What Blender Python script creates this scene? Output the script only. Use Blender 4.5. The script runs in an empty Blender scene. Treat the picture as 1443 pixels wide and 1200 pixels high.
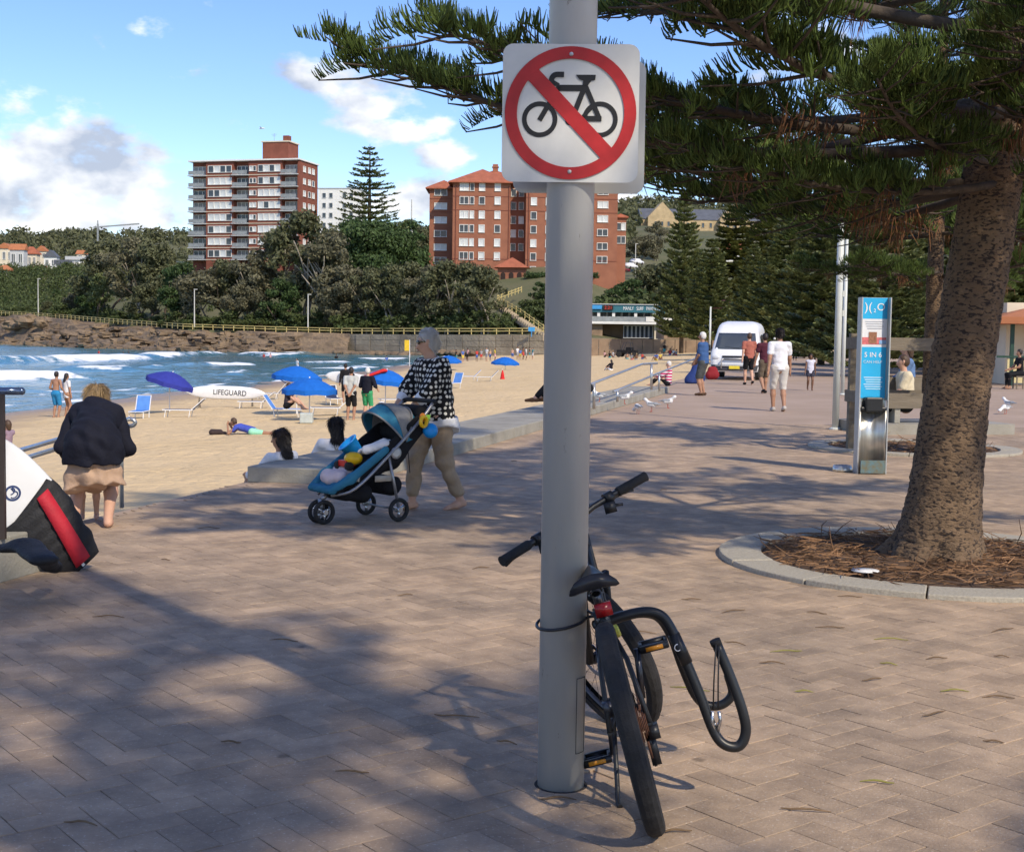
import bpy, math, random
import numpy as np
from mathutils import Vector, Matrix, Euler, noise
R = math.radians
sc = bpy.context.scene
col = sc.collection
rnd = random.Random(7)
nrs = np.random.RandomState(5)
PI = math.pi
# ------------------------------------------------------------------ camera
F, CX, CY, CH = 1900.0, 721.5, 600.0, 1.55
PITCH, ROLL = math.atan(126 / F), R(0.8)
CM = Matrix.Rotation(PI / 2 - PITCH, 3, 'X') @ Matrix.Rotation(ROLL, 3, 'Z')
cd = bpy.data.cameras.new('camera')
cam = bpy.data.objects.new('camera', cd)
col.objects.link(cam)
cam.matrix_world = Matrix.Translation((0, 0, CH)) @ CM.to_4x4()
cd.sensor_width = 36
cd.sensor_fit = 'HORIZONTAL'
cd.lens = F / 1443 * 36
cd.clip_start, cd.clip_end = .05, 6000
sc.camera = cam
# ------------------------------------------------------------------ light
SUN_AZ = Vector((0.59, -0.81, 0)).normalized()      # towards the sun on the ground
SUN_EL = R(41)
world = bpy.data.worlds.new('World')
sc.world = world
world.use_nodes = True
nt = world.node_tree
nt.nodes.clear()
def wn(t, **k):
    n = nt.nodes.new(t)
    for a, b in k.items(): setattr(n, a, b)
    return n
def wl(a, b): nt.links.new(a, b)
def wmath(op, a, b=None, c=None, clamp=False):
    n = wn('ShaderNodeMath', operation=op, use_clamp=clamp)
    for i, v in enumerate((a, b, c)):
        if v is None: continue
        if isinstance(v, (int, float)): n.inputs[i].default_value = v
        else: wl(v, n.inputs[i])
    return n.outputs[0]
wout = wn('ShaderNodeOutputWorld')
bg = wn('ShaderNodeBackground')
bg.inputs['Strength'].default_value = 0.135
sky = wn('ShaderNodeTexSky', sky_type='NISHITA')
sky.sun_disc = False
sky.sun_elevation = SUN_EL
sky.sun_rotation = math.atan2(SUN_AZ.x, SUN_AZ.y)
sky.air_density, sky.dust_density, sky.ozone_density = 1.0, 0.2, 4.0
hs = wn('ShaderNodeHueSaturation')
hs.inputs['Saturation'].default_value = 1.15
hs.inputs['Hue'].default_value = .516
wl(sky.outputs[0], hs.inputs['Color'])
tc = wn('ShaderNodeTexCoord')
dirv = tc.outputs['Generated']
def blob(cx, cz, rx, rz):
    y = math.sqrt(1 - cx * cx - cz * cz)
    s = wn('ShaderNodeVectorMath', operation='SUBTRACT'); wl(dirv, s.inputs[0]); s.inputs[1].default_value = (cx, y, cz)
    m = wn('ShaderNodeVectorMath', operation='MULTIPLY'); wl(s.outputs[0], m.inputs[0]); m.inputs[1].default_value = (1 / rx, 1 / rx, 1 / rz)
    l = wn('ShaderNodeVectorMath', operation='LENGTH'); wl(m.outputs[0], l.inputs[0])
    return wmath('MULTIPLY', wmath('SUBTRACT', 1, l.outputs['Value'], clamp=True), 0.52)
blobs = [blob(-.37, .10, .15, .075), blob(-.285, .112, .075, .05), blob(-.265, .082, .08, .04), blob(-.33, .07, .16, .035),
         blob(-.44, .14, .12, .05), blob(-.145, .180, .05, .026), blob(-.105, .165, .06, .03), blob(-.085, .148, .05, .02), blob(.083, .098, .02, .014),
         blob(-.07, .098, .06, .03), blob(-.05, .13, .05, .018)]
den = blobs[0]
for b in blobs[1:]: den = wmath('MAXIMUM', den, b)
mp = wn('ShaderNodeMapping'); wl(dirv, mp.inputs[0]); mp.inputs['Scale'].default_value = (1, 1, 1.9)
nz = wn('ShaderNodeTexNoise'); wl(mp.outputs[0], nz.inputs['Vector'])
nz.inputs['Scale'].default_value = 24; nz.inputs['Detail'].default_value = 8; nz.inputs['Roughness'].default_value = .55
mpb = wn('ShaderNodeMapping'); wl(mp.outputs[0], mpb.inputs[0]); mpb.inputs['Location'].default_value = (5.3, 7.7, 1.9)
nbig = wn('ShaderNodeTexNoise'); wl(mpb.outputs[0], nbig.inputs['Vector'])
nbig.inputs['Scale'].default_value = 2.3; nbig.inputs['Detail'].default_value = 2
broad = wmath('MULTIPLY', wmath('SUBTRACT', nbig.outputs[0], .53, clamp=True), 2.6)
den = wmath('MAXIMUM', den, broad)
d2 = wmath('ADD', den, wmath('MULTIPLY', wmath('SUBTRACT', nz.outputs[0], .5), 1.05))
mr = wn('ShaderNodeMapRange'); wl(d2, mr.inputs['Value'])
mr.inputs['From Min'].default_value, mr.inputs['From Max'].default_value = .14, .38
mr.interpolation_type = 'SMOOTHSTEP'
mask = wmath('MULTIPLY', mr.outputs[0], .96)
# cloud body: bright billows, blue-grey where thick and low
mp2 = wn('ShaderNodeMapping'); wl(dirv, mp2.inputs[0]); mp2.inputs['Scale'].default_value = (1, 1, 1.6); mp2.inputs['Location'].default_value = (.02, 0, .035)
nz2 = wn('ShaderNodeTexNoise'); wl(mp2.outputs[0], nz2.inputs['Vector'])
nz2.inputs['Scale'].default_value = 15; nz2.inputs['Detail'].default_value = 6
cr = wn('ShaderNodeValToRGB'); wl(nz2.outputs[0], cr.inputs[0])
cr.color_ramp.elements[0].position, cr.color_ramp.elements[1].position = .40, .60
cr.color_ramp.elements[0].color = (2.7, 3.05, 3.75, 1)
cr.color_ramp.elements[1].color = (6.4, 6.35, 6.3, 1)
mx = wn('ShaderNodeMix', data_type='RGBA')
wl(mask, mx.inputs['Factor']); wl(hs.outputs[0], mx.inputs['A']); wl(cr.outputs[0], mx.inputs['B'])
wl(mx.outputs['Result'], bg.inputs['Color'])
wl(bg.outputs[0], wout.inputs[0])
sd = bpy.data.lights.new('sun', 'SUN')
sd.energy, sd.angle, sd.color = 2.9, R(1.0), (1, .88, .70)
sun = bpy.data.objects.new('sun', sd); col.objects.link(sun)
tosun = SUN_AZ * math.cos(SUN_EL) + Vector((0, 0, math.sin(SUN_EL)))
sun.rotation_euler = tosun.to_track_quat('Z', 'Y').to_euler()
sun.location = tosun * 60
sc.view_settings.view_transform = 'Standard'
sc.view_settings.look = 'None'
sc.view_settings.exposure = 0.56
sc.view_settings.gamma = 1
sc.render.engine = 'CYCLES'
sc.cycles.use_denoising = True
sc.cycles.max_bounces = 6
sc.cycles.diffuse_bounces = 3
sc.cycles.transparent_max_bounces = 8
sc.cycles.use_adaptive_sampling = True
sc.cycles.adaptive_threshold = .02
# ------------------------------------------------------------------ pixel -> place helpers
def ray(x, y):
    return CM @ Vector(((x - CX) / F, -(y - CY) / F, -1))
def G(x, y, z=0.0):
    r = ray(x, y)
    t = (z - CH) / r.z
    return Vector((r.x * t, r.y * t, z))
def AT(x, y, Y):
    r = ray(x, y)
    t = Y / r.y
    return Vector((r.x * t, Y, CH + r.z * t))
# ------------------------------------------------------------------ materials
MATS = {}
def mat(name, c, rough=.65, metal=0, var=.12, scale=6, bump=0, bscale=60, spec=.4, isl=0, c2=None, detail=4, stretch=None):
    """procedural material: colour, broad noise variation towards c2, fine bump"""
    if name in MATS: return MATS[name]
    m = bpy.data.materials.new(name); m.use_nodes = True
    t = m.node_tree; N = t.nodes; L = t.links
    b = N['Principled BSDF']
    b.inputs['Roughness'].default_value = rough
    b.inputs['Metallic'].default_value = metal
    b.inputs['Specular IOR Level'].default_value = spec
    co = N.new('ShaderNodeTexCoord').outputs['Object']
    if stretch:
        mpn = N.new('ShaderNodeMapping'); mpn.inputs['Scale'].default_value = stretch; L.new(co, mpn.inputs[0]); co = mpn.outputs[0]
    n = N.new('ShaderNodeTexNoise'); n.inputs['Scale'].default_value = scale; n.inputs['Detail'].default_value = detail; n.inputs['Roughness'].default_value = .6
    L.new(co, n.inputs['Vector'])
    r = N.new('ShaderNodeValToRGB'); L.new(n.outputs[0], r.inputs[0])
    r.color_ramp.elements[0].position, r.color_ramp.elements[1].position = .3, .7
    a = c2 if c2 else tuple(v * (1 - var) for v in c)
    e = c if c2 else tuple(min(1, v * (1 + var)) for v in c)
    r.color_ramp.elements[0].color = (*a, 1); r.color_ramp.elements[1].color = (*e, 1)
    out = r.outputs[0]
    if isl:
        g = N.new('ShaderNodeNewGeometry'); oi = N.new('ShaderNodeObjectInfo')
        ad = N.new('ShaderNodeMath'); ad.operation = 'ADD'; L.new(g.outputs['Random Per Island'], ad.inputs[0]); L.new(oi.outputs['Random'], ad.inputs[1])
        fr = N.new('ShaderNodeMath'); fr.operation = 'FRACT'; L.new(ad.outputs[0], fr.inputs[0])
        mr_ = N.new('ShaderNodeMapRange'); L.new(fr.outputs[0], mr_.inputs['Value'])
        mr_.inputs['To Min'].default_value, mr_.inputs['To Max'].default_value = 1 - isl, 1 + isl
        hv = N.new('ShaderNodeHueSaturation'); L.new(out, hv.inputs['Color']); L.new(mr_.outputs[0], hv.inputs['Value'])
        out = hv.outputs[0]
    L.new(out, b.inputs['Base Color'])
    if bump:
        n2 = N.new('ShaderNodeTexNoise'); n2.inputs['Scale'].default_value = bscale; n2.inputs['Detail'].default_value = 5; L.new(co, n2.inputs['Vector'])
        bp = N.new('ShaderNodeBump'); bp.inputs['Strength'].default_value = bump; bp.inputs['Distance'].default_value = .6 / bscale
        L.new(n2.outputs[0], bp.inputs['Height']); L.new(bp.outputs[0], b.inputs['Normal'])
    MATS[name] = m
    return m
def nodes_of(m): return m.node_tree.nodes, m.node_tree.links, m.node_tree.nodes['Principled BSDF']
def leafmat(name, c, c2, tr=.25, isl=.35, scale=.6):
    m = mat(name, c, .55, var=.2, scale=scale, isl=isl, c2=c2, spec=.25)
    N, L, b = nodes_of(m)
    t = N.new('ShaderNodeBsdfTranslucent'); ms = N.new('ShaderNodeMixShader'); ms.inputs[0].default_value = tr
    src = b.inputs['Base Color'].links[0].from_socket
    L.new(src, t.inputs['Color']); L.new(b.outputs[0], ms.inputs[1]); L.new(t.outputs[0], ms.inputs[2])
    L.new(ms.outputs[0], N['Material Output'].inputs['Surface'])
    return m
# ------------------------------------------------------------------ object helpers
def tag(o, label=None, cat=None, group=None, kind=None):
    if label: o['label'] = label
    if cat: o['category'] = cat
    if group: o['group'] = group
    if kind: o['kind'] = kind
    return o
def empty(name, loc=(0, 0, 0), rz=0, label=None, cat=None, group=None):
    o = bpy.data.objects.new(name, None); col.objects.link(o)
    o.empty_display_size = .2
    o.location = loc; o.rotation_euler = (0, 0, rz)
    return tag(o, label, cat, group)
def link(name, me, parent=None, loc=None, rot=None, scl=None):
    o = bpy.data.objects.new(name, me); col.objects.link(o)
    if parent: o.parent = parent
    if loc is not None: o.location = loc
    if rot is not None: o.rotation_euler = rot
    if scl is not None: o.scale = scl
    return o
def copy_tree(o, parent=None):
    c = o.copy(); col.objects.link(c); c.parent = parent
    for ch in o.children: copy_tree(ch, c)
    return c
def np_mesh(name, V, Fq, m, smooth=False):
    me = bpy.data.meshes.new(name)
    V = np.asarray(V, dtype=np.float32); Fq = np.asarray(Fq, dtype=np.int32)
    k = Fq.shape[1]
    me.vertices.add(len(V)); me.vertices.foreach_set('co', V.ravel())
    me.loops.add(Fq.size); me.loops.foreach_set('vertex_index', Fq.ravel())
    me.polygons.add(len(Fq)); me.polygons.foreach_set('loop_start', np.arange(0, Fq.size, k, dtype=np.int32))
    me.polygons.foreach_set('loop_total', np.full(len(Fq), k, dtype=np.int32))
    me.update(calc_edges=True)
    if smooth is not None: me.polygons.foreach_set('use_smooth', np.full(len(Fq), bool(smooth)))
    if m: me.materials.append(m)
    return me
def frame(d):
    d = Vector(d).normalized()
    u = d.orthogonal().normalized() if abs(d.z) > .95 else d.cross(Vector((0, 0, 1))).normalized()
    return u, u.cross(d).normalized() * -1
class MB:
    def __init__(s): s.v, s.f, s.m = [], [], []
    def add(s, vs, fs, mi=0):
        o = len(s.v); s.v += [tuple(p) for p in vs]
        s.f += [tuple(i + o for i in f) for f in fs]; s.m += [mi] * len(fs)
        return s
    def box(s, c, d, rot=None, mi=0):
        x, y, z = d[0] / 2, d[1] / 2, d[2] / 2
        vs = [Vector((i, j, k)) for k in (-z, z) for j in (-y, y) for i in (-x, x)]
        if rot is not None: vs = [rot @ p for p in vs]
        c = Vector(c)
        return s.add([p + c for p in vs], [(0, 2, 3, 1), (4, 5, 7, 6), (0, 1, 5, 4), (2, 6, 7, 3), (0, 4, 6, 2), (1, 3, 7, 5)], mi)
    def bar(s, a, b, w, h, mi=0, up=(0, 0, 1)):
        a, b = Vector(a), Vector(b); d = (b - a); L = d.length; d.normalize()
        u = d.cross(Vector(up))
        u = u.normalized() if u.length > 1e-4 else Vector((1, 0, 0))
        w2 = u.cross(d)
        m = Matrix((u, d, w2)).transposed()
        return s.box((a + b) / 2, (w, L, h), m, mi)
    def tube(s, path, r, n=8, cap=True, mi=0, flat=1.0, closed=False):
        path = [Vector(p) for p in path]; k = len(path)
        rs = r if isinstance(r, (list, tuple)) else [r] * k
        vs, fs = [], []
        u0 = None
        for i, p in enumerate(path):
            if closed: d = path[(i + 1) % k] - path[i - 1]
            else: d = path[min(i + 1, k - 1)] - path[max(i - 1, 0)]
            d = d.normalized() if d.length > 1e-9 else Vector((0, 0, 1))
            if u0 is None: u0 = frame(d)[0]
            u0 = (u0 - d * u0.dot(d)); u0 = u0.normalized() if u0.length > 1e-6 else frame(d)[0]
            w = d.cross(u0)
            for j in range(n):
                a = 2 * PI * j / n
                vs.append(p + (u0 * math.cos(a) + w * math.sin(a) * flat) * rs[i])
        rng = k if closed else k - 1
        for i in range(rng):
            for j in range(n):
                a, b = i * n + j, i * n + (j + 1) % n
                c, d = ((i + 1) % k) * n + (j + 1) % n, ((i + 1) % k) * n + j
                fs.append((a, b, c, d))
        if cap and not closed:
            fs.append(tuple(range(n - 1, -1, -1))); fs.append(tuple((k - 1) * n + j for j in range(n)))
        return s.add(vs, fs, mi)
    def lathe(s, prof, n=16, c=(0, 0, 0), axis=None, mi=0, cap=True):
        c = Vector(c)
        mtx = Matrix.Identity(3) if axis is None else Vector(axis).to_track_quat('Z', 'Y').to_matrix()
        vs = [c + mtx @ Vector((r * math.cos(2 * PI * j / n), r * math.sin(2 * PI * j / n), z)) for r, z in prof for j in range(n)]
        fs = [(i * n + j, i * n + (j + 1) % n, (i + 1) * n + (j + 1) % n, (i + 1) * n + j) for i in range(len(prof) - 1) for j in range(n)]
        if cap:
            fs.append(tuple(range(n - 1, -1, -1))); fs.append(tuple((len(prof) - 1) * n + j for j in range(n)))
        return s.add(vs, fs, mi)
    def torus(s, c, R_, r, axis=(0, 0, 1), n=32, k=8, mi=0, sq=1.0):
        q = Vector(axis).to_track_quat('Z', 'Y').to_matrix(); c = Vector(c)
        vs = []
        for i in range(n):
            a = 2 * PI * i / n
            for j in range(k):
                b = 2 * PI * j / k
                rr = R_ + r * math.cos(b)
                vs.append(c + q @ Vector((rr * math.cos(a), rr * math.sin(a), r * math.sin(b) * sq)))
        fs = [(i * k + j, ((i + 1) % n) * k + j, ((i + 1) % n) * k + (j + 1) % k, i * k + (j + 1) % k) for i in range(n) for j in range(k)]
        return s.add(vs, fs, mi)
    def ell(s, c, r, n=12, k=8, rot=None, mi=0):
        c = Vector(c); r = (r, r, r) if isinstance(r, (int, float)) else r
        vs = [Vector((0, 0, r[2]))]
        for i in range(1, k):
            t = PI * i / k
            for j in range(n):
                a = 2 * PI * j / n
                vs.append(Vector((r[0] * math.sin(t) * math.cos(a), r[1] * math.sin(t) * math.sin(a), r[2] * math.cos(t))))
        vs.append(Vector((0, 0, -r[2])))
        fs = [(0, 1 + j, 1 + (j + 1) % n) for j in range(n)]
        for i in range(k - 2):
            for j in range(n):
                a = 1 + i * n
                fs.append((a + j, a + n + j, a + n + (j + 1) % n, a + (j + 1) % n))
        e = 1 + (k - 2) * n
        fs += [(e + j, len(vs) - 1, e + (j + 1) % n) for j in range(n)]
        if rot is not None: vs = [rot @ p for p in vs]
        return s.add([p + c for p in vs], fs, mi)
    def prism(s, poly, z0, z1, mtx=None, mi=0):
        n = len(poly)
        vs = [Vector((x, y, z0)) for x, y in poly] + [Vector((x, y, z1)) for x, y in poly]
        if mtx is not None: vs = [mtx @ p for p in vs]
        fs = [tuple(range(n - 1, -1, -1)), tuple(range(n, 2 * n))] + [(i, (i + 1) % n, n + (i + 1) % n, n + i) for i in range(n)]
        return s.add(vs, fs, mi)
    def ringfill(s, outer, inner, z0, z1, mtx=None, mi=0):
        """closed band between two loops of equal count"""
        n = len(outer)
        vs = [Vector((x, y, z)) for z in (z0, z1) for lp in (outer, inner) for x, y in lp]
        if mtx is not None: vs = [mtx @ p for p in vs]
        fs = []
        for i in range(n):
            j = (i + 1) % n
            fs += [(2 * n + i, 2 * n + j, 3 * n + j, 3 * n + i), (i, n + i, n + j, j), (i, j, 2 * n + j, 2 * n + i), (n + i, 3 * n + i, 3 * n + j, n + j)]
        return s.add(vs, fs, mi)
    def loft(s, rings, cap=True, mi=0):
        n = len(rings[0])
        vs = [p for r_ in rings for p in r_]
        fs = [(i * n + j, i * n + (j + 1) % n, (i + 1) * n + (j + 1) % n, (i + 1) * n + j) for i in range(len(rings) - 1) for j in range(n)]
        if cap: fs += [tuple(range(n - 1, -1, -1)), tuple((len(rings) - 1) * n + j for j in range(n))]
        return s.add(vs, fs, mi)
    def mesh(s, name, mats, smooth=False):
        me = bpy.data.meshes.new(name)
        me.from_pydata([tuple(p) for p in s.v], [], s.f)
        ml = mats if isinstance(mats, (list, tuple)) else [mats]
        for m in ml: me.materials.append(m)
        if len(ml) > 1: me.polygons.foreach_set('material_index', s.m)
        if smooth is True: me.polygons.foreach_set('use_smooth', [True] * len(me.polygons))
        elif smooth == 'side': me.polygons.foreach_set('use_smooth', [len(f) <= 4 for f in s.f])
        me.update()
        return me
    def build(s, name, mats, parent=None, smooth=False, loc=None, rot=None, bevel=0):
        o = link(name, s.mesh(name, mats, smooth), parent, loc, rot)
        if bevel:
            b = o.modifiers.new('bevel', 'BEVEL'); b.width = bevel; b.segments = 2; b.limit_method = 'ANGLE'
        return o
def text_mesh(name, s, size, m, parent, loc, rot, depth=.002, align='CENTER', xs=1.0):
    c = bpy.data.curves.new(name, 'FONT'); c.body = s; c.size = size; c.extrude = depth; c.align_x = align; c.align_y = 'CENTER'
    t = bpy.data.objects.new(name, c); col.objects.link(t)
    bpy.context.view_layer.update()
    dg = bpy.context.evaluated_depsgraph_get()
    me = bpy.data.meshes.new_from_object(t.evaluated_get(dg))
    bpy.data.objects.remove(t); bpy.data.curves.remove(c)
    me.materials.clear(); me.materials.append(m)
    return link(name, me, parent, loc, rot, (xs, 1, 1))
def arc(cx, cy, r, a0, a1, n):
    return [(cx + r * math.cos(a0 + (a1 - a0) * i / n), cy + r * math.sin(a0 + (a1 - a0) * i / n)) for i in range(n + 1)]
def rrect(w, h, r, n=6):
    p = []
    for cx, cy, a in ((w / 2 - r, h / 2 - r, 0), (-w / 2 + r, h / 2 - r, PI / 2), (-w / 2 + r, -h / 2 + r, PI), (w / 2 - r, -h / 2 + r, 1.5 * PI)):
        p += arc(cx, cy, r, a, a + PI / 2, n)
    return p
def smooth_path(pts, n=6):
    """Catmull-Rom through points"""
    P = [Vector(p) for p in pts]
    P = [2 * P[0] - P[1]] + P + [2 * P[-1] - P[-2]]
    out = []
    for i in range(1, len(P) - 2):
        for k in range(n):
            t = k / n
            a, b, c, d = P[i - 1], P[i], P[i + 1], P[i + 2]
            out.append(.5 * ((2 * b) + (c - a) * t + (2 * a - 5 * b + 4 * c - d) * t * t + (3 * b - a - 3 * c + d) * t ** 3))
    out.append(P[-2])
    return out
# ------------------------------------------------------------------ implicit bodies (one continuous skin)
def sdf_mesh(name, prims, vox, k, m, cuts=(), parent=None, fold=0):
    """prims: (a, b, ra, rb[, n, f]) tapered capsules, flattened by f along n; smooth union, meshed with surface nets"""
    A = np.array([p[0] for p in prims], float); B = np.array([p[1] for p in prims], float)
    rm = np.array([max(p[2], p[3]) for p in prims])[:, None]
    lo = np.min(np.minimum(A, B) - rm, 0) - 3 * vox - k; hi = np.max(np.maximum(A, B) + rm, 0) + 3 * vox + k
    sh = np.ceil((hi - lo) / vox).astype(int) + 1
    ax = [lo[i] + vox * np.arange(sh[i]) for i in range(3)]
    D = np.full(sh, .5, np.float32)
    for p in prims:
        a, b, ra, rb = np.array(p[0], float), np.array(p[1], float), p[2], p[3]
        mrg = max(ra, rb) + k + 2 * vox
        l = np.minimum(a, b) - mrg; h = np.maximum(a, b) + mrg
        sl = tuple(slice(max(0, int((l[i] - lo[i]) / vox)), min(sh[i], int((h[i] - lo[i]) / vox) + 2)) for i in range(3))
        X, Y, Z = np.meshgrid(ax[0][sl[0]], ax[1][sl[1]], ax[2][sl[2]], indexing='ij')
        P = np.stack((X, Y, Z), -1) - a
        ba = b - a
        q = max(ba @ ba, 1e-9)
        t = np.clip((P @ ba) / q, 0, 1)
        Q = P - t[..., None] * ba
        if len(p) > 4:
            n = np.array(p[4], float); n /= np.linalg.norm(n)
            Q = Q + ((Q @ n) * (1 / p[5] - 1))[..., None] * n
        d = np.sqrt((Q ** 2).sum(-1)) - (ra + (rb - ra) * t)
        if len(p) > 4: d *= (.5 + .5 * p[5])
        o = D[sl]
        hh = np.maximum(k - np.abs(o - d), 0) / k
        D[sl] = np.minimum(o, d) - hh * hh * k * .25
    for pt, n in cuts:
        n = np.array(n, float); n /= np.linalg.norm(n)
        X, Y, Z = np.meshgrid(*ax, indexing='ij')
        D = np.maximum(D, ((X - pt[0]) * n[0] + (Y - pt[1]) * n[1] + (Z - pt[2]) * n[2]).astype(np.float32))
    if fold:
        X, Y, Z = np.meshgrid(*ax, indexing='ij')
        ph = 2.2 * np.sin(9 * X + 5 * Z + lo[0] * 9) + 1.6 * np.sin(12 * Y - 7 * Z)
        D = D + (fold * (.6 * np.sin(34 * X + 10 * Z + ph) * np.sin(11 * Z + 4 * Y + 1) + .5 * np.sin(42 * Z + 16 * Y + 9 * X + ph) * np.sin(9 * X + 7 * Y))).astype(np.float32)
    S = D < 0
    nx, ny, nz_ = [s - 1 for s in sh]
    cnt = np.zeros((nx, ny, nz_), np.int8)
    cor = [(i, j, l) for i in (0, 1) for j in (0, 1) for l in (0, 1)]
    for i, j, l in cor: cnt += S[i:i + nx, j:j + ny, l:l + nz_]
    act = (cnt > 0) & (cnt < 8)
    idx = np.full(act.shape, -1, np.int32); ii = np.argwhere(act); idx[act] = np.arange(len(ii))
    acc = np.zeros((len(ii), 3)); num = np.zeros(len(ii))
    for c0 in cor:
        for axx in range(3):
            if c0[axx]: continue
            c1 = list(c0); c1[axx] = 1
            d0 = D[ii[:, 0] + c0[0], ii[:, 1] + c0[1], ii[:, 2] + c0[2]]; d1 = D[ii[:, 0] + c1[0], ii[:, 1] + c1[1], ii[:, 2] + c1[2]]
            x = (d0 < 0) != (d1 < 0)
            t = np.where(x, d0 / np.where(x, d0 - d1, 1), 0)
            pt = np.tile(np.array(c0, float), (len(ii), 1)); pt[:, axx] += t
            acc += pt * x[:, None]; num += x
    V = lo + vox * (ii + acc / np.maximum(num, 1)[:, None])
    quads = []
    for axx in range(3):
        u, w = (axx + 1) % 3, (axx + 2) % 3
        s0 = [slice(0, None)] * 3; s0[axx] = slice(0, -1); s1 = [slice(0, None)] * 3; s1[axx] = slice(1, None)
        e = np.argwhere(S[tuple(s0)] != S[tuple(s1)])
        e = e[(e[:, u] > 0) & (e[:, w] > 0) & (e[:, u] < sh[u] - 1) & (e[:, w] < sh[w] - 1)]
        if not len(e): continue
        ins = S[e[:, 0], e[:, 1], e[:, 2]]
        def cell(du, dw):
            c = e.copy(); c[:, u] -= du; c[:, w] -= dw
            return idx[c[:, 0], c[:, 1], c[:, 2]]
        q = np.stack((cell(1, 1), cell(0, 1), cell(0, 0), cell(1, 0)), 1)
        q[~ins] = q[~ins][:, ::-1]
        quads.append(q)
    Q = np.concatenate(quads)
    Q = Q[(Q >= 0).all(1)]
    return link(name, np_mesh(name, V, Q, m, True), parent)
# ================================================================== SETTING
def interp(x, xs, ys): return float(np.interp(x, xs, ys))
ED = Vector((0.237, 0.971, 0)).normalized(); EN = Vector((ED.y, -ED.x, 0))       # promenade direction, landward normal
E0 = Vector((-3.4, 11.5, 0))
def edge(s, off=0, z=0):                                                          # point along the sea edge
    p = E0 + ED * s + EN * off
    return Vector((p.x, p.y, z))
WLY = [0, 57, 69, 84, 103, 138, 187, 241, 400]; WLX = [-25, -21.6, -20.7, -18.6, -16.3, -13.2, -10.5, -9, -9]
def sandz(X, Y):
    d = X - np.interp(Y, WLY, WLX)
    return -2.0 + .04 * d + .05 * np.sin(X * .31 + Y * .13) * np.clip(d / 8, 0, 1)
def S(x, y):
    r = ray(x, y); t = 10.0
    for i in range(60):
        z = sandz(r.x * t, r.y * t); t2 = (z - CH) / r.z
        t = t + .6 * (t2 - t)
    return Vector((r.x * t, r.y * t, float(sandz(r.x * t, r.y * t))))
FX = [-700, -150, -110, -65, -32, -9, 6, 14, 40, 400]; FY = [480, 365, 322, 266, 250, 234, 226, 216, 213, 220]   # headland front
PX = [-700, -125, -84, -65, -45, -32, -9, 6, 20, 400]; PZ = [9, 5.2, 3.0, 2.1, 1.75, 1.6, 1.8, 2.0, .4, .2]         # height of the path
def sstep(a, b, x):
    t = np.clip((x - a) / (b - a), 0, 1); return t * t * (3 - 2 * t)
def landz(X, Y):
    s = Y - np.interp(X, FX, FY); zp = np.interp(X, PX, PZ)
    r = np.clip((X - 8) / 20, 0, 1)
    rise = 15.5 * sstep(6, 82, s) * (1 - r) + 15 * sstep(34, 120, s) * r
    return zp + rise + 46 * sstep(130, 620, s) + 14 * sstep(90, 240, s) * r
# ---- promenade slab
paving_mat = mat('paving_far', (.43, .315, .23), .85, var=.1, scale=.5, bump=.3, bscale=25, c2=(.34, .247, .17))
pr = MB()
poly = [edge(-45), edge(225), edge(225, 320), edge(-45, 320)]
pr.prism([(p.x, p.y) for p in poly], -3.2, -.008)
promenade = tag(pr.build('promenade', paving_mat), kind='structure')
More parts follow.
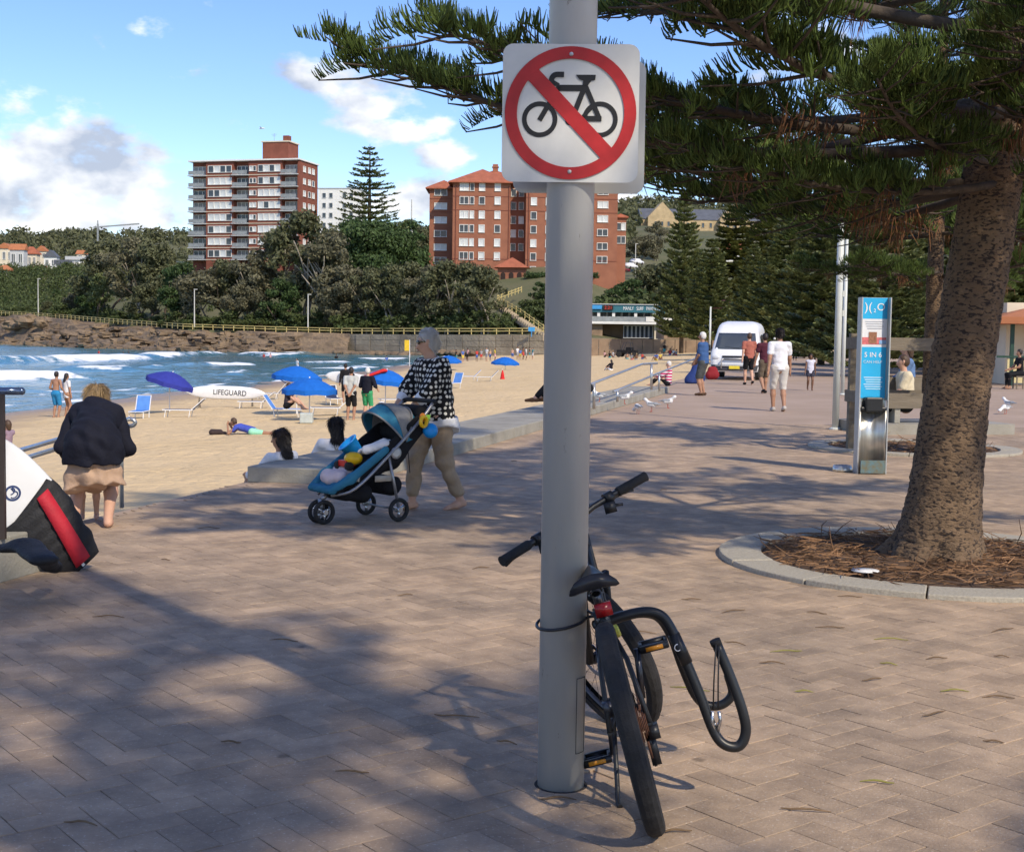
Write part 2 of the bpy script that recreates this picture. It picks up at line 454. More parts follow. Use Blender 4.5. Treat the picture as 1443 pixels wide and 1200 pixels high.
# ---- herringbone pavers
def paver_material():
    m = mat('paver', (.462, .348, .238), .85, var=.1, scale=1.3, isl=.12, c2=(.365, .276, .192), bump=.45, bscale=90, spec=.25)
    N, L, b = nodes_of(m)
    src = b.inputs['Base Color'].links[0].from_socket
    co = N.new('ShaderNodeNewGeometry').outputs['Position']
    # broad worn and dusty areas, in world space so they run across the bricks
    n1 = N.new('ShaderNodeTexNoise'); n1.inputs['Scale'].default_value = .55; n1.inputs['Detail'].default_value = 6; L.new(co, n1.inputs['Vector'])
    r1 = N.new('ShaderNodeValToRGB'); L.new(n1.outputs[0], r1.inputs[0])
    r1.color_ramp.elements[0].position, r1.color_ramp.elements[1].position = .34, .66
    r1.color_ramp.elements[0].color = (.80, .80, .82, 1); r1.color_ramp.elements[1].color = (1.12, 1.07, 1.03, 1)
    mu = N.new('ShaderNodeMix'); mu.data_type = 'RGBA'; mu.blend_type = 'MULTIPLY'; mu.inputs['Factor'].default_value = 1
    L.new(src, mu.inputs['A']); L.new(r1.outputs[0], mu.inputs['B'])
    # pale sand grains and dark specks
    n2 = N.new('ShaderNodeTexNoise'); n2.inputs['Scale'].default_value = 85; n2.inputs['Detail'].default_value = 3; L.new(co, n2.inputs['Vector'])
    r2 = N.new('ShaderNodeValToRGB'); L.new(n2.outputs[0], r2.inputs[0])
    r2.color_ramp.elements[0].position, r2.color_ramp.elements[1].position = .60, .70
    r2.color_ramp.elements[0].color = (0, 0, 0, 1); r2.color_ramp.elements[1].color = (.55, .55, .55, 1)
    m2 = N.new('ShaderNodeMix'); m2.data_type = 'RGBA'; L.new(r2.outputs[0], m2.inputs['Factor'])
    L.new(mu.outputs['Result'], m2.inputs['A']); m2.inputs['B'].default_value = (.60, .53, .45, 1)
    n3 = N.new('ShaderNodeTexNoise'); n3.inputs['Scale'].default_value = 4; n3.inputs['Detail'].default_value = 8; n3.inputs['Roughness'].default_value = .7; L.new(co, n3.inputs['Vector'])
    r3 = N.new('ShaderNodeValToRGB'); L.new(n3.outputs[0], r3.inputs[0])
    r3.color_ramp.elements[0].position, r3.color_ramp.elements[1].position = .38, .62
    r3.color_ramp.elements[0].color = (.76, .76, .77, 1); r3.color_ramp.elements[1].color = (1.12, 1.11, 1.09, 1)
    m3 = N.new('ShaderNodeMix'); m3.data_type = 'RGBA'; m3.blend_type = 'MULTIPLY'; m3.inputs['Factor'].default_value = 1
    L.new(m2.outputs['Result'], m3.inputs['A']); L.new(r3.outputs[0], m3.inputs['B'])
    vo = N.new('ShaderNodeTexVoronoi'); vo.inputs['Scale'].default_value = 1.9; L.new(co, vo.inputs['Vector'])
    nj = N.new('ShaderNodeTexNoise'); nj.inputs['Scale'].default_value = 40; L.new(co, nj.inputs['Vector'])
    vj = N.new('ShaderNodeMath'); vj.operation = 'MULTIPLY_ADD'; L.new(nj.outputs[0], vj.inputs[0]); vj.inputs[1].default_value = .05; L.new(vo.outputs['Distance'], vj.inputs[2])
    sp_ = N.new('ShaderNodeMapRange'); L.new(vj.outputs[0], sp_.inputs['Value']); sp_.inputs['From Min'].default_value, sp_.inputs['From Max'].default_value = .055, .085; sp_.inputs['To Min'].default_value, sp_.inputs['To Max'].default_value = .55, 1
    m4 = N.new('ShaderNodeVectorMath'); m4.operation = 'SCALE'; L.new(m3.outputs['Result'], m4.inputs[0]); L.new(sp_.outputs[0], m4.inputs['Scale'])
    L.new(m4.outputs[0], b.inputs['Base Color'])
    return m
PAVM = paver_material()
def paver_shape(l, w, h=.03, b=.0012):
    l, w = l / 2, w / 2
    vs = [(-l, -w, -h), (l, -w, -h), (l, w, -h), (-l, w, -h), (-l, -w, -b), (l, -w, -b), (l, w, -b), (-l, w, -b),
          (-l + b, -w + b, 0), (l - b, -w + b, 0), (l - b, w - b, 0), (-l + b, w - b, 0)]
    fs = [(0, 1, 5, 4), (1, 2, 6, 5), (2, 3, 7, 6), (3, 0, 4, 7), (4, 5, 9, 8), (5, 6, 10, 9), (6, 7, 11, 10), (7, 4, 8, 11), (8, 9, 10, 11)]
    return vs, fs
pvv, pvf = paver_shape(.2288, .1136)
pm = MB(); pm.add(pvv, pvf); PAVME = pm.mesh('paver', PAVM)
U = .116
HA = R(38)
ca, sa = math.cos(HA), math.sin(HA)
RING1 = Vector((3.0, 9.5, 0)); RING2 = Vector((5.85, 19.6, 0))
cand = []
n_ = int(32 / U)
for i in range(-n_, n_):
    for j in range(-n_, n_):
        r_ = (i - j) % 4
        if r_ == 0: cx, cy, a = (i + 1) * U, (j + .5) * U, 0
        elif r_ == 3: cx, cy, a = (i + .5) * U, (j + 1) * U, PI / 2
        else: continue
        x, y = cx * ca - cy * sa, cx * sa + cy * ca
        y += 11
        if y < 2.6 or y > 25 or abs(x) > y * .44 + .5: continue
        p = Vector((x, y, 0))
        if (p - E0).dot(EN) < .1 or (p - RING1).length < 1.42 or (p - RING2).length < 1.42: continue
        if (p - Vector((.17, 4.66, 0))).length < .085: continue
        cand.append((y, x, a + HA))
cand.sort()
near = [c for c in cand if c[0] > 3.9 and abs(c[1]) < c[0] * .385 + .05][:300]
nearset = set(near)
for y, x, a in near:
    o = link('paver', PAVME, promenade, (x, y, rnd.uniform(-.0018, .0008)), (rnd.gauss(0, .002), rnd.gauss(0, .002), a + rnd.gauss(0, .006)))
rest = [c for c in cand if c not in nearset]
BV = np.array(pvv); BF = np.array(pvf)
arr = np.array(rest); k_ = len(arr)
an = arr[:, 2] + nrs.normal(0, .006, k_)
c_, s_ = np.cos(an), np.sin(an)
tx, ty = nrs.normal(0, .0016, k_), nrs.normal(0, .0016, k_)
VX = arr[:, 1, None] + c_[:, None] * BV[None, :, 0] - s_[:, None] * BV[None, :, 1]
VY = arr[:, 0, None] + s_[:, None] * BV[None, :, 0] + c_[:, None] * BV[None, :, 1]
VZ = BV[None, :, 2] + nrs.uniform(-.0012, .0006, k_)[:, None] + tx[:, None] * BV[None, :, 0] + ty[:, None] * BV[None, :, 1]
Vp = np.stack((VX, VY, VZ), -1).reshape(-1, 3)
Fp = (BF[None] + (np.arange(k_) * len(BV))[:, None, None]).reshape(-1, 4)
pav = link('paver_field', np_mesh('paver_field', Vp, Fp, PAVM), promenade); pav['kind'] = 'stuff'
# ---- concrete edges along the beach
conc = mat('concrete', (.36, .34, .29), .9, var=.15, scale=2.2, bump=.5, bscale=45, c2=(.24, .225, .185))
def strip(name, s0, s1, o0, o1, h, z0=-.009, seg=2.4):
    e = tag(empty(name, edge((s0 + s1) / 2, (o0 + o1) / 2)), kind='structure')
    base = Vector(e.location)
    n = max(1, round((s1 - s0) / seg))
    for i in range(n):
        a, b = s0 + (s1 - s0) * i / n + .006, s0 + (s1 - s0) * (i + 1) / n - .006
        m = MB(); q = [edge(a, o0) - base, edge(b, o0) - base, edge(b, o1) - base, edge(a, o1) - base]
        m.prism([(p.x, p.y) for p in q], z0, h)
        m.build('concrete_block', conc, e, bevel=.015)
    return e
strip('kerb_platform', 2.6, 28.6, .02, 1.18, .16)
strip('plinth', -12, -2.55, -.02, 1.06, .28)
for k in range(5):
    strip('beach_step', -2.3 if k else -2.35, 30, -.42 * (k + 1) + .002, -.42 * k - .004, -.17 * (k + 1), -3.2, 5.4)
# ---- sand
sand_m = mat('sand', (.69, .52, .30), .95, var=.08, scale=.35, bump=.7, bscale=3.2, c2=(.61, .455, .255), spec=.1, detail=9)
N, L, b = nodes_of(sand_m)
src = b.inputs['Base Color'].links[0].from_socket
gp = N.new('ShaderNodeNewGeometry'); sx = N.new('ShaderNodeSeparateXYZ'); L.new(gp.outputs['Position'], sx.inputs[0])
nn = N.new('ShaderNodeTexNoise'); nn.inputs['Scale'].default_value = .12; L.new(gp.outputs['Position'], nn.inputs['Vector'])
ad = N.new('ShaderNodeMath'); ad.operation = 'MULTIPLY_ADD'; L.new(nn.outputs[0], ad.inputs[0]); ad.inputs[1].default_value = .22; L.new(sx.outputs['Z'], ad.inputs[2])
mw = N.new('ShaderNodeMapRange'); L.new(ad.outputs[0], mw.inputs['Value'])
mw.inputs['From Min'].default_value, mw.inputs['From Max'].default_value = -1.84, -1.66
mw.inputs['To Min'].default_value, mw.inputs['To Max'].default_value = 1, 0
mm = N.new('ShaderNodeMix'); mm.data_type = 'RGBA'; L.new(mw.outputs[0], mm.inputs['Factor']); L.new(src, mm.inputs['A']); mm.inputs['B'].default_value = (.33, .235, .15, 1)
L.new(mm.outputs['Result'], b.inputs['Base Color'])
rr = N.new('ShaderNodeMapRange'); L.new(mw.outputs[0], rr.inputs['Value']); rr.inputs['To Min'].default_value, rr.inputs['To Max'].default_value = .95, .35
L.new(rr.outputs[0], b.inputs['Roughness'])
def grid(name, X, Y, Zf, m, kind='structure', smooth=True):
    XX, YY = np.meshgrid(X, Y, indexing='ij'); ZZ = Zf(XX, YY)
    V = np.stack((XX, YY, ZZ), -1).reshape(-1, 3)
    nx, ny = len(X), len(Y)
    i = (np.arange(nx - 1)[:, None] * ny + np.arange(ny - 1)[None]).ravel()
    Fq = np.stack((i, i + ny, i + ny + 1, i + 1), 1)
    return tag(link(name, np_mesh(name, V, Fq, m, smooth)), kind=kind)
gn = nrs.normal(0, 1, (400, 400))
def lump(X, Y, f, seed=0):
    """smooth value noise on arrays"""
    x, y = X * f + 50 + seed * 17.3, Y * f + 50 + seed * 9.1
    i, j = np.floor(x).astype(int), np.floor(y).astype(int)
    u, v = x - i, y - j
    u, v = u * u * (3 - 2 * u), v * v * (3 - 2 * v)
    g = lambda a, b: gn[a % 400, b % 400]
    return (g(i, j) * (1 - u) + g(i + 1, j) * u) * (1 - v) + (g(i, j + 1) * (1 - u) + g(i + 1, j + 1) * u) * v
Ys = np.concatenate((np.arange(4, 60, .35), np.arange(60, 120, .8), np.arange(120, 250, 2.0)))
Xs = np.concatenate((np.arange(-34, 8, .35), np.arange(8, 60, 1.5)))
def sandrough(X, Y):
    d = np.clip((X - np.interp(Y, WLY, WLX)) / 6, 0, 1)
    foot = -.05 * sstep(.7, 1.3, lump(X, Y, 2.0, 3)) + .022 * lump(X, Y, 1.3, 1) + .02 * lump(X, Y, .45, 2)
    return sandz(X, Y) + foot * d
grid('beach_sand', Xs, Ys, sandrough, sand_m)
# ---- sea
water_m = mat('sea_water', (.045, .155, .225), .12, var=.25, scale=.03, bump=.55, bscale=.9, c2=(.06, .215, .24), spec=.5, stretch=(1, .45, 1))
N, L, b = nodes_of(water_m)
src = b.inputs['Base Color'].links[0].from_socket
at = N.new('ShaderNodeAttribute'); at.attribute_name = 'foam'
fn = N.new('ShaderNodeTexNoise'); fn.inputs['Scale'].default_value = .55; fn.inputs['Detail'].default_value = 7; fn.inputs['Roughness'].default_value = .65
co = N.new('ShaderNodeTexCoord'); L.new(co.outputs['Object'], fn.inputs['Vector'])
fa = N.new('ShaderNodeMath'); fa.operation = 'MULTIPLY_ADD'; L.new(at.outputs['Fac'], fa.inputs[0]); fa.inputs[1].default_value = 1.0; L.new(fn.outputs[0], fa.inputs[2])
fr = N.new('ShaderNodeMapRange'); L.new(fa.outputs[0], fr.inputs['Value']); fr.inputs['From Min'].default_value, fr.inputs['From Max'].default_value = .92, 1.08
fm = N.new('ShaderNodeMix'); fm.data_type = 'RGBA'; L.new(fr.outputs[0], fm.inputs['Factor']); L.new(src, fm.inputs['A']); fm.inputs['B'].default_value = (.86, .88, .89, 1)
L.new(fm.outputs['Result'], b.inputs['Base Color'])
rf = N.new('ShaderNodeMapRange'); L.new(fr.outputs[0], rf.inputs['Value']); rf.inputs['To Min'].default_value, rf.inputs['To Max'].default_value = .14, .9
L.new(rf.outputs[0], b.inputs['Roughness'])
BRK = [((-60, 512), (195, 506), 7, .75), ((200, 503.5), (305, 499.5), 7, .6), ((-60, 539), (100, 532), 4.5, .6), ((92, 523), (185, 523.5), 3.6, .45),
       ((345, 500), (402, 503), 8, .55), ((410, 499), (455, 496.5), 5, .35), ((285, 515), (350, 513), 4, .32), ((362, 529), (392, 526), 2.4, .3), ((30, 551), (215, 556), 1.2, .10),
       ((215, 518), (262, 517), 2.2, .22), ((420, 512), (470, 510), 3, .2), ((500, 506), (560, 505), 3.5, .2), ((455, 520), (540, 517), 2, .2)]
SX = np.arange(-230, 4, 1.2); SY = np.concatenate((np.arange(40, 110, .7), np.arange(110, 400, 1.6)))
XX, YY = np.meshgrid(SX, SY, indexing='ij')
ZZ = -2.0 + .05 * lump(XX, YY, .22, 4) + .035 * lump(XX, YY, .55, 5)
foam = np.zeros_like(XX)
for (a, b2, wid, amp) in BRK:
    A, B = G(a[0], a[1], -2), G(b2[0], b2[1], -2)
    d = B - A; Ln = math.hypot(d.x, d.y); ux, uy = d.x / Ln, d.y / Ln
    t = ((XX - A.x) * ux + (YY - A.y) * uy) / Ln
    per = (XX - A.x) * -uy + (YY - A.y) * ux + 1.8 * lump(XX, YY, .09, 6) + .6 * lump(XX, YY, .3, 7)     # + is away from the shore side
    end = sstep(-.04, .07, t) * sstep(1.04, .9, t)
    prof = np.where(per < 0, np.exp(-(per / (wid * .22)) ** 2), np.exp(-(per / (wid * .9)) ** 2))
    ZZ += amp * prof * end
    fo = np.where(per < 0, np.exp(-(per / (wid * .55)) ** 2), np.exp(-(per / (wid * .40)) ** 2))
    foam = np.maximum(foam, fo * end * (.68 + .22 * lump(XX, YY, .12, 8)))
shore = XX - np.interp(YY, WLY, WLX)
sw = shore + 1.1 * lump(XX, YY, .12, 9) + .3 * lump(XX, YY, .5, 2)
foam = np.maximum(foam, np.exp(-((sw + 1.6) / .55) ** 2) * .75)
foam = np.maximum(foam, np.exp(-((sw + 5.5) / .8) ** 2) * .5)
ZZ = np.where(shore > 2.5, ZZ - .5, ZZ)
V = np.stack((XX, YY, ZZ), -1).reshape(-1, 3); ny = len(SY)
i_ = (np.arange(len(SX) - 1)[:, None] * ny + np.arange(ny - 1)[None]).ravel()
me = np_mesh('sea', V, np.stack((i_, i_ + ny, i_ + ny + 1, i_ + 1), 1), water_m, True)
fat = me.attributes.new('foam', 'FLOAT', 'POINT'); fat.data.foreach_set('value', foam.ravel().astype(np.float32))
sea = tag(link('sea', me), kind='structure')
# ---- headland terrain, one sheet out to the horizon
land_m = mat('headland_ground', (.085, .10, .04), .95, var=.3, scale=.09, bump=.4, bscale=1.5, c2=(.15, .135, .07), detail=8)
def lz(X, Y):
    s = Y - np.interp(X, FX, FY)
    z = landz(X, Y) + 1.6 * lump(X, Y, .035, 1) * np.clip((s - 90) / 100, 0, 1)
    return np.where(s < 3.0, -4.0, z)
LX = np.concatenate((np.arange(-900, -160, 25), np.arange(-160, 70, 2.5), np.arange(70, 700, 25))); LY = np.concatenate((np.arange(205, 380, 2.0), np.arange(380, 1250, 22)))
grid('headland', LX, LY, lz, land_m)
gm = MB(); gm.add([(-4000, -300, -4.5), (4000, -300, -4.5), (4000, 5000, -4.5), (-4000, 5000, -4.5)], [(0, 1, 2, 3)])
tag(gm.build('ground', land_m), kind='structure')
# ---- sandstone rock shelf under the path
rock_m = mat('sandstone_rock', (.30, .215, .13), .9, var=.3, scale=.28, bump=.9, bscale=1.6, c2=(.115, .085, .062), detail=9)
us = np.linspace(-190, -30, 260); vs_ = np.linspace(0, 1, 46)
UU, VV = np.meshgrid(us, vs_, indexing='ij')
wid = np.interp(UU, [-190, -120, -70, -45, -30], [22, 20, 17, 13, 7])
YF = np.interp(UU, FX, FY) + .4
RY = YF - wid * (1 - VV) + 1.2 * lump(UU, VV * 6, .12, 3)
top = np.interp(UU, PX, PZ) + .05
led = VV + .10 * lump(UU, VV * 14, .10, 2) + .05 * lump(UU, VV * 30, .35, 5)
stp = (np.floor(led * 5) + sstep(.55, 1, led * 5 - np.floor(led * 5))) / 5
RZ = -2.5 + (top + 2.5) * np.clip(.15 * led + .85 * stp, 0, 1.0) + .22 * lump(UU, VV * 40, .5, 6) * (1 - VV)
RZ = np.where(VV > .97, np.minimum(RZ, top), RZ) + .35 * np.maximum(0, lump(UU, VV * 22, .22, 8)) * np.sin(PI * VV)
RY[:, -1] += 6.5; RZ[:, -1] = top[:, -1] - .05
V = np.stack((UU, RY, RZ), -1).reshape(-1, 3); ny = len(vs_)
i_ = (np.arange(len(us) - 1)[:, None] * ny + np.arange(ny - 1)[None]).ravel()
tag(link('rock_shelf', np_mesh('rock_shelf', V, np.stack((i_, i_ + ny, i_ + ny + 1, i_ + 1), 1), rock_m, False)), kind='structure')
def boulder(p, r, label):
    m = MB(); m.ell((0, 0, 0), 1, 14, 9)
    sd_ = rnd.uniform(0, 50)
    m.v = [tuple(Vector((v[0] * r[0], v[1] * r[1], v[2] * r[2])) * (1 + .55 * noise.noise(Vector(v) * 1.3 + Vector((sd_, 0, 0))) + .2 * noise.noise(Vector(v) * 4 + Vector((0, sd_, 0))))) for v in m.v]
    return tag(m.build('boulder', rock_m, loc=p), label, 'rock', 'boulders on the rock shelf')
for (bx, by, bw, bh, lab) in [(40, 452, 2.6, 1.5, 'brown boulder at the left end of the yellow fence'), (57, 455, 1.6, 1.2, 'small boulder right of the lamp post on the rocks'), (22, 458, 3.0, 1.2, 'flat boulder at the far left of the rock shelf'),
                             (120, 470, 4.2, .9, 'wide ledge of rock below the sloping fence'), (60, 474, 3.6, .9, 'low flat ledge of rock near the water at left'), (180, 480, 3.6, .7, 'dark ledge of rock at the waterline below the fence')]:
    p = AT(bx, by, interp(AT(bx, by, 300).x, FX, FY) - 6)
    boulder(p, (bw, bw * .8, bh), lab)
# ---- sea wall with panels, low foreshore rocks
wall_m = mat('sea_wall_stone', (.33, .285, .21), .9, var=.2, scale=.5, bump=.7, bscale=3, c2=(.205, .175, .13), isl=.14, detail=8)
sw_ = tag(empty('sea_wall', (-20, 240, -1), label='long weathered stone sea wall below the yellow fence', cat='wall'))
xs = np.linspace(-46, 20, 24)
for a, b in zip(xs[:-1], xs[1:]):
    za, zb = interp(a, PX, PZ), interp(b, PX, PZ)
    ya, yb = interp(a, FX, FY) - .3, interp(b, FX, FY) - .3
    dz = rnd.uniform(-.06, .02)
    m = MB(); h = max(.6, (za + zb) / 2)
    dv = Vector((b - a, yb - ya, 0)).normalized(); nv = Vector((dv.y, -dv.x, 0)); of = rnd.uniform(0, .12)
    A = Vector((a, ya, 0)) + dv * .05 + nv * of; B = Vector((b, yb, 0)) - dv * .05 + nv * of
    nrow = 4
    z0, z1 = -2.4, h + dz
    for r_ in range(nrow):
        k0, k1 = z0 + (z1 - z0) * r_ / nrow, z0 + (z1 - z0) * (r_ + 1) / nrow - .04
        o_ = nv * rnd.uniform(0, .05)
        m.prism([((A + o_).x, (A + o_).y), ((B + o_).x, (B + o_).y), ((B - nv * 6).x, (B - nv * 6).y), ((A - nv * 6).x, (A - nv * 6).y)], k0, k1)
    me_o = m.build('stone_panel', wall_m, sw_); me_o.location = -Vector(sw_.location)
fs = MB()
for k in range(260):
    x = rnd.uniform(-46, -6); r = rnd.uniform(.25, 1.0)
    y = interp(x, FX, FY) - rnd.uniform(.6, 7 if x < -14 else 3)
    fs.ell((x, y, -2.1 + rnd.uniform(0, .3) + (.5 if x > -14 else 0)), (r * 1.5, r, r * .55), 7, 5, Euler((rnd.uniform(-.3, .3), 0, rnd.uniform(0, 3))).to_matrix())
rs9 = random.Random(8)
for k in range(620):
    x = rs9.uniform(-185, -40); v = rs9.random()
    wd = interp(x, [-190, -120, -70, -45, -30], [22, 20, 17, 13, 7]); y = interp(x, FX, FY) - wd * (1 - v) - .5
    zt_ = interp(x, PX, PZ); z = -2.3 + (zt_ + 2.2) * v ** 1.1 * .9
    l, w_, h_ = rs9.uniform(.8, 4.5), rs9.uniform(.8, 2.4), rs9.uniform(.25, .8)
    m0 = MB(); m0.box((0, 0, 0), (l, w_, h_)); rt_ = Euler((rs9.gauss(0, .1), rs9.gauss(0, .08), rs9.gauss(.9, .5))).to_matrix()
    fs.add([rt_ @ (Vector(p) * rs9.uniform(.75, 1.15)) + Vector((x, y, z)) for p in m0.v], m0.f)
tag(fs.build('foreshore_rocks', rock_m), 'tumbled rocks and broken ledges along the shore', 'rocks', kind='stuff')
# ---- yellow fence
yel = mat('yellow_paint', (.66, .52, .20), .6, var=.1, scale=2)
def fence(name, pts, label, h=1.05, step=2.45, rails=(1.0, .55)):
    e = empty(name, pts[0], label=label, cat='fence', group='yellow railings')
    o = Vector(pts[0])
    P = [Vector(p) for p in pts]
    seg = [(P[i + 1] - P[i]).length for i in range(len(P) - 1)]; T = sum(seg); n = int(T / step)
    def at_(d):
        for i, l in enumerate(seg):
            if d <= l or i == len(seg) - 1: return P[i] + (P[i + 1] - P[i]) * (d / l)
            d -= l
    pm_ = MB(); pm_.box((0, 0, h / 2), (.13, .13, h)); pme = pm_.mesh('post', yel)
    for i in range(n + 1): link('post', pme, e, at_(T * i / n) - o)
    for rz in rails:
        m = MB()
        for i in range(len(P) - 1): m.bar(P[i] - o + Vector((0, -.08, rz)), P[i + 1] - o + Vector((0, -.08, rz)), .06, .12)
        m.build('rail', yel, e)
    return e
def pathpt(x, back=.35): return Vector((x, interp(x, FX, FY) + back, interp(x, PX, PZ)))
fence('railing', [pathpt(x) for x in (-132, -110, -95, -84, -75, -65, -55, -45, -32, -20, -9, 0, 6, 9)], 'long yellow post and rail fence along the coastal path')
# stairs with their yellow rail, climbing the bank beside the brick block
sA, sB = AT(770, 470, 228), AT(700, 425, 252)
fence('stair_railing', [sA + Vector((3.0, 0, 0)), sA, (sA + sB) / 2 + Vector((0, 0, .3)), sB, AT(735, 412, 268)], 'yellow stair rail climbing the bank towards the brick porch', h=1.2, step=2.2)
st_m = mat('bank_stair', (.47, .38, .26), .9, var=.12, scale=1)
stair = tag(empty('bank_stair', sA, label='pale stairway up the bank beside the yellow stair rail', cat='stairs'))
for i in range(26):
    p = sA.lerp(sB, i / 25) - sA
    m = MB(); m.box(p + Vector((-.2, -1.0, -.6)), (.9, 1.8, 1.25)); m.build('step', st_m, stair)
# ================================================================== BUILDINGS
brick_d = mat('dark_red_brick', (.22, .072, .045), .85, var=.15, scale=.6, bump=.2, bscale=8)
brick_o = mat('orange_brick', (.345, .14, .078), .85, var=.13, scale=.35, c2=(.255, .10, .058))
white_p = mat('white_paint', (.78, .77, .72), .6, var=.06, scale=1)
cream_p = mat('cream_render', (.68, .60, .45), .8, var=.1, scale=.6)
grey_w = mat('grey_render', (.50, .51, .50), .8, var=.08, scale=.6)
glass_d = mat('dark_glass', (.05, .06, .07), .12, var=.4, scale=.35, spec=.6)
glass_l = mat('curtained_glass', (.62, .64, .62), .25, var=.15, scale=.5, spec=.6)
tile_r = mat('terracotta_tile', (.36, .115, .06), .85, var=.18, scale=.8, bump=.5, bscale=3)
tile_o = mat('orange_tile', (.42, .16, .07), .85, var=.15, scale=.6)
slate = mat('slate_roof', (.10, .11, .13), .7, var=.2, scale=.6)
stone_y = mat('yellow_sandstone', (.46, .35, .20), .9, var=.18, scale=.4, bump=.4, bscale=2)
WINC = {}
def window(parent, x, y, z, w, h, glass=None, frame_m=None, split=1, name='window'):
    key = (round(w, 2), round(h, 2), split, (frame_m or white_p).name)
    if key not in WINC:
        f = MB(); t = .11
        f.box((0, 0, h / 2 - t / 2), (w, .16, t)); f.box((0, -.03, -h / 2 + t / 2), (w + .1, .24, t))
        for i in range(split + 1): f.box((-w / 2 + t / 2 + (w - t) * i / split, 0, 0), (t, .16, h - 2 * t - .004))
        g = MB(); g.box((0, .05, 0), (w - .06, .05, h - .06))
        WINC[key] = (f.mesh('window', frame_m or white_p), g)
    fm_, g = WINC[key]
    o = link(name, fm_, parent, (x, y, z))
    gk = key + ((glass or glass_d).name,)
    if gk not in WINC: WINC[gk] = g.mesh('pane', glass or glass_d)
    link('pane', WINC[gk], o)
    return o
def wall(parent, x0, x1, y0, y1, z0, z1, m, name='wall'):
    b = MB(); b.box(((x0 + x1) / 2, (y0 + y1) / 2, (z0 + z1) / 2), (x1 - x0, y1 - y0, z1 - z0))
    return b.build(name, m, parent)
def hip(parent, x0, x1, y0, y1, z, h, m, ov=.6, ridge=.35, name='roof'):
    x0, x1, y0, y1 = x0 - ov, x1 + ov, y0 - ov, y1 + ov
    b = MB(); w, d = x1 - x0, y1 - y0; ym = (y0 + y1) / 2
    if w > d: r = [((x0 + d * .5), ym), ((x1 - d * .5), ym)]
    else: r = [((x0 + x1) / 2, y0 + w * .5), ((x0 + x1) / 2, y1 - w * .5)]
    vs = [(x0, y0, z), (x1, y0, z), (x1, y1, z), (x0, y1, z), (r[0][0], r[0][1], z + h), (r[1][0], r[1][1], z + h),
          (x0, y0, z - .25), (x1, y0, z - .25), (x1, y1, z - .25), (x0, y1, z - .25)]
    if w > d: fs = [(0, 1, 5, 4), (1, 2, 5), (2, 3, 4, 5), (3, 0, 4)]
    else: fs = [(0, 1, 4), (1, 2, 5, 4), (2, 3, 5), (3, 0, 4, 5)]
    fs += [(6, 7, 1, 0), (7, 8, 2, 1), (8, 9, 3, 2), (9, 6, 0, 3), (9, 8, 7, 6)]
    b.add(vs, fs)
    return b.build(name, m, parent)
def gable(parent, x0, x1, y0, y1, z, h, m, ov=.5, along='x', name='roof'):
    x0, x1, y0, y1 = x0 - ov, x1 + ov, y0 - ov, y1 + ov
    b = MB()
    if along == 'x':
        ym = (y0 + y1) / 2
        vs = [(x0, y0, z), (x1, y0, z), (x1, y1, z), (x0, y1, z), (x0, ym, z + h), (x1, ym, z + h)]
        fs = [(0, 1, 5, 4), (2, 3, 4, 5), (1, 2, 5), (3, 0, 4), (3, 2, 1, 0)]
    else:
        xm = (x0 + x1) / 2
        vs = [(x0, y0, z), (x1, y0, z), (x1, y1, z), (x0, y1, z), (xm, y0, z + h), (xm, y1, z + h)]
        fs = [(1, 2, 5, 4), (3, 0, 4, 5), (0, 1, 4), (2, 3, 5), (3, 2, 1, 0)]
    b.add(vs, fs)
    return b.build(name, m, parent)
# ---- the tall dark red flats at left
c0 = AT(268, 366, 340); zt = AT(268, 228.5, 340).z
fl = empty('apartment_tower', (c0.x, c0.y, c0.z - 9), R(-15), 'tall flat-roofed dark red brick flats with stacked white balconies', 'building')
W_, D_, FH = 29.4, 11.5, (zt - c0.z - .3) / 8.06
b0 = 9.0
zt_ = zt - c0.z + 9
for a, b in ((4.4, 11.9), (16.0, 24.9)): wall(fl, a, b, 0, 3, 0, zt_, brick_d)
wall(fl, 0, W_, 1.5, D_, 0, zt_ - .003, brick_d)
wall(fl, 29.0, W_ + .004, .05, 1.6, 0, zt_ - .005, brick_d, 'end_wall')
wall(fl, -.3, W_ + .3, -.5, D_ + .3, zt_, zt_ + .35, white_p, 'roof_slab')
gal = mat('balcony_back', (.30, .30, .29), .6, var=.3, scale=.4)
rail_g = mat('balcony_railing', (.27, .29, .29), .4, var=.2, scale=1.5)
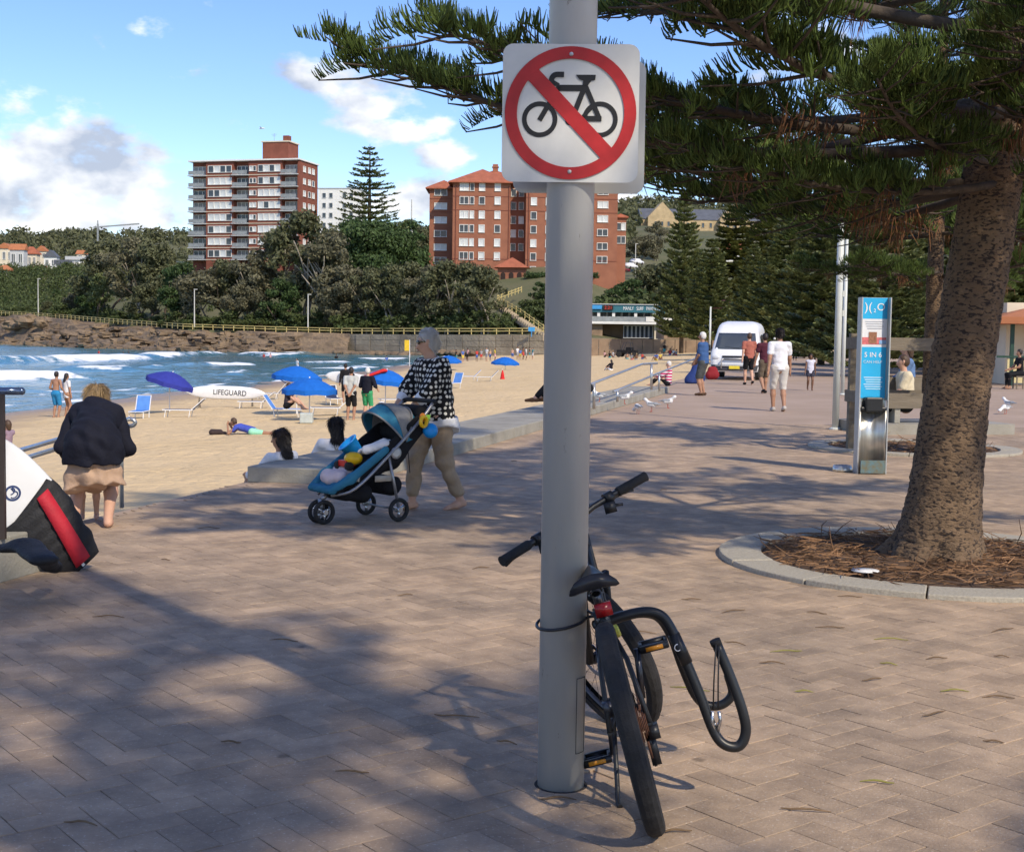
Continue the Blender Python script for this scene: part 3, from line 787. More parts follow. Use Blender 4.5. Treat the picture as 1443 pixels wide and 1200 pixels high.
for fl_i in range(8):
    z = b0 + FH * fl_i
    for (a, b) in ((0, 4.35), (11.95, 15.95), (24.95, 29.0)):
        s_ = MB(); s_.box(((a + b) / 2, .35, z - .02), (b - a + .5, 2.6, .22)); bo = s_.build('balcony', grey_w, fl)
        r_ = MB()
        r_.box(((a + b) / 2, -.88, z + .62), (b - a, .05, .85)); r_.box(((a + b) / 2, -.88, z + 1.08), (b - a + .1, .09, .07)); r_.build('railing', rail_g, bo)
        window(fl, (a + b) / 2, 1.40, z + 1.25, b - a - .5, 2.3, glass_d if rnd.random() < .55 else gal, split=3, name='balcony_door')
    for (x, w, sp, h) in ((8.2, 6.5, 4, 1.75), (17.15, 1.9, 2, 1.3), (21.5, 6.0, 4, 1.75)):
        cell = w / sp
        for q in range(sp):
            gl = glass_l if rnd.random() < .52 else glass_d
            window(fl, x - w / 2 + cell * (q + .5), -.06, z + 1.55, cell - .05, h, gl)
    for (a, b) in ((4.4, 11.9), (16.0, 24.9)):
        s_ = MB(); s_.box(((a + b) / 2, -.06, z + .02), (b - a, .1, .16)); s_.build('floor_band', cream_p, fl)
    if fl_i > 0:
        for yy in (3.2, 6.2, 8.6):
            o = window(fl, W_ + .06, yy, z + 1.5, 1.5, 1.5, glass_d if rnd.random() < .5 else glass_l); o.rotation_euler.z = PI / 2
lt = AT(365, 206, 345).z - c0.z + 9
wall(fl, 18.3, 25.2, 3, 9, zt_ + .35, lt, brick_d, 'lift_house'); wall(fl, 18.0, 25.5, 2.8, 9.2, lt, lt + .3, cream_p, 'lift_house_roof')
wall(fl, 23.6, 25.1, 3.4, 5, lt + .3, lt + 1.6, brick_d, 'chimney')
m_ = MB(); m_.tube([(20.5, 5, lt), (20.5, 5, lt + 2.4)], .05, 5); m_.box((20.5, 5, lt + 2.2), (1.4, .06, .06)); m_.box((20.5, 5, lt + 1.8), (1.0, .06, .06)); m_.build('antenna', rail_g, fl)
# ---- white block behind it
c1 = AT(448, 330, 430); wb = empty('apartment_block', (c1.x, c1.y, c1.z - 6), R(-8), 'plain white block of flats behind the red brick tower', 'building')
zz = AT(448, 266, 430).z - c1.z + 6
wall(wb, 0, 12.6, 0, 12, 0, zz, cream_p if False else white_p); wall(wb, -.2, 12.8, -.2, 12.2, zz, zz + .3, grey_w, 'parapet')
for r_ in range(5):
    for cx_ in (2.0, 4.2, 8.6, 10.8): window(wb, cx_, -.05, zz - 2.1 - 3.1 * r_, 1.2, 1.6, glass_d, grey_w)
# ---- long orange brick flats on the bank
Yr = 300.0
def bx(px): return AT(px, 380, Yr).x
def bz(py, Y=Yr, px=700): return AT(px, py, Y).z
O = Vector((bx(602), Yr, bz(420)))
rb = empty('brick_apartment_house', O, 0, 'long orange brick apartment house with terracotta hip roofs', 'building')
def lx(px): return bx(px) - O.x
def lzz(py): return bz(py) - O.z
blocks = [('left', 602, 641, 6.0, 16, 262), ('mid', 637, 718, 0, 16, 257), ('rec', 716, 742, 5.0, 16, 257.5), ('right', 740, 830, .3, 16, 258), ('end', 828, 870, 2.5, 14, 261), ('low', 869, 884, 5.5, 14, 300)]
for nm, a, b, y0, y1, ey in blocks:
    x0, x1 = lx(a), lx(b)
    wall(rb, x0, x1, y0, y1, 0, lzz(ey), brick_o)
    if nm in ('left', 'mid', 'right', 'end'):
        for fy in (277, 296.5, 365):
            s_ = MB(); s_.box(((x0 + x1) / 2, y0 - .03, lzz(fy)), (x1 - x0 + .06, .1, .14)); s_.build('string_course', brick_d, rb)
hip(rb, lx(602), lx(641), 6, 16, lzz(261.8), 2.1, tile_r, .9)
mr_ = hip(rb, lx(637), lx(718), 0, 17, lzz(256.8), 3.6, tile_r, 1.0)
hip(rb, lx(655), lx(735), 3.5, 18, lzz(249), 2.6, tile_r, 0)
hip(rb, lx(740), lx(830), .3, 16, lzz(257.8), 3.5, tile_r, 1.0)
hip(rb, lx(828), lx(870), 2.5, 14, lzz(260.8), 2.2, tile_r, .9)
hip(rb, lx(869), lx(884), 5.5, 14, lzz(299.8), .8, tile_r, .5)
wall(rb, lx(716), lx(742), 4.6, 16, lzz(257), lzz(253), brick_o, 'parapet')
cm_ = MB(); cm_.box((lx(695.5), 9, lzz(233)), (1.2, 1.2, 2.6)); cm_.box((lx(695.5), 9, lzz(228.6)), (1.5, 1.5, .3)); cm_.build('chimney', brick_o, mr_)
rows = [264, 283, 303, 322.5, 342, 361]
def wrow(pxs, y, rws, w=1.35, h=1.75, dark=.5):
    for py in rws:
        for p in pxs:
            ww = w
            if isinstance(p, tuple): p, ww = p
            window(rb, lx(p), y - .06, lzz(py), ww, h, glass_d if rnd.random() < dark else glass_l, split=2 if ww > 1.8 else 1)
wrow([(618, 2.9)], 6.0, [268] + [y + 5 for y in rows[1:]], h=1.55)
wrow([(653, 2.0), (664, 1.0), 678, 700], 0, rows)
wrow([722.5, 733.5], 5.0, [y + 4 for y in rows[:5]], w=1.2)
wrow([751, 772, 797, 818], .3, rows + [380])
wrow([(849, 2.4)], 2.5, [y + 2 for y in rows], h=1.6)
wrow([(874, 1.1), (880, 1.1)], 5.5, [314, 333], w=1.1)
for a in (641.5, 716, 744):
    s_ = MB(); s_.tube([(lx(a), -.1 if a < 730 else .2, lzz(262)), (lx(a), -.1 if a < 730 else .2, lzz(395))], .09, 5); s_.build('downpipe', brick_d, rb)
# entrance porch
pc = AT(720, 412, 288); pz = AT(720, 377, 288).z - pc.z
po = empty('porch', pc, R(-6), 'small brick porch with three dark arches and a red pyramid roof', 'porch')
wall(po, -2.9, 2.9, 0, 4.4, -1, pz, brick_o)
rf_ = MB(); rf_.add([(-3.8, -.9, pz), (3.8, -.9, pz), (3.8, 5.3, pz), (-3.8, 5.3, pz), (0, 2.2, pz + 2.3)], [(0, 1, 4), (1, 2, 4), (2, 3, 4), (3, 0, 4), (3, 2, 1, 0)]); rf_.build('roof', tile_r, po)
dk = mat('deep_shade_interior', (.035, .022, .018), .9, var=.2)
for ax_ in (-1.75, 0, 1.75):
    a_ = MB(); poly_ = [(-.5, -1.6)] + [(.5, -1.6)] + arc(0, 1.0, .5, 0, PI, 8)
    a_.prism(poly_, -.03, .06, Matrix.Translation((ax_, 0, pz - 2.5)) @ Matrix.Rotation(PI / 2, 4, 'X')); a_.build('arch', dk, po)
# ---- houses far left and other small buildings
def house(pl, pr_, yb, ye, yr, Y, wm, rm, label, kind='hip', rz=0, wins=3, name='house', storeys=1):
    a, b = AT(pl, yb, Y), AT(pr_, yb, Y)
    w = (b.x - a.x) / math.cos(rz); he = AT(pl, ye, Y).z - a.z; hr = AT(pl, yr, Y).z - AT(pl, ye, Y).z
    e = empty(name, (a.x, Y, a.z - 4), rz, label, 'house')
    wall(e, 0, w, 0, w * .7, 0, he + 4, wm)
    if kind == 'hip': hip(e, 0, w, 0, w * .7, he + 4, hr, rm, .5)
    elif kind == 'flat': wall(e, -.3, w + .3, -.6, w * .7, he + 4, he + 4 + max(hr, .3), rm, 'roof')
    else: gable(e, 0, w, 0, w * .7, he + 4, hr, rm, .4, 'y' if kind == 'front' else 'x')
    for s_ in range(storeys):
        for i in range(wins):
            window(e, w * (i + .5) / wins, -.06, 4 + he * (s_ + .55) / storeys, w / wins * .55, he / storeys * .5, glass_d, split=2)
    return e
house(-6, 18, 372, 350, 342, 500, cream_p, tile_o, 'cream house with an orange roof at the far left edge', 'front')
house(14, 34, 378, 352, 343, 470, grey_w, tile_o, 'pale house under a bright orange tile roof above the rocks', 'side', wins=2)
house(32, 52, 382, 357, 347, 480, cream_p, tile_r, 'cream house with a brown hip roof next to the orange roof')
house(62, 80, 380, 362, 352, 460, white_p, slate, 'small white gabled house with a grey roof above the rocks', 'front', wins=2)
house(78, 96, 388, 372, 366, 445, white_p, slate, 'white house with a dark flat balcony front', 'flat', wins=3, storeys=1)
house(94, 132, 392, 366, 361, 450, white_p, grey_w, 'wide modern white house with two glazed storeys', 'flat', wins=6, storeys=2)
house(108, 128, 364, 358, 352, 490, cream_p, tile_o, 'cream house with orange roof behind the modern white house', 'side', wins=2)
house(6, 44, 412, 402, 396, 420, white_p, grey_w, 'low white boatshed among bushes at far left', 'side', wins=3)
house(218, 258, 378, 370, 368, 360, cream_p, cream_p, 'low cream building half hidden left of the brick tower', 'flat', wins=5)
house(572, 603, 392, 378, 376, 330, cream_p, white_p, 'low white flat-roofed building left of the orange flats', 'flat', wins=4)
house(40, 62, 398, 382, 374, 440, cream_p, tile_r, 'small cream cottage with red roof below the white gabled house', 'side', wins=3)
house(-4, 14, 394, 380, 373, 430, white_p, tile_o, 'small white cottage at the very left above the rocks', 'hip', wins=2)
house(50, 66, 366, 354, 346, 520, cream_p, tile_o, 'little house with orange roof behind the brown hip roof', 'front', wins=2)
house(1014, 1062, 395, 352, 340, 380, white_p, tile_r, 'white three storey house showing between the pines', 'hip', wins=4, storeys=3)
# gothic sandstone college on the hill
cA = AT(905, 352, 520); cg = empty('gothic_college', (cA.x, 520, cA.z - 6), R(4), 'yellow sandstone gothic college with pointed gable on the hill', 'building')
sc_ = 520 / F
zE, zR = (352 - 308) * sc_ + 6, (308 - 291) * sc_
wall(cg, 0, 46, 3, 16, 0, zE, stone_y); gable(cg, 0, 46, 3, 16, zE, zR, slate, .3, 'x')
wall(cg, 2, 13, 0, 8, 0, zE + .5, stone_y, 'bay'); gable(cg, 2, 13, 0, 9, zE + .5, zR + 1.2, stone_y, .05, 'y', 'gable')
wall(cg, 30, 41, 0, 8, 0, zE + .5, stone_y, 'bay'); gable(cg, 30, 41, 0, 9, zE + .5, zR + 1.2, stone_y, .05, 'y', 'gable')
for x_ in (5, 7.5, 10, 15, 18, 21, 24, 27, 33, 35.5, 38, 43):
    for s_ in range(3): window(cg, x_, -.05 if (2 < x_ < 13 or 30 < x_ < 41) else 2.95, zE - 2 - 3.4 * s_, 1.1, 1.9, glass_d, stone_y)
# ---- surf pavilion on the beach front
teal = mat('teal_fascia', (.035, .15, .19), .5, var=.08)
brown_b = mat('brown_brick', (.27, .19, .125), .9, var=.2, scale=.7)
Yp = 236.0
pA = AT(828, 477, Yp)
pv = empty('surf_pavilion', (pA.x, Yp, pA.z), 0, 'two storey surf pavilion with a teal name fascia', 'building')
q = Yp / F
PWd = (936 - 828) * q
def ph(py): return (477 - py) * q
wall(pv, 0, PWd, 4, 12, 0, ph(430), brown_b)
wall(pv, -.4, PWd + .6, -.6, 12.3, ph(456), ph(452.5), white_p, 'floor_slab')
wall(pv, 0, (849 - 828) * q, .4, 4, 0, ph(456), brown_b, 'lower_wall'); wall(pv, (922 - 828) * q, PWd, .4, 4, 0, ph(456), cream_p, 'lower_wall')
for i in range(7): window(pv, (882 + i * 6 - 828) * q, 1.6, ph(466.5), 6 * q - .05, 2.25, glass_d, grey_w, name='glass_door')
for i in range(9): window(pv, (840 + i * 10.5 - 828) * q, 2.0, ph(445.5), 10.5 * q - .1, 1.7, glass_d, grey_w)
wall(pv, 0, PWd, -.2, 12, ph(439.5), ph(429), teal, 'fascia'); wall(pv, -.3, PWd + .3, -.4, 12.2, ph(429), ph(427.8), grey_w, 'roof')
for p_ in (843, 864, 895, 921):
    s_ = MB(); s_.box(((p_ - 828) * q, .2, ph(446)), (.5, .4, ph(439.6) - ph(452.4))); s_.build('column', white_p, pv)
s_ = MB(); s_.box((PWd / 2, -.3, ph(448.8)), (PWd, .05, .8)); s_.build('balustrade', rail_g, pv)
bl = mat('blue_sign', (.05, .30, .62), .5, var=.05); rdm = mat('red_sign', (.6, .05, .03), .5, var=.05); lt_m = mat('white_lettering', (.82, .82, .82), .5, var=.02)
for nm, x0, x1, y0, y1, m in (('blue_sign', 830, 847, 430, 435.5, bl), ('sign_panel', 849, 863, 430.5, 436.5, dk), ('banner', 909, 926, 445.2, 452, white_p)):
    wall(pv, (x0 - 828) * q, (x1 - 828) * q, -.5, -.36, ph(y1), ph(y0), m, nm)
text_mesh('lettering', 'MANLY   SURF   PAVILION', .9, lt_m, pv, ((903 - 828) * q, -.24, ph(434.2)), (PI / 2, 0, 0), .03, xs=.62)
text_mesh('lettering', '2:21', .8, rdm, pv, ((856 - 828) * q, -.54, ph(433.6)), (PI / 2, 0, 0), .03)
# orange shop behind the van
oA = AT(975, 478, 215)
sh_ = empty('beach_shop', oA, R(3), 'low shop with ochre upper wall behind the white van', 'building')
q2 = 215 / F
ochre = mat('ochre_render', (.52, .30, .12), .85, var=.1)
wall(sh_, -4.5, 9, 0, 8, 0, 26 * q2, brown_b); wall(sh_, -4.8, 9.3, -1.5, 8, 26 * q2, 29 * q2, white_p, 'awning'); wall(sh_, 1.2, 8.6, .5, 8, 29 * q2, 45 * q2, ochre, 'upper_wall')
hip(sh_, .8, 9, .2, 8, 45 * q2, 1.6, tile_r, .3)
wall(sh_, 5.2, 8.0, .3, .45, 34 * q2, 40 * q2, bl, 'blue_sign'); wall(sh_, 2.6, 5.0, -1.62, -1.52, 27 * q2, 31 * q2, white_p, 'white_sign')
for i in range(5): window(sh_, -3 + 2.4 * i, -.05, 12 * q2, 1.5, 1.9, glass_d if i != 2 else dk, brown_b)
# brown retaining wall behind the sand
bw = empty('beach_wall', AT(840, 496, 205), label='low brown wall at the back of the beach before the pavilion', cat='wall')
a_, b_ = AT(828, 496, 205), AT(1012, 496, 205)
for i in range(12):
    p0, p1 = a_.lerp(b_, i / 12) - Vector(bw.location), a_.lerp(b_, (i + 1) / 12) - Vector(bw.location)
    m = MB(); m.box(((p0.x + p1.x) / 2, rnd.uniform(-.05, .05), .55), (p1.x - p0.x - .08, .6, 3.0)); m.build('wall_panel', brown_b, bw)
# kiosk at the right edge
kA = G(1418, 543)
ki = empty('kiosk', kA, R(-6), 'kiosk with an orange tiled roof and cream posts at the right edge', 'kiosk')
sK = kA.y / F
cr_y = mat('cream_yellow_panel', (.62, .52, .26), .7, var=.08); dkg = mat('dark_green_post', (.02, .06, .04), .5)
wall(ki, .3, 6, 1.5, 6, 0, 118 * sK, cream_p); hip(ki, 0, 6.5, -.2, 6.4, 96 * sK, 36 * sK, tile_o, .5)
for x_ in (.15, 2.2, 4.4):
    s_ = MB(); s_.box((x_, 0, 48 * sK), (.13, .13, 95 * sK)); s_.build('post', dkg, ki)
wall(ki, .0, .9, -.05, .02, .1, 1.0, cr_y, 'panel'); wall(ki, -.4, 6, -.09, -.06, 1.02, 1.1, dkg, 'counter_rail')
# construction crane far left
cc = AT(138, 352, 620); cr_ = empty('tower_crane', cc, label='thin construction crane on the skyline at left', cat='crane'); q3 = 620 / F
m = MB(); m.bar((0, 0, -8), (0, 0, 36 * q3), .7, .7); m.build('mast', rail_g, cr_)
m = MB(); m.bar((-2, 0, 31 * q3), (58 * q3, 0, 37 * q3), .5, .6); m.build('jib', rail_g, cr_)
m = MB(); m.bar((0, 0, 36 * q3), (0, 0, 41 * q3), .4, .4); m.build('mast_top', rail_g, cr_)
# radio mast, lamp posts on the path
lamp_m = mat('pale_pole', (.62, .61, .56), .5, var=.05)
def lamp(px, yb, yt, Y, label):
    p = AT(px, yb, Y); h = (yb - yt) * Y / F
    e = empty('lamp_post', p, label=label, cat='lamp post', group='lamp posts on the far shore')
    m = MB(); m.tube([(0, 0, -.4), (0, 0, h)], [.13, .09], 6); m.build('pole', lamp_m, e)
    m = MB(); m.box((.25, 0, h), (.7, .22, .12)); m.build('lamp_head', lamp_m, e)
lamp(54, 446, 393, 330, 'pale lamp post on the rocks at the far left')
lamp(274, 458, 408, 266, 'slim lamp post below the brick tower')
lamp(434, 458, 415, 255, 'slim lamp post among the trees below the white block')
lamp(679, 462, 416, 240, 'lamp post beside the pale trunks left of the stairs')
lamp(895, 388, 344, 330, 'street lamp on the slope right of the orange flats')
m = MB(); mp_ = AT(580, 330, 600); m.tube([mp_ - mp_, (0, 0, 48 * 600 / F)], [.5, .3], 5); tag(m.build('radio_mast', lamp_m, loc=mp_), 'thin white mast on the skyline left of the orange flats', 'mast')
# parked cars on the slope
def small_car(p, m, label, rz=0):
    e = empty('parked_car', p, rz, label, 'car', 'cars parked on the hill')
    b = MB(); b.loft([[Vector((x, y, z)) for y, z in ((-.85, .3), (.85, .3), (.88, .75), (.7 if c else .86, t), (-.7 if c else -.86, t), (-.88, .75))] for x, t, c in ((-2.1, .8, 0), (-1.9, .95, 0), (-1.4, 1.4, 1), (.3, 1.45, 1), (1.0, .98, 0), (2.0, .85, 0), (2.15, .7, 0))])
    b.build('body', m, e, True)
    for x in (-1.3, 1.3):
        for y in (-.84, .84):
            w = MB(); w.lathe([(.31, -.1), (.31, .1)], 10, (x, y, .31), (0, 1, 0)); w.build('wheel', dk, e)
small_car(AT(874, 384, 318), mat('maroon_car', (.16, .015, .03), .3, var=.05), 'maroon car parked beside the orange flats', R(20))
small_car(AT(500, 384, 318), mat('navy_car', (.02, .03, .09), .3, var=.05), 'dark blue car parked under the fig tree')
small_car(AT(540, 386, 318), mat('silver_car', (.4, .42, .44), .3, var=.05), 'silver car parked right of the fig tree')
for k in range(2): small_car(AT(888 + 9 * k, 379 - 6 * k, 322 + 10 * k), mat('white_car', (.75, .75, .75), .3, var=.02), ('white car on the slope right of the maroon car', 'second white car further up the slope by the orange flats')[k], R(55))
# ================================================================== TREES BEYOND
gnarl = mat('pale_bark', (.30, .26, .20), .9, var=.3, scale=1.2, bump=.5, bscale=8)
bark_d = mat('dark_bark', (.10, .075, .055), .95, var=.3, scale=1.5, bump=.6, bscale=8)
lf = {'olive': leafmat('foliage_olive', (.15, .155, .072), (.085, .092, .045)), 'grey': leafmat('foliage_grey', (.19, .175, .10), (.115, .112, .065)),
      'fig': leafmat('foliage_fig', (.085, .135, .042), (.045, .075, .026)), 'pine': leafmat('foliage_pine', (.235, .26, .10), (.125, .155, .062)),
      'lime': leafmat('foliage_lime', (.19, .19, .05), (.10, .12, .035)), 'shrub': leafmat('foliage_shrub', (.11, .14, .045), (.055, .075, .026))}
def leaf_cloud(clumps, per, size, seed, flat=.75, shell=.55):
    """clumps: (x,y,z,r); small bent leaf quads spread through each clump"""
    rs = np.random.RandomState(seed); Vs = []
    for (x, y, z, r) in clumps:
        n = int(per * (r / 1.5) ** 2)
        d = rs.normal(size=(n, 3)); d /= np.linalg.norm(d, axis=1)[:, None]
        rad = r * (shell + (1 - shell) * rs.rand(n)) * (1 + .18 * rs.normal(size=n))
        c = np.array([x, y, z]) + d * rad[:, None] * np.array([1, 1, flat])
        nrm = d + rs.normal(size=(n, 3)) * .8; nrm /= np.linalg.norm(nrm, axis=1)[:, None]
        u = np.cross(nrm, rs.normal(size=(n, 3))); u /= np.linalg.norm(u, axis=1)[:, None]
        w = np.cross(nrm, u)
        s = size * (.6 + .8 * rs.rand(n))[:, None]
        Vs.append(np.stack((c - u * s, c - w * s * .5 + nrm * s * .1, c + u * s, c + w * s * .5 + nrm * s * .1), 1))
    V = np.concatenate(Vs).reshape(-1, 3)
    return V, np.arange(len(V)).reshape(-1, 4)
def broadleaf(seed, h, w, style):
    rs = random.Random(seed); clumps = []; m = MB()
    trunk_h = h * {'tall': .42, 'round': .3, 'low': .15, 'wide': .25}[style]
    nt_ = {'tall': 3, 'round': 2, 'low': 3, 'wide': 2}[style]
    for k in range(nt_):
        a = rs.uniform(0, 6.28); bx_, by_ = rs.uniform(-.12, .12) * w, rs.uniform(-.12, .12) * w
        tp = Vector((bx_ + math.cos(a) * w * .13, by_ + math.sin(a) * w * .13, trunk_h * rs.uniform(.85, 1.1)))
        r0 = h * .016 + .04
        m.tube(smooth_path([(bx_, by_, -.8), (bx_ * .8 + rs.uniform(-.2, .2), by_, trunk_h * .45), tp], 3), [r0 * (1 - .055 * i) for i in range(7)], 6)
        for q_ in range(4):
            a2 = a + rs.uniform(-1.5, 1.5); e = tp + Vector((math.cos(a2) * w * rs.uniform(.15, .32), math.sin(a2) * w * rs.uniform(.15, .32), h * rs.uniform(.12, .36)))
            m.tube(smooth_path([tp, tp.lerp(e, .5) + Vector((0, 0, rs.uniform(-.2, .4))), e], 3), [r0 * .6 * (1 - .1 * i) for i in range(7)], 5)
    n = {'tall': 26, 'round': 24, 'low': 20, 'wide': 34}[style]
    for i in range(n):
        t = rs.random(); a = rs.uniform(0, 6.28)
        z = trunk_h * .8 + (h - trunk_h * .8) * t * .93
        prof = math.sin(PI * (.16 + .80 * t)) ** .7
        rr_ = w * .5 * prof * math.sqrt(rs.random())
        clumps.append((rr_ * math.cos(a), rr_ * math.sin(a), z, w * rs.uniform(.10, .185)))
    return m, clumps
TV = {}
def tree_variant(key, seed, h, w, style, leaf, per, size, bark):
    m, cl = broadleaf(seed, h, w, style)
    V, Fq = leaf_cloud(cl, per, size, seed)
    TV[key] = (m.mesh('trunk', bark, True), np_mesh('crown', V, Fq, lf[leaf]), h)
tree_variant('a', 1, 14, 11, 'round', 'olive', 230, .34, bark_d); tree_variant('b', 2, 15, 10, 'tall', 'grey', 200, .32, gnarl)
tree_variant('c', 3, 12, 11, 'round', 'grey', 230, .33, gnarl); tree_variant('d', 4, 12, 8.5, 'tall', 'olive', 200, .30, gnarl)
tree_variant('fig', 5, 13, 20, 'wide', 'fig', 240, .38, bark_d); tree_variant('sh', 6, 3.2, 5, 'low', 'shrub', 260, .24, bark_d)
tree_variant('e', 8, 13, 10, 'round', 'fig', 230, .33, bark_d); tree_variant('dk', 9, 14, 7, 'tall', 'pine', 240, .33, bark_d)
def put_tree(key, px, yt, Y, label, wscale=1.0, yb=None, group='trees on the headland', name='tree', base=None):
    if base is None:
        x = AT(px, 400, Y).x; z = float(landz(x, Y)) if yb is None else AT(px, yb, Y).z
        base = Vector((x, Y, z))
    tr, cr, h0 = TV[key]
    H_ = max(2.0, AT(px, yt, Y).z - base.z)
    e = empty(name, base, rnd.uniform(0, 6.28), label, 'tree' if name != 'shrub' else 'shrub', group)
    s = H_ / h0
    for nm, me in (('trunk', tr), ('crown', cr)):
        o = link(nm, me, e); o.scale = (s * wscale, s * wscale, s)
    return e
def Yof(px, back):                                     # depth of a spot `back` metres behind the path
    Y = 260.0
    for _ in range(12): Y = interp(AT(px, 450, Y).x, FX, FY) + back
    return Y
FRONT = [('c', 100, 414, 10, 'low grey-green tree at the far left end of the bank'), ('e', 128, 396, 12, 'dark tree in front of the modern white house'), ('a', 150, 340, 16, 'big dark tree right of the modern white house'),
         ('b', 188, 334, 14, 'tall olive tree below the crane jib'), ('a', 222, 342, 18, 'broad dark tree left of the brick tower'), ('dk', 141, 385, 9, 'narrow black-green cypress-like tree on the bank'),
         ('e', 258, 372, 12, 'dense dark tree under the left corner of the brick tower'), ('c', 292, 376, 10, 'rounded tree under the brick tower balconies'), ('a', 325, 366, 13, 'dark spreading tree under the middle of the brick tower'),
         ('b', 362, 356, 12, 'olive tree under the right half of the brick tower'), ('b', 402, 322, 14, 'tall tree rising over the tower corner'), ('d', 432, 300, 15, 'tallest gum tree right of the brick tower'),
         ('b', 462, 326, 12, 'loose grey tree below the white block'), ('c', 492, 372, 8, 'low grey tree with pale twisted limbs below the fig'), ('d', 522, 378, 7, 'thin-stemmed grey tree left of the pale trunk row'),
         ('d', 552, 374, 7, 'first pale-trunked tree of the row above the sea wall'), ('d', 580, 371, 8, 'second pale-trunked tree of the row above the sea wall'), ('b', 606, 374, 7, 'third pale-trunked tree of the row, left of the older woman'),
         ('d', 630, 369, 7, 'fourth pale-trunked tree of the row, behind the older woman'), ('d', 655, 371, 7, 'fifth pale-trunked tree of the row above the sea wall'), ('d', 682, 376, 6, 'last pale-trunked tree of the row next to the stairs'),
         ('c', 345, 400, 6, 'low grey tree by the slim lamp post'), ('a', 205, 400, 7, 'low dark tree on the bank below the tall olive tree'), ('c', 475, 405, 5, 'low scrubby tree above the left end of the sea wall'),
         ('e', 395, 395, 7, 'dark low tree behind the slim lamp post'), ('a', 66, 424, 8, 'bushy tree behind the far left lamp post')]
FRONT += [('e', 8, 418, 26, 'dense green bush-like tree at the far left edge above the rocks'), ('c', 30, 424, 20, 'pale scrubby tree left of the far lamp post'), ('a', 48, 412, 34, 'dark tree below the white gabled house'), ('e', 78, 408, 30, 'green tree under the white house with balcony'), ('c', 112, 404, 26, 'olive tree at the corner of the modern white house'), ('a', 20, 404, 60, 'tree in front of the bright orange roof'), ('b', 62, 398, 58, 'thin tree between the far left houses')]
for key, px, yt, back, lab in FRONT: put_tree(key, px, yt, Yof(px, back), lab, rnd.uniform(.9, 1.15))
put_tree('fig', 520, 318, 300, 'wide dark green fig tree below the Norfolk pine', 1.0)
put_tree('fig', 478, 335, 304, 'second wide fig tree beside the white block', .9)
put_tree('e', 575, 312, 400, 'rounded tree on the skyline left of the orange flats'); put_tree('a', 600, 318, 420, 'tree on the skyline touching the orange flats')
put_tree('c', 905, 330, 350, 'green tree right of the orange flats'); put_tree('b', 925, 312, 380, 'bare-looking tree below the gothic college'); put_tree('e', 890, 395, 262, 'dense tree on the slope above the pavilion', 1.2)
put_tree('a', 925, 372, 268, 'spreading dark tree above the teal fascia', 1.2); put_tree('c', 800, 392, 262, 'scrubby tree behind the sign pole', 1.2); put_tree('e', 760, 398, 262, 'bushy tree left of the sign pole on the bank', 1.1)
put_tree('e', 870, 405, 258, 'round bush-like tree right of the sign pole', 1.1)
for i, (px, yt, Y) in enumerate([(740, 440, 240), (725, 437, 245), (757, 433, 244), (712, 448, 237), (775, 430, 248), (850, 420, 250), (905, 415, 252), (690, 450, 240), (790, 428, 250), (745, 424, 256), (820, 425, 250), (770, 412, 258)]):
    put_tree('sh', px, yt, Y, 'green shrub on the bank by the stairs, number of ' + ['the lowest row', 'the middle row', 'the top row'][i % 3] if False else ['low green shrub right at the stair rail', 'green shrub below the brick porch', 'bright shrub between stairs and sign pole', 'small shrub at the foot of the stairs', 'shrub just left of the sign pole', 'shrub just right of the sign pole', 'shrub above the blue pavilion sign', 'low bush under the last pale trunk', 'shrub behind the sign pole', 'shrub high on the bank under the orange flats', 'shrub on the slope behind the pole', 'shrub at the top of the bank by the hedge'][i], 1.2, group='shrubs on the bank', name='shrub')
OR26 = [a for a in 'first second third fourth fifth sixth seventh eighth ninth tenth eleventh twelfth thirteenth fourteenth fifteenth sixteenth seventeenth eighteenth nineteenth twentieth twenty-first twenty-second twenty-third twenty-fourth twenty-fifth twenty-sixth'.split()]
for i in range(26):
    px = 10 + i * 26.5; Y = Yof(px, 4.5 + 1.5 * (i % 3))
    put_tree('sh', px, 447 - (i * 7 % 11) - (8 if px < 120 else 0), Y, OR26[i] + ' low scrub bush from the left, just behind the long yellow fence', 1.3, group='scrub behind the fence', name='shrub')
# second ring of trees further up, read as one far wood
far_cl = []; rsf = random.Random(3)
for k in range(900):
    px = rsf.uniform(-60, 1400); Y = rsf.uniform(420 if px > 160 else 560, 950)
    if 885 < px < 1095 and Y < 545: continue
    x = AT(px, 400, Y).x; r = rsf.uniform(3.0, 6.5)
    far_cl.append((x, Y, float(landz(x, Y)) + r * .5, r))
V, Fq = leaf_cloud(far_cl, 9, 1.3, 11, .8, .8)
tag(link('hillside_wood', np_mesh('hillside_wood', V, Fq, lf['olive'])), 'dark green wood covering the far hill', 'wood', kind='stuff')
bs = []
for k in range(700):
    px = rsf.uniform(-20, 700) if k < 450 else rsf.uniform(-20, 150); Y = Yof(px, rsf.uniform(5, 75)); x = AT(px, 400, Y).x; r = rsf.uniform(.7, 1.9) * (1.7 if px < 150 else 1); bs.append((x, Y, float(landz(x, Y)) + r * .35, r))
V, Fq = leaf_cloud(bs, 60, .34, 21, .7, .6)
tag(link('bank_scrub', np_mesh('bank_scrub', V, Fq, lf['shrub'])), 'low scrub covering the bank above the coastal path', 'scrub', kind='stuff')
# hedge under the orange flats
V, Fq = leaf_cloud([(AT(742 + i * 3, 388, 285).x, 285, AT(742 + i * 3, 388, 285).z, .9) for i in range(34)], 260, .2, 4)
tag(link('hedge', np_mesh('hedge', V, Fq, lf['fig'])), 'clipped green hedge along the foot of the orange flats', 'hedge')
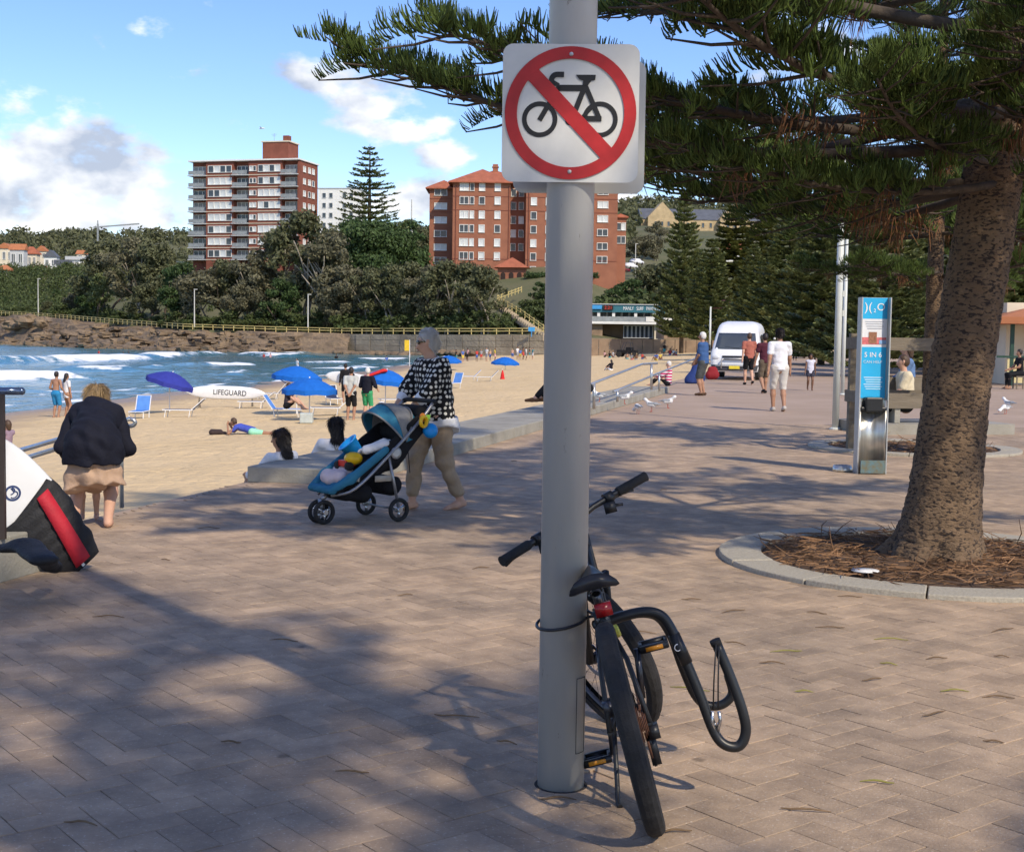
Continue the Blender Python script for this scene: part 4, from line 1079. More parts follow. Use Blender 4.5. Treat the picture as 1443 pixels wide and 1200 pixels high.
# ---- Norfolk pines in the distance
def far_pine(seed, h, rb_, whorls, dens, droop, leaf, bare=.06, name='x', size=.3):
    rs = np.random.RandomState(seed); m = MB()
    m.tube([(0, 0, -.8), (0, 0, h * .5), (0, 0, h)], [h * .017 + .08, h * .011 + .05, .03], 8)
    Vs = []
    for w in range(whorls):
        t = bare + (1 - bare) * (w + .5 * rs.rand()) / whorls
        z = h * t; L_ = rb_ * (1 - t) ** .75 * (.85 + .3 * rs.rand()) + .25
        nb = 7 if t < .8 else 5
        a0 = rs.rand() * 6.28
        for k in range(nb):
            a = a0 + 6.283 * k / nb + rs.normal(0, .12); L2 = L_ * (.8 + .35 * rs.rand())
            dx, dy = math.cos(a), math.sin(a)
            f = lambda s: np.array([dx * L2 * s, dy * L2 * s, z + L2 * (-droop * s + (droop + .12) * s * s)])
            m.tube([f(0), f(.5), f(1)], [.05 + .008 * L2, .035, .012], 4, False)
            n = int(dens * L2) + 3
            s = .12 + .9 * rs.rand(n)
            P = np.stack([f(v) for v in s])
            side = rs.normal(0, .22 * L2 * .38, n) * (1.1 - .75 * s)
            P[:, 0] += -dy * side; P[:, 1] += dx * side; P[:, 2] += .06 * rs.normal(size=n) + .05
            ang = a + rs.normal(0, .9, n); ln = size * (.7 + .8 * rs.rand(n))
            u = np.stack((np.cos(ang) * ln, np.sin(ang) * ln, ln * (.25 + .4 * rs.rand(n))), 1)
            wv = np.stack((-np.sin(ang), np.cos(ang), .5 * rs.normal(size=n)), 1) * (ln * .30)[:, None]
            Vs.append(np.stack((P - wv * .6, P + u * .6 - wv, P + u * 1.2, P + u * .5 + wv), 1))
    V = np.concatenate(Vs).reshape(-1, 3)
    TV[name] = (m.mesh('trunk', bark_d, True), np_mesh('crown', V, np.arange(len(V)).reshape(-1, 4), lf[leaf]), h)
far_pine(1, 22, 7.4, 19, 17, .10, 'pine', .14, 'p1', .36)
far_pine(2, 20, 5.2, 30, 60, .20, 'pine', .08, 'p2', .38)
far_pine(3, 20, 6.0, 28, 60, .25, 'pine', .10, 'p3', .40)
far_pine(4, 18, 4.6, 30, 55, .20, 'lime', .08, 'p4', .36)
far_pine(5, 16, 5.0, 26, 85, .18, 'pine', .05, 'p5', .30)
G_ = 'norfolk pines along the promenade'
b = put_tree('p1', 520, 203, 345, 'tall lone Norfolk pine on the skyline beside the white block', 1.1, name='pine_tree', group=G_)
for key, px, yt, Y, ws, lab in [('p2', 962, 272, 196, .72, 'dark Norfolk pine in front of the pavilion right end'), ('p3', 1003, 335, 180, 1.0, 'Norfolk pine behind the white van, left of the yellow-green one'), ('p4', 1035, 288, 230, 1.3, 'yellow-green Norfolk pine catching the sun behind the van'),
                            ('p4', 1075, 300, 210, 1.2, 'second yellow-green pine right of the van'), ('p2', 1062, 345, 140, 1.0, 'slender Norfolk pine above the van roof'), ('p3', 1112, 290, 120, 1.15, 'large dark pine above the walking crowd'),
                            ('p5', 1160, 262, 88, 1.05, 'big dense pine left of the white light pole'), ('p5', 1245, 225, 60, 1.0, 'big dense pine behind the blue sign'), ('p3', 1345, 180, 66, 1.1, 'dense pine behind the big trunk'), ('p5', 1425, 170, 75, 1.4, 'dense pine at the right edge behind the kiosk'),
                            ('p2', 985, 352, 250, 1.1, 'small Norfolk pine behind the beach shop roof'), ('p3', 1190, 270, 150, 1.1, 'distant dark pine behind the light pole')]:
    put_tree(key, px, yt, Y, lab, ws, name='pine_tree', group=G_, base=Vector((AT(px, 400, Y).x, Y, 0 if Y < 215 else float(landz(AT(px, 400, Y).x, Y)))))
# ================================================================== FOREGROUND PINES
def bark_material():
    m = mat('scaly_bark', (.205, .135, .08), .95, var=.2, scale=5, c2=(.11, .072, .044), detail=6)
    N, L, b = nodes_of(m)
    src = b.inputs['Base Color'].links[0].from_socket
    co = N.new('ShaderNodeTexCoord').outputs['Object']
    mp_ = N.new('ShaderNodeMapping'); mp_.inputs['Scale'].default_value = (1, 1, 2.1); L.new(co, mp_.inputs[0])
    n = N.new('ShaderNodeTexNoise'); n.inputs['Scale'].default_value = 27; n.inputs['Detail'].default_value = 3; n.inputs['Roughness'].default_value = .55; n.inputs['Distortion'].default_value = .4
    L.new(mp_.outputs[0], n.inputs['Vector'])
    r = N.new('ShaderNodeValToRGB'); L.new(n.outputs[0], r.inputs[0]); r.color_ramp.elements[0].position, r.color_ramp.elements[1].position = .40, .49
    mx_ = N.new('ShaderNodeMix'); mx_.data_type = 'RGBA'; L.new(r.outputs[0], mx_.inputs['Factor']); mx_.inputs['A'].default_value = (.035, .025, .02, 1); L.new(src, mx_.inputs['B'])
    L.new(mx_.outputs['Result'], b.inputs['Base Color'])
    bp = N.new('ShaderNodeBump'); bp.inputs['Strength'].default_value = .9; bp.inputs['Distance'].default_value = .02
    L.new(n.outputs[0], bp.inputs['Height']); L.new(bp.outputs[0], b.inputs['Normal'])
    return m
bark = bark_material()
limb_m = mat('limb_bark', (.075, .058, .045), .95, var=.3, scale=9, bump=.6, bscale=40)
needle = leafmat('pine_cords', (.16, .225, .055), (.076, .122, .034), .38, .5, 2.0)
dead = mat('dead_pine_cords', (.20, .095, .045), .9, var=.3, scale=6, isl=.3)
def cords(P, D0, D1, ln, r):
    """bundle of thin tapered cords: base P, first direction D0, final direction D1"""
    k = len(P)
    P1 = P + D0 * (ln * .5)[:, None]; P2 = P1 + D1 * (ln * .5)[:, None]
    a = np.cross(D0, np.array([.31, .52, .79])); a /= np.linalg.norm(a, axis=1)[:, None] + 1e-9
    b = np.cross(D0, a)
    rings = []
    for C, rr_ in ((P, .85), (P1, 1.0), (P2, .45)):
        for j in range(3):
            t = 2.0944 * j
            rings.append(C + (a * math.cos(t) + b * math.sin(t)) * (r * rr_)[:, None])
    V = np.stack(rings, 1)
    base = np.array([[i * 3 + j, i * 3 + (j + 1) % 3, (i + 1) * 3 + (j + 1) % 3, (i + 1) * 3 + j] for i in range(2) for j in range(3)])
    return V.reshape(-1, 3), (base[None] + (np.arange(k) * 9)[:, None, None]).reshape(-1, 4)
def frond(rs, a, b, up, n_per_m=120, cl=.15, r=.0052):
    """two rows of upright cords along the axis a->b"""
    a, b = np.array(a), np.array(b); ax_ = b - a; L_ = np.linalg.norm(ax_); d = ax_ / L_
    sd_ = np.cross(d, np.array(up)); sd_ /= np.linalg.norm(sd_); u = np.cross(sd_, d)
    n = int(n_per_m * L_)
    t = np.sort(rs.rand(n)) ; s = np.where(rs.rand(n) < .5, -1.0, 1.0)
    P = a + ax_ * t[:, None] + u * (.05 * np.sin(PI * t))[:, None]
    w = .55 + .25 * rs.normal(size=n)
    D0 = d * .55 + u * .62 + sd_ * (s * w)[:, None]
    D0 = D0 + rs.normal(0, .10, (n, 3)); D0 /= np.linalg.norm(D0, axis=1)[:, None]
    D1 = d * .45 + u * .95 + sd_ * (s * .22)[:, None] + rs.normal(0, .10, (n, 3)); D1 /= np.linalg.norm(D1, axis=1)[:, None]
    ln = cl * (.55 + .45 * np.sin(PI * np.clip(t * .92 + .1, 0, 1))) * (.8 + .4 * rs.rand(n))
    return cords(P, D0, D1, ln, r * (.8 + .4 * rs.rand(n)))
def make_branch(seed, L_, nf, dens=120, droop=.10, bare=.22, cl=.15):
    rs = np.random.RandomState(seed)
    ax_ = lambda t: np.array([L_ * t, .06 * L_ * math.sin(t * 3 + seed), L_ * (-droop * math.sin(t * PI * .8) + .13 * t * t)])
    m = MB(); ts = np.linspace(0, 1, 9)
    m.tube([ax_(t) for t in ts], [(.008 * L_ + .010) * (1 - .8 * t) + .004 for t in ts], 7)
    VV, FF, off = [], [], 0
    def put(v, f):
        nonlocal off
        VV.append(v); FF.append(f + off); off += len(v)
    for k in range(nf):
        t = bare + (1 - bare) * (k + rs.rand() * .6) / nf
        p = ax_(t); s = 1 if k % 2 else -1
        fl_ = (.40 + .55 * rs.rand()) * min(1, L_ / 2.6) * (1.05 - .45 * t)
        an = s * (R(62) - R(30) * t + rs.normal(0, .30))
        dv = np.array([math.cos(an), math.sin(an), rs.choice([-.28, -.05, .15, .35]) + .15 * rs.rand()])
        q_ = p + dv * fl_
        m.tube([p, (p + q_) / 2 - np.array([0, 0, .02]), q_], [.011, .008, .004], 4, False)
        put(*frond(rs, p + dv * fl_ * .08, q_, (0, 0, 1), dens, cl))
        if rs.rand() < .8:
            st_ = p + dv * fl_ * (.3 + .3 * rs.rand()); an2 = an + s * R(-45) * (1 if rs.rand() < .5 else -1)
            q2_ = st_ + np.array([math.cos(an2), math.sin(an2), .22]) * fl_ * .55
            put(*frond(rs, st_, q2_, (0, 0, 1), dens, cl))
    put(*frond(rs, ax_(.86), ax_(1.0) + np.array([.30, 0, .05]), (0, 0, 1), dens * 1.2, cl))
    put(*frond(rs, ax_(.68), ax_(.88), (0, 0, 1), dens, cl))
    fo = np_mesh('foliage', np.concatenate(VV), np.concatenate(FF), needle, True)
    dd = []
    for k in range(2):
        t = .3 + .5 * rs.rand(); p = ax_(t) + np.array([0, rs.normal(0, .15), -.02]); n = 26
        D0 = np.array([.2, 0, -1]) + rs.normal(0, .25, (n, 3)); D0 /= np.linalg.norm(D0, axis=1)[:, None]
        dd.append(cords(p + rs.normal(0, .05, (n, 3)), D0, D0, .2 * rs.rand(n) + .05, np.full(n, .004)))
    o_ = 0; dv_, df_ = [], []
    for v, f in dd: dv_.append(v); df_.append(f + o_); o_ += len(v)
    return m.mesh('branch', limb_m, True), fo, np_mesh('dead_foliage', np.concatenate(dv_), np.concatenate(df_), dead)
BR = {'l1': make_branch(11, 4.3, 36, droop=.06, bare=.34), 'l2': make_branch(12, 4.1, 34, droop=.03, bare=.34), 'l3': make_branch(13, 3.9, 34, droop=.09, bare=.3), 'm1': make_branch(14, 2.9, 28, droop=.06), 'm2': make_branch(15, 2.7, 26, droop=.03), 's1': make_branch(16, 1.7, 18, droop=.02, bare=.15)}
BL = {'l1': 4.3, 'l2': 4.1, 'l3': 3.9, 'm1': 2.9, 'm2': 2.7, 's1': 1.7}
def add_branch(tree, o, p, az, key, pitch=0, s=1.0, roll=0, dead_f=True):
    w, f, dm = BR[key]
    e = link('branch', w, tree); e.location = Vector(p) - o
    e.rotation_euler = (roll, -pitch, az); e.scale = (s, s, s)
    link('foliage', f, e)
    if dead_f: link('dead_foliage', dm, e)
def trunk_mesh(pts, rad, m, n=72, seg=26, amp=.012):
    P = smooth_path(pts, seg); k = len(P); rs_ = np.interp(np.linspace(0, len(rad) - 1, k), range(len(rad)), rad)
    b = MB(); b.tube(P, list(rs_), n, True)
    V = np.array(b.v); c = np.repeat(np.array([tuple(p) for p in P]), n, 0)
    d = V - c; ln = np.linalg.norm(d, axis=1)[:, None]; u = d / np.maximum(ln, 1e-6)
    ds = np.array([noise.noise(Vector((v[0] * 26, v[1] * 26, v[2] * 42))) + .7 * noise.noise(Vector((v[0] * 9, v[1] * 9, v[2] * 12))) for v in V])
    th = np.arctan2(d[:, 1], d[:, 0]); hz = np.clip(1 - (V[:, 2] - V[:, 2].min()) / .45, 0, 1)
    fl_ = hz ** 2 * .075 * (np.sin(th * 5 + 1) + .6 * np.sin(th * 9 + 2))
    V = V + u * (amp * ds + fl_)[:, None]
    b.v = [tuple(v) for v in V]
    return b.mesh('trunk', m, True)
def pine(label, base, tpts, rad, z0, top, dz, r_low, rs, skip=None, tn=72, name='pine_tree', group=G_, lo=None):
    e = empty(name, base, 0, label, 'tree', group); o = Vector(base)
    link('trunk', trunk_mesh([Vector(p) - o for p in tpts], rad, bark, tn), e)
    P = [Vector(p) for p in tpts]
    def axis(z):
        for a, b in zip(P[:-1], P[1:]):
            if z <= b.z: return a.lerp(b, (z - a.z) / (b.z - a.z))
        return P[-1].copy()
    z = z0; k = 0
    while z < top - .3:
        t = (z - z0) / (top - z0); L_ = r_low * (1 - t) ** .8 + .3
        nb = 6 if t < .7 else 5; a0 = rs.uniform(0, 6.28)
        for i in range(nb):
            az = a0 + 6.283 * i / nb + rs.uniform(-.15, .15)
            key = rs.choice(['l1', 'l2', 'l3']) if L_ > 3.3 else rs.choice(['m1', 'm2']) if L_ > 1.9 else 's1'
            s = L_ / BL[key] * rs.uniform(.88, 1.08)
            if skip and skip(z, az): continue
            add_branch(e, o, axis(z + rs.uniform(-.1, .1)), az, key, R(rs.uniform(-6, 8)) + t * .25, s, rs.uniform(-.2, .2), t < .4)
        z += dz * rs.uniform(.85, 1.15); k += 1
    return e, axis, o
rsT = random.Random(21)
tp = [AT(1316, 800, 9.55), AT(1322, 765, 9.55), AT(1331, 700, 9.55), AT(1348, 560, 9.55), AT(1369, 430, 9.55), AT(1391, 300, 9.55), AT(1410, 150, 9.55), AT(1420, 0, 9.55)]
lastp = tp[-1]
tp += [lastp + Vector((.1, 0, 2)), lastp + Vector((.15, 0, 5)), lastp + Vector((.15, 0, 9.5))]
t1, ax1, o1 = pine('big Norfolk pine with a dark scaly leaning trunk at right', (tp[0].x, 9.55, 0), tp, [.40, .31, .255, .222, .21, .203, .2, .19, .16, .11, .03], 4.75, 13.8, .95, 4.2, rsT, tn=84)
HAND = [(2.95, 178, 'l1', 2, 1.06), (3.02, 196, 'l2', -1, .98), (2.68, 205, 'm1', -3, .85), (2.7, 165, 'm2', -2, .95), (2.8, 236, 'm2', 0, .8), (3.2, 250, 'l2', -1, .8),
        (3.75, 186, 'l2', 6, 1.12), (2.65, 130, 'm2', -3, 1.1), (2.75, 100, 'l1', -2, .95), (3.3, 120, 'l2', 0, 1.0), (3.2, 145, 'l3', -2, 1.0), (2.7, 60, 'l3', -2, .9), (3.2, 30, 'l1', 0, .9), (2.75, 350, 'l2', -2, .9), (3.4, 310, 'm1', -3, 1.2),
        (2.8, 285, 'm1', -2, .9), (3.6, 262, 'l3', 2, .9), (4.2, 232, 'l2', 6, 1.0), (3.15, 224, 'm2', -2, 1.25), (3.0, 268, 'm2', -3, 1.0), (4.2, 100, 'l2', 3, 1.0), (4.3, 290, 'l1', 5, .9), (4.3, 40, 'l3', 4, .9)]
for z, az, key, pt, s in HAND: add_branch(t1, o1, ax1(z), R(az), key, R(pt), s, rsT.uniform(-.15, .15))
# the neighbouring pine of the row, behind the photographer, throws its shade over the paving
b0_ = Vector((2.5, -3.4, 0))
pine('Norfolk pine of the same row standing behind the viewpoint', b0_, [b0_, b0_ + Vector((0, 0, 3)), b0_ + Vector((0, 0, 8)), b0_ + Vector((0, 0, 15))], [.35, .25, .15, .03], 4.6, 15, .8, 4.5, random.Random(4), tn=24)
b2_ = G(1309, 640)
pine('young slim Norfolk pine inside a timber guard behind the blue sign', b2_, [b2_, b2_ + Vector((0, 0, 2.5)), b2_ + Vector((0, 0, 5)), b2_ + Vector((0, 0, 9.5))], [.13, .11, .08, .02], 2.5, 9.3, .6, 1.7, random.Random(9), tn=20)
# ---- tree surrounds
agg = mat('exposed_aggregate', (.47, .43, .34), .9, var=.25, scale=60, bump=.8, bscale=120, c2=(.30, .27, .22))
soil_m = mat('needle_litter_soil', (.14, .085, .05), .95, var=.4, scale=9, bump=.8, bscale=40, c2=(.07, .045, .03))
litter_m = mat('fallen_needle', (.20, .11, .055), .9, var=.3, scale=3, isl=.5)
def surround(c, label, ro=1.5, ri=1.2, seg=12, litter=900, seed=1):
    e = empty('tree_surround', c, label=label, cat='kerb ring', group='kerb rings round the trees')
    g = .006 / ro
    for i in range(seg):
        a0, a1 = 2 * PI * i / seg + g + .2, 2 * PI * (i + 1) / seg - g + .2
        lp = [Vector((r * math.cos(a), r * math.sin(a))) for r, (x, y) in ((ro, (a0, a1)), (ri, (a1, a0))) for a in np.linspace(x, y, 7)]
        m = MB(); m.prism([(p.x, p.y) for p in lp], -.008, .035 + rnd.uniform(-.004, .004)); m.build('kerb_stone', agg, e, bevel=.008)
    s = MB(); n = 40
    rs = random.Random(seed)
    for k, r in enumerate((0, .4, .8, 1.0, ri - .004)): pass
    vs = [(0, 0, .05)]; fs = []
    rads = (.35, .65, .95, ri - .005)
    for r in rads:
        for j in range(n):
            a = 2 * PI * j / n; vs.append((r * math.cos(a), r * math.sin(a), .03 * (1 - r / ri) + .012 + .012 * noise.noise(Vector((r * math.cos(a) * 4, r * math.sin(a) * 4, seed)))))
    fs += [(0, 1 + j, 1 + (j + 1) % n) for j in range(n)]
    for i in range(len(rads) - 1):
        for j in range(n): fs.append((1 + i * n + j, 1 + (i + 1) * n + j, 1 + (i + 1) * n + (j + 1) % n, 1 + i * n + (j + 1) % n))
    s.add(vs, fs); s.build('soil', soil_m, e, True)
    rs2 = np.random.RandomState(seed); k = litter
    a = rs2.rand(k) * 6.283; r = ri * np.sqrt(rs2.rand(k)) * .99
    P = np.stack((r * np.cos(a), r * np.sin(a), .03 + .03 * rs2.rand(k)), 1)
    D = rs2.normal(size=(k, 3)) * np.array([1, 1, .12]); D /= np.linalg.norm(D, axis=1)[:, None]
    D2 = D + rs2.normal(size=(k, 3)) * np.array([.5, .5, .05]); D2 /= np.linalg.norm(D2, axis=1)[:, None]
    V, Fq = cords(P, D, D2, .06 + .2 * rs2.rand(k), np.full(k, .0045))
    o = link('needle_litter', np_mesh('needle_litter', V, Fq, litter_m), e); o['kind'] = 'stuff'
    return e
surround(RING1, 'pale kerb ring filled with needles round the big leaning pine', litter=1500)
surround(RING2, 'pale kerb ring round the young pine in the timber guard', litter=500, seed=3)
# ================================================================== SIGN POLE
galv = mat('galvanised_pole', (.49, .50, .495), .42, metal=.15, var=.07, scale=3, bump=.08, bscale=30, stretch=(1, 1, .25))
N, L, b = nodes_of(galv)
src = b.inputs['Base Color'].links[0].from_socket
co = N.new('ShaderNodeTexCoord').outputs['Object']; mp_ = N.new('ShaderNodeMapping'); mp_.inputs['Scale'].default_value = (9, 9, 3.2); L.new(co, mp_.inputs[0])
n = N.new('ShaderNodeTexNoise'); n.inputs['Scale'].default_value = 3.5; n.inputs['Detail'].default_value = 7; n.inputs['Roughness'].default_value = .7; L.new(mp_.outputs[0], n.inputs['Vector'])
r = N.new('ShaderNodeValToRGB'); L.new(n.outputs[0], r.inputs[0]); r.color_ramp.elements[0].position, r.color_ramp.elements[1].position = .30, .34
mx_ = N.new('ShaderNodeMix'); mx_.data_type = 'RGBA'; L.new(r.outputs[0], mx_.inputs['Factor']); mx_.inputs['A'].default_value = (.24, .22, .20, 1); L.new(src, mx_.inputs['B']); L.new(mx_.outputs['Result'], b.inputs['Base Color'])
PB = G(790, 1105); PB.z = 0
pole = empty('sign_pole', PB, 0, 'thick grey steel pole carrying the no cycling sign', 'pole')
m = MB(); m.tube([(0, 0, -.03), (0, 0, 7.5)], .0805, 48); m.build('tube', galv, pole, 'side')
pn = MB()
for a in np.linspace(-.52, -.26, 2): pass
def on_pole(a, z, r=.0812): return Vector((r * math.sin(a), -r * math.cos(a), z))
lines = MB()
zs0, zs1, aa, ab = .13, .39, .62, 1.2
for (p, q_) in (((aa, zs0), (aa, zs1)), ((ab, zs0), (ab, zs1))): lines.tube([on_pole(p[0], p[1]), on_pole(q_[0], q_[1])], .0013, 4)
for z in (zs0, zs1): lines.tube([on_pole(aa + (ab - aa) * i / 8, z) for i in range(9)], .0013, 4)
lines.build('access_panel', mat('panel_gap', (.05, .05, .05), .9), pole)
m = MB(); m.ringfill(arc(0, 0, .092, 0, 2 * PI, 32)[:-1], arc(0, 0, .0815, 0, 2 * PI, 32)[:-1], -.02, .0015); m.build('base_gap', mat('dark_joint', (.035, .03, .028), .95), pole)
sign_w = mat('sign_white', (.62, .615, .58), .45, var=.07, scale=9, detail=9); sign_r = mat('sign_red', (.42, .018, .02), .45, var=.22, scale=9, detail=9); sign_k = mat('sign_black', (.012, .012, .013), .5); alu = mat('aluminium', (.48, .48, .47), .45, metal=.5, var=.06, scale=4)
ZS = AT(801, 159, PB.y - .1).z
sg = empty('traffic_sign', (PB.x - .008, PB.y - .088, ZS), R(-2), 'square white no bicycles sign with red ring and slash', 'sign')
RX = Matrix.Rotation(PI / 2, 4, 'X')                     # drawing plane x-z, facing -y
def flat(name, mb_args, m, parent=sg): pass
p_ = MB(); p_.prism(rrect(.45, .45, .035), -.0015, .0015, RX); p_.build('plate', sign_w, sg)
def layer(name, m, lift, fill):
    b = MB(); fill(b, -.0010 + lift, .0010 + lift); return b.build(name, m, sg)
kx = .45 / 940
def cpx(x, y): return ((x - 634) * kx, -(y - 572) * kx)
def dbar(b, z0, z1, p, q_, w, capn=False):
    p, q_ = Vector(cpx(*p)), Vector(cpx(*q_)); d = (q_ - p).normalized(); n = Vector((-d.y, d.x)) * w * kx / 2
    b.prism([tuple(p - n), tuple(q_ - n), tuple(q_ + n), tuple(p + n)], z0, z1, RX)
def wheel_l(b, z0, z1, c, ro, ri):
    c = cpx(*c); b.ringfill(arc(*c, ro * kx, 0, 2 * PI, 40)[:-1], arc(*c, ri * kx, 0, 2 * PI, 40)[:-1], z0, z1, RX)
def frame_symbol(b, z0, z1):
    dbar(b, z0, z1, (421, 622), (505, 475), 34); dbar(b, z0, z1, (505, 476), (552, 392), 34)
    dbar(b, z0, z1, (545, 401), (745, 401), 42)
def frame2(b, z0, z1): dbar(b, z0, z1, (745, 352), (640, 625), 36)
def frame3(b, z0, z1): dbar(b, z0, z1, (738, 395), (835, 612), 34)
def frame4(b, z0, z1): dbar(b, z0, z1, (700, 608), (848, 608), 36); dbar(b, z0, z1, (790, 520), (716, 600), 26)
def saddle_symbol(b, z0, z1): b.prism([cpx(*p) for p in [(668, 312), (804, 312), (800, 346), (772, 352), (750, 385), (715, 385), (718, 352), (690, 342)]][::-1], z0, z1, RX)
def bars_symbol(b, z0, z1):
    o_ = arc(540, 350, 58, -PI / 2, -PI, 10); i_ = arc(540, 350, 22, -PI, -PI / 2, 10)
    b.prism([cpx(*p) for p in [(586, 292)] + o_ + [(500, 385), (560, 392), (556, 372)] + i_ + [(586, 329)]], z0, z1, RX)
layer('bicycle_wheel', sign_k, .0026, lambda b, z0, z1: wheel_l(b, z0, z1, (423, 615), 122, 90)); layer('bicycle_wheel', sign_k, .0026, lambda b, z0, z1: wheel_l(b, z0, z1, (838, 613), 122, 90)); layer('bicycle_frame', sign_k, .0030, frame_symbol); layer('bicycle_frame', sign_k, .0034, frame2); layer('bicycle_frame', sign_k, .0038, frame3); layer('bicycle_frame', sign_k, .0042, frame4); layer('bicycle_saddle', sign_k, .0046, saddle_symbol); layer('bicycle_handlebar', sign_k, .0046, bars_symbol)
layer('crank', sign_k, .0022, lambda b, z0, z1: b.prism([cpx(*p) for p in arc(632, 622, 34, 0, 2 * PI, 16)[:-1]][::-1], z0, z1, RX))
layer('red_ring', sign_r, .0052, lambda b, z0, z1: b.ringfill(arc(0, 0, .2165, 0, 2 * PI, 72)[:-1], arc(0, 0, .1765, 0, 2 * PI, 72)[:-1], z0, z1, RX))
layer('red_slash', sign_r, .0048, lambda b, z0, z1: dbar(b, z0, z1, (368, 306), (892, 850), 104))
for zz in (.191, -.191):
    b = MB(); b.lathe([(.007, 0), (.007, .003), (.004, .005), (.0005, .0055)], 12, (0, -.0055, zz), (0, -1, 0)); b.build('bolt', alu, sg, True)
sb_ = empty('second_sign', (PB.x + .03, PB.y + .09, ZS - .017), R(-2), 'bare metal back of a second sign behind the no bicycles sign', 'sign')
p_ = MB(); p_.prism(rrect(.45, .45, .035), -.0015, .0015, RX); p_.build('plate', alu, sb_)
for z in (.15, -.15):
    b = MB(); b.tube([(.0835 * math.cos(t) - .03, .0835 * math.sin(t) - .09, z) for t in np.linspace(0, 2 * PI, 25)[:-1]], .004, 6, closed=True); b.build('clamp_band', alu, sb_)
for z in (.191, -.191):
    b = MB(); b.box((0, .004, z), (.30, .003, .03)); b.build('bracket', alu, sg)
# ================================================================== LOCKED BICYCLE
blk = mat('black_paint', (.016, .017, .019), .38, var=.15, scale=9); rub = mat('tyre_rubber', (.022, .021, .021), .85, var=.2, scale=30, bump=.5, bscale=140); dmet = mat('dark_metal', (.09, .09, .10), .35, metal=.8, var=.2, scale=20); chrome = mat('bright_steel', (.55, .55, .56), .25, metal=.9, var=.1, scale=8)
amber = mat('amber_reflector', (.75, .30, .03), .25, var=.1); redl = mat('red_lens', (.22, .008, .01), .25, var=.1); rust = mat('rusty_chain', (.13, .055, .03), .8, var=.3, scale=40); yelr = mat('yellow_tape', (.62, .60, .10), .5)
RB = G(925, 1168); RB.z = 0
bike = empty('bicycle', RB, 0, 'black mountain bike with a surfboard rack leaning on the pole', 'bicycle')
bike.rotation_mode = 'QUATERNION'
bike.rotation_quaternion = Matrix.Rotation(R(-1.5), 3, 'Z').to_quaternion() @ Matrix.Rotation(R(-15.5), 3, 'Y').to_quaternion()
WR = .338
def bpart(name, fn, m, parent=bike, smooth='side', loc=None):
    b = MB(); fn(b); return b.build(name, m, parent, smooth, loc)
def make_wheel(parent, c):
    w = bpart('wheel', lambda b: (b.torus((0, 0, 0), WR - .038, .012, (1, 0, 0), 40, 8, sq=1.0), b.lathe([(.022, -.04), (.022, .04)], 12, (0, 0, 0), (1, 0, 0))), dmet, parent, True, c)
    t = MB(); prof = [(-.028, -.016), (-.032, 0), (-.028, .016), (-.014, .0255), (0, .027), (.014, .0255), (.028, .016), (.032, 0), (.028, -.016)]
    n = 72; vs = []; fs = []
    for i in range(n):
        a = 2 * PI * i / n; tr_ = .0022 if i % 2 else 0
        for x, r_ in prof:
            rr_ = WR - .027 + r_ + (tr_ if abs(x) < .02 else 0)
            vs.append((x, rr_ * math.cos(a), rr_ * math.sin(a)))
    k = len(prof)
    for i in range(n):
        for j in range(k - 1): fs.append((i * k + j, ((i + 1) % n) * k + j, ((i + 1) % n) * k + j + 1, i * k + j + 1))
    t.add(vs, fs); t.build('tyre', rub, w)
    s = MB()
    for i in range(28):
        a = 2 * PI * i / 28; a2 = a + (.5 if i % 4 < 2 else -.5); x = .03 if i % 2 else -.03
        s.tube([(x, .024 * math.cos(a2), .024 * math.sin(a2)), (0, (WR - .045) * math.cos(a), (WR - .045) * math.sin(a))], .0011, 4, False)
    s.build('spokes', dmet, w)
    d = MB(); d.ringfill(arc(0, 0, .08, 0, 2 * PI, 28)[:-1], arc(0, 0, .06, 0, 2 * PI, 28)[:-1], -.001, .001, Matrix.Translation((-.035, 0, 0)) @ Matrix.Rotation(PI / 2, 4, 'Y')); d.build('brake_disc', chrome, w)
    return w
rw = make_wheel(bike, (0, 0, WR))
BBp, SC, HT, HBt, FA = Vector((0, .43, .30)), Vector((0, .27, .64)), Vector((0, .80, .83)), Vector((0, .845, .70)), Vector((0, 1.08, WR))
bpart('frame', lambda b: (b.tube([BBp, SC + Vector((0, -.03, .06))], .017, 10), b.tube([SC, HT - Vector((0, 0, .03))], .019, 10), b.tube([BBp, HBt], .024, 10), b.tube([HBt - Vector((0, -.01, .03)), HT + Vector((0, -.005, .02))], .022, 12),
      [b.tube([(s * .02, .40, .30), (s * .05, .25, .31), (s * .065, 0, WR)], .010, 8) for s in (-1, 1)], [b.tube([(s * .012, SC.y, SC.z - .03), (s * .045, .13, .52), (s * .065, 0, WR)], .009, 8) for s in (-1, 1)], b.tube([(-.035, .43, .3), (.035, .43, .3)], .024, 12)), blk)
bpart('seat_post', lambda b: b.tube([SC + Vector((0, -.03, .05)), (0, .215, .735)], .0145, 12), dmet)
def saddle(b):
    rings = []
    for t in np.linspace(0, 1, 9):
        y = .10 + .265 * t; w = .068 * (1 - t) ** .7 + .016 + .012 * math.sin(t * PI); z = .772 + .012 * math.cos(t * 2 * PI) * .6 + .014 * (1 - t) ** 2
        rings.append([Vector((w * math.cos(a), y, z + (.030 if math.sin(a) > 0 else .020) * math.sin(a) - .022 * abs(math.cos(a)) ** 3)) for a in np.linspace(0, 2 * PI, 17)[:-1]])
    b.loft(rings)
bpart('saddle', saddle, mat('saddle_vinyl', (.02, .02, .024), .33, var=.2, scale=12), smooth=True)
bpart('saddle_rails', lambda b: [b.tube([(s * .022, .13, .752), (s * .022, .22, .738), (s * .014, .31, .755)], .0035, 6) for s in (-1, 1)], dmet)
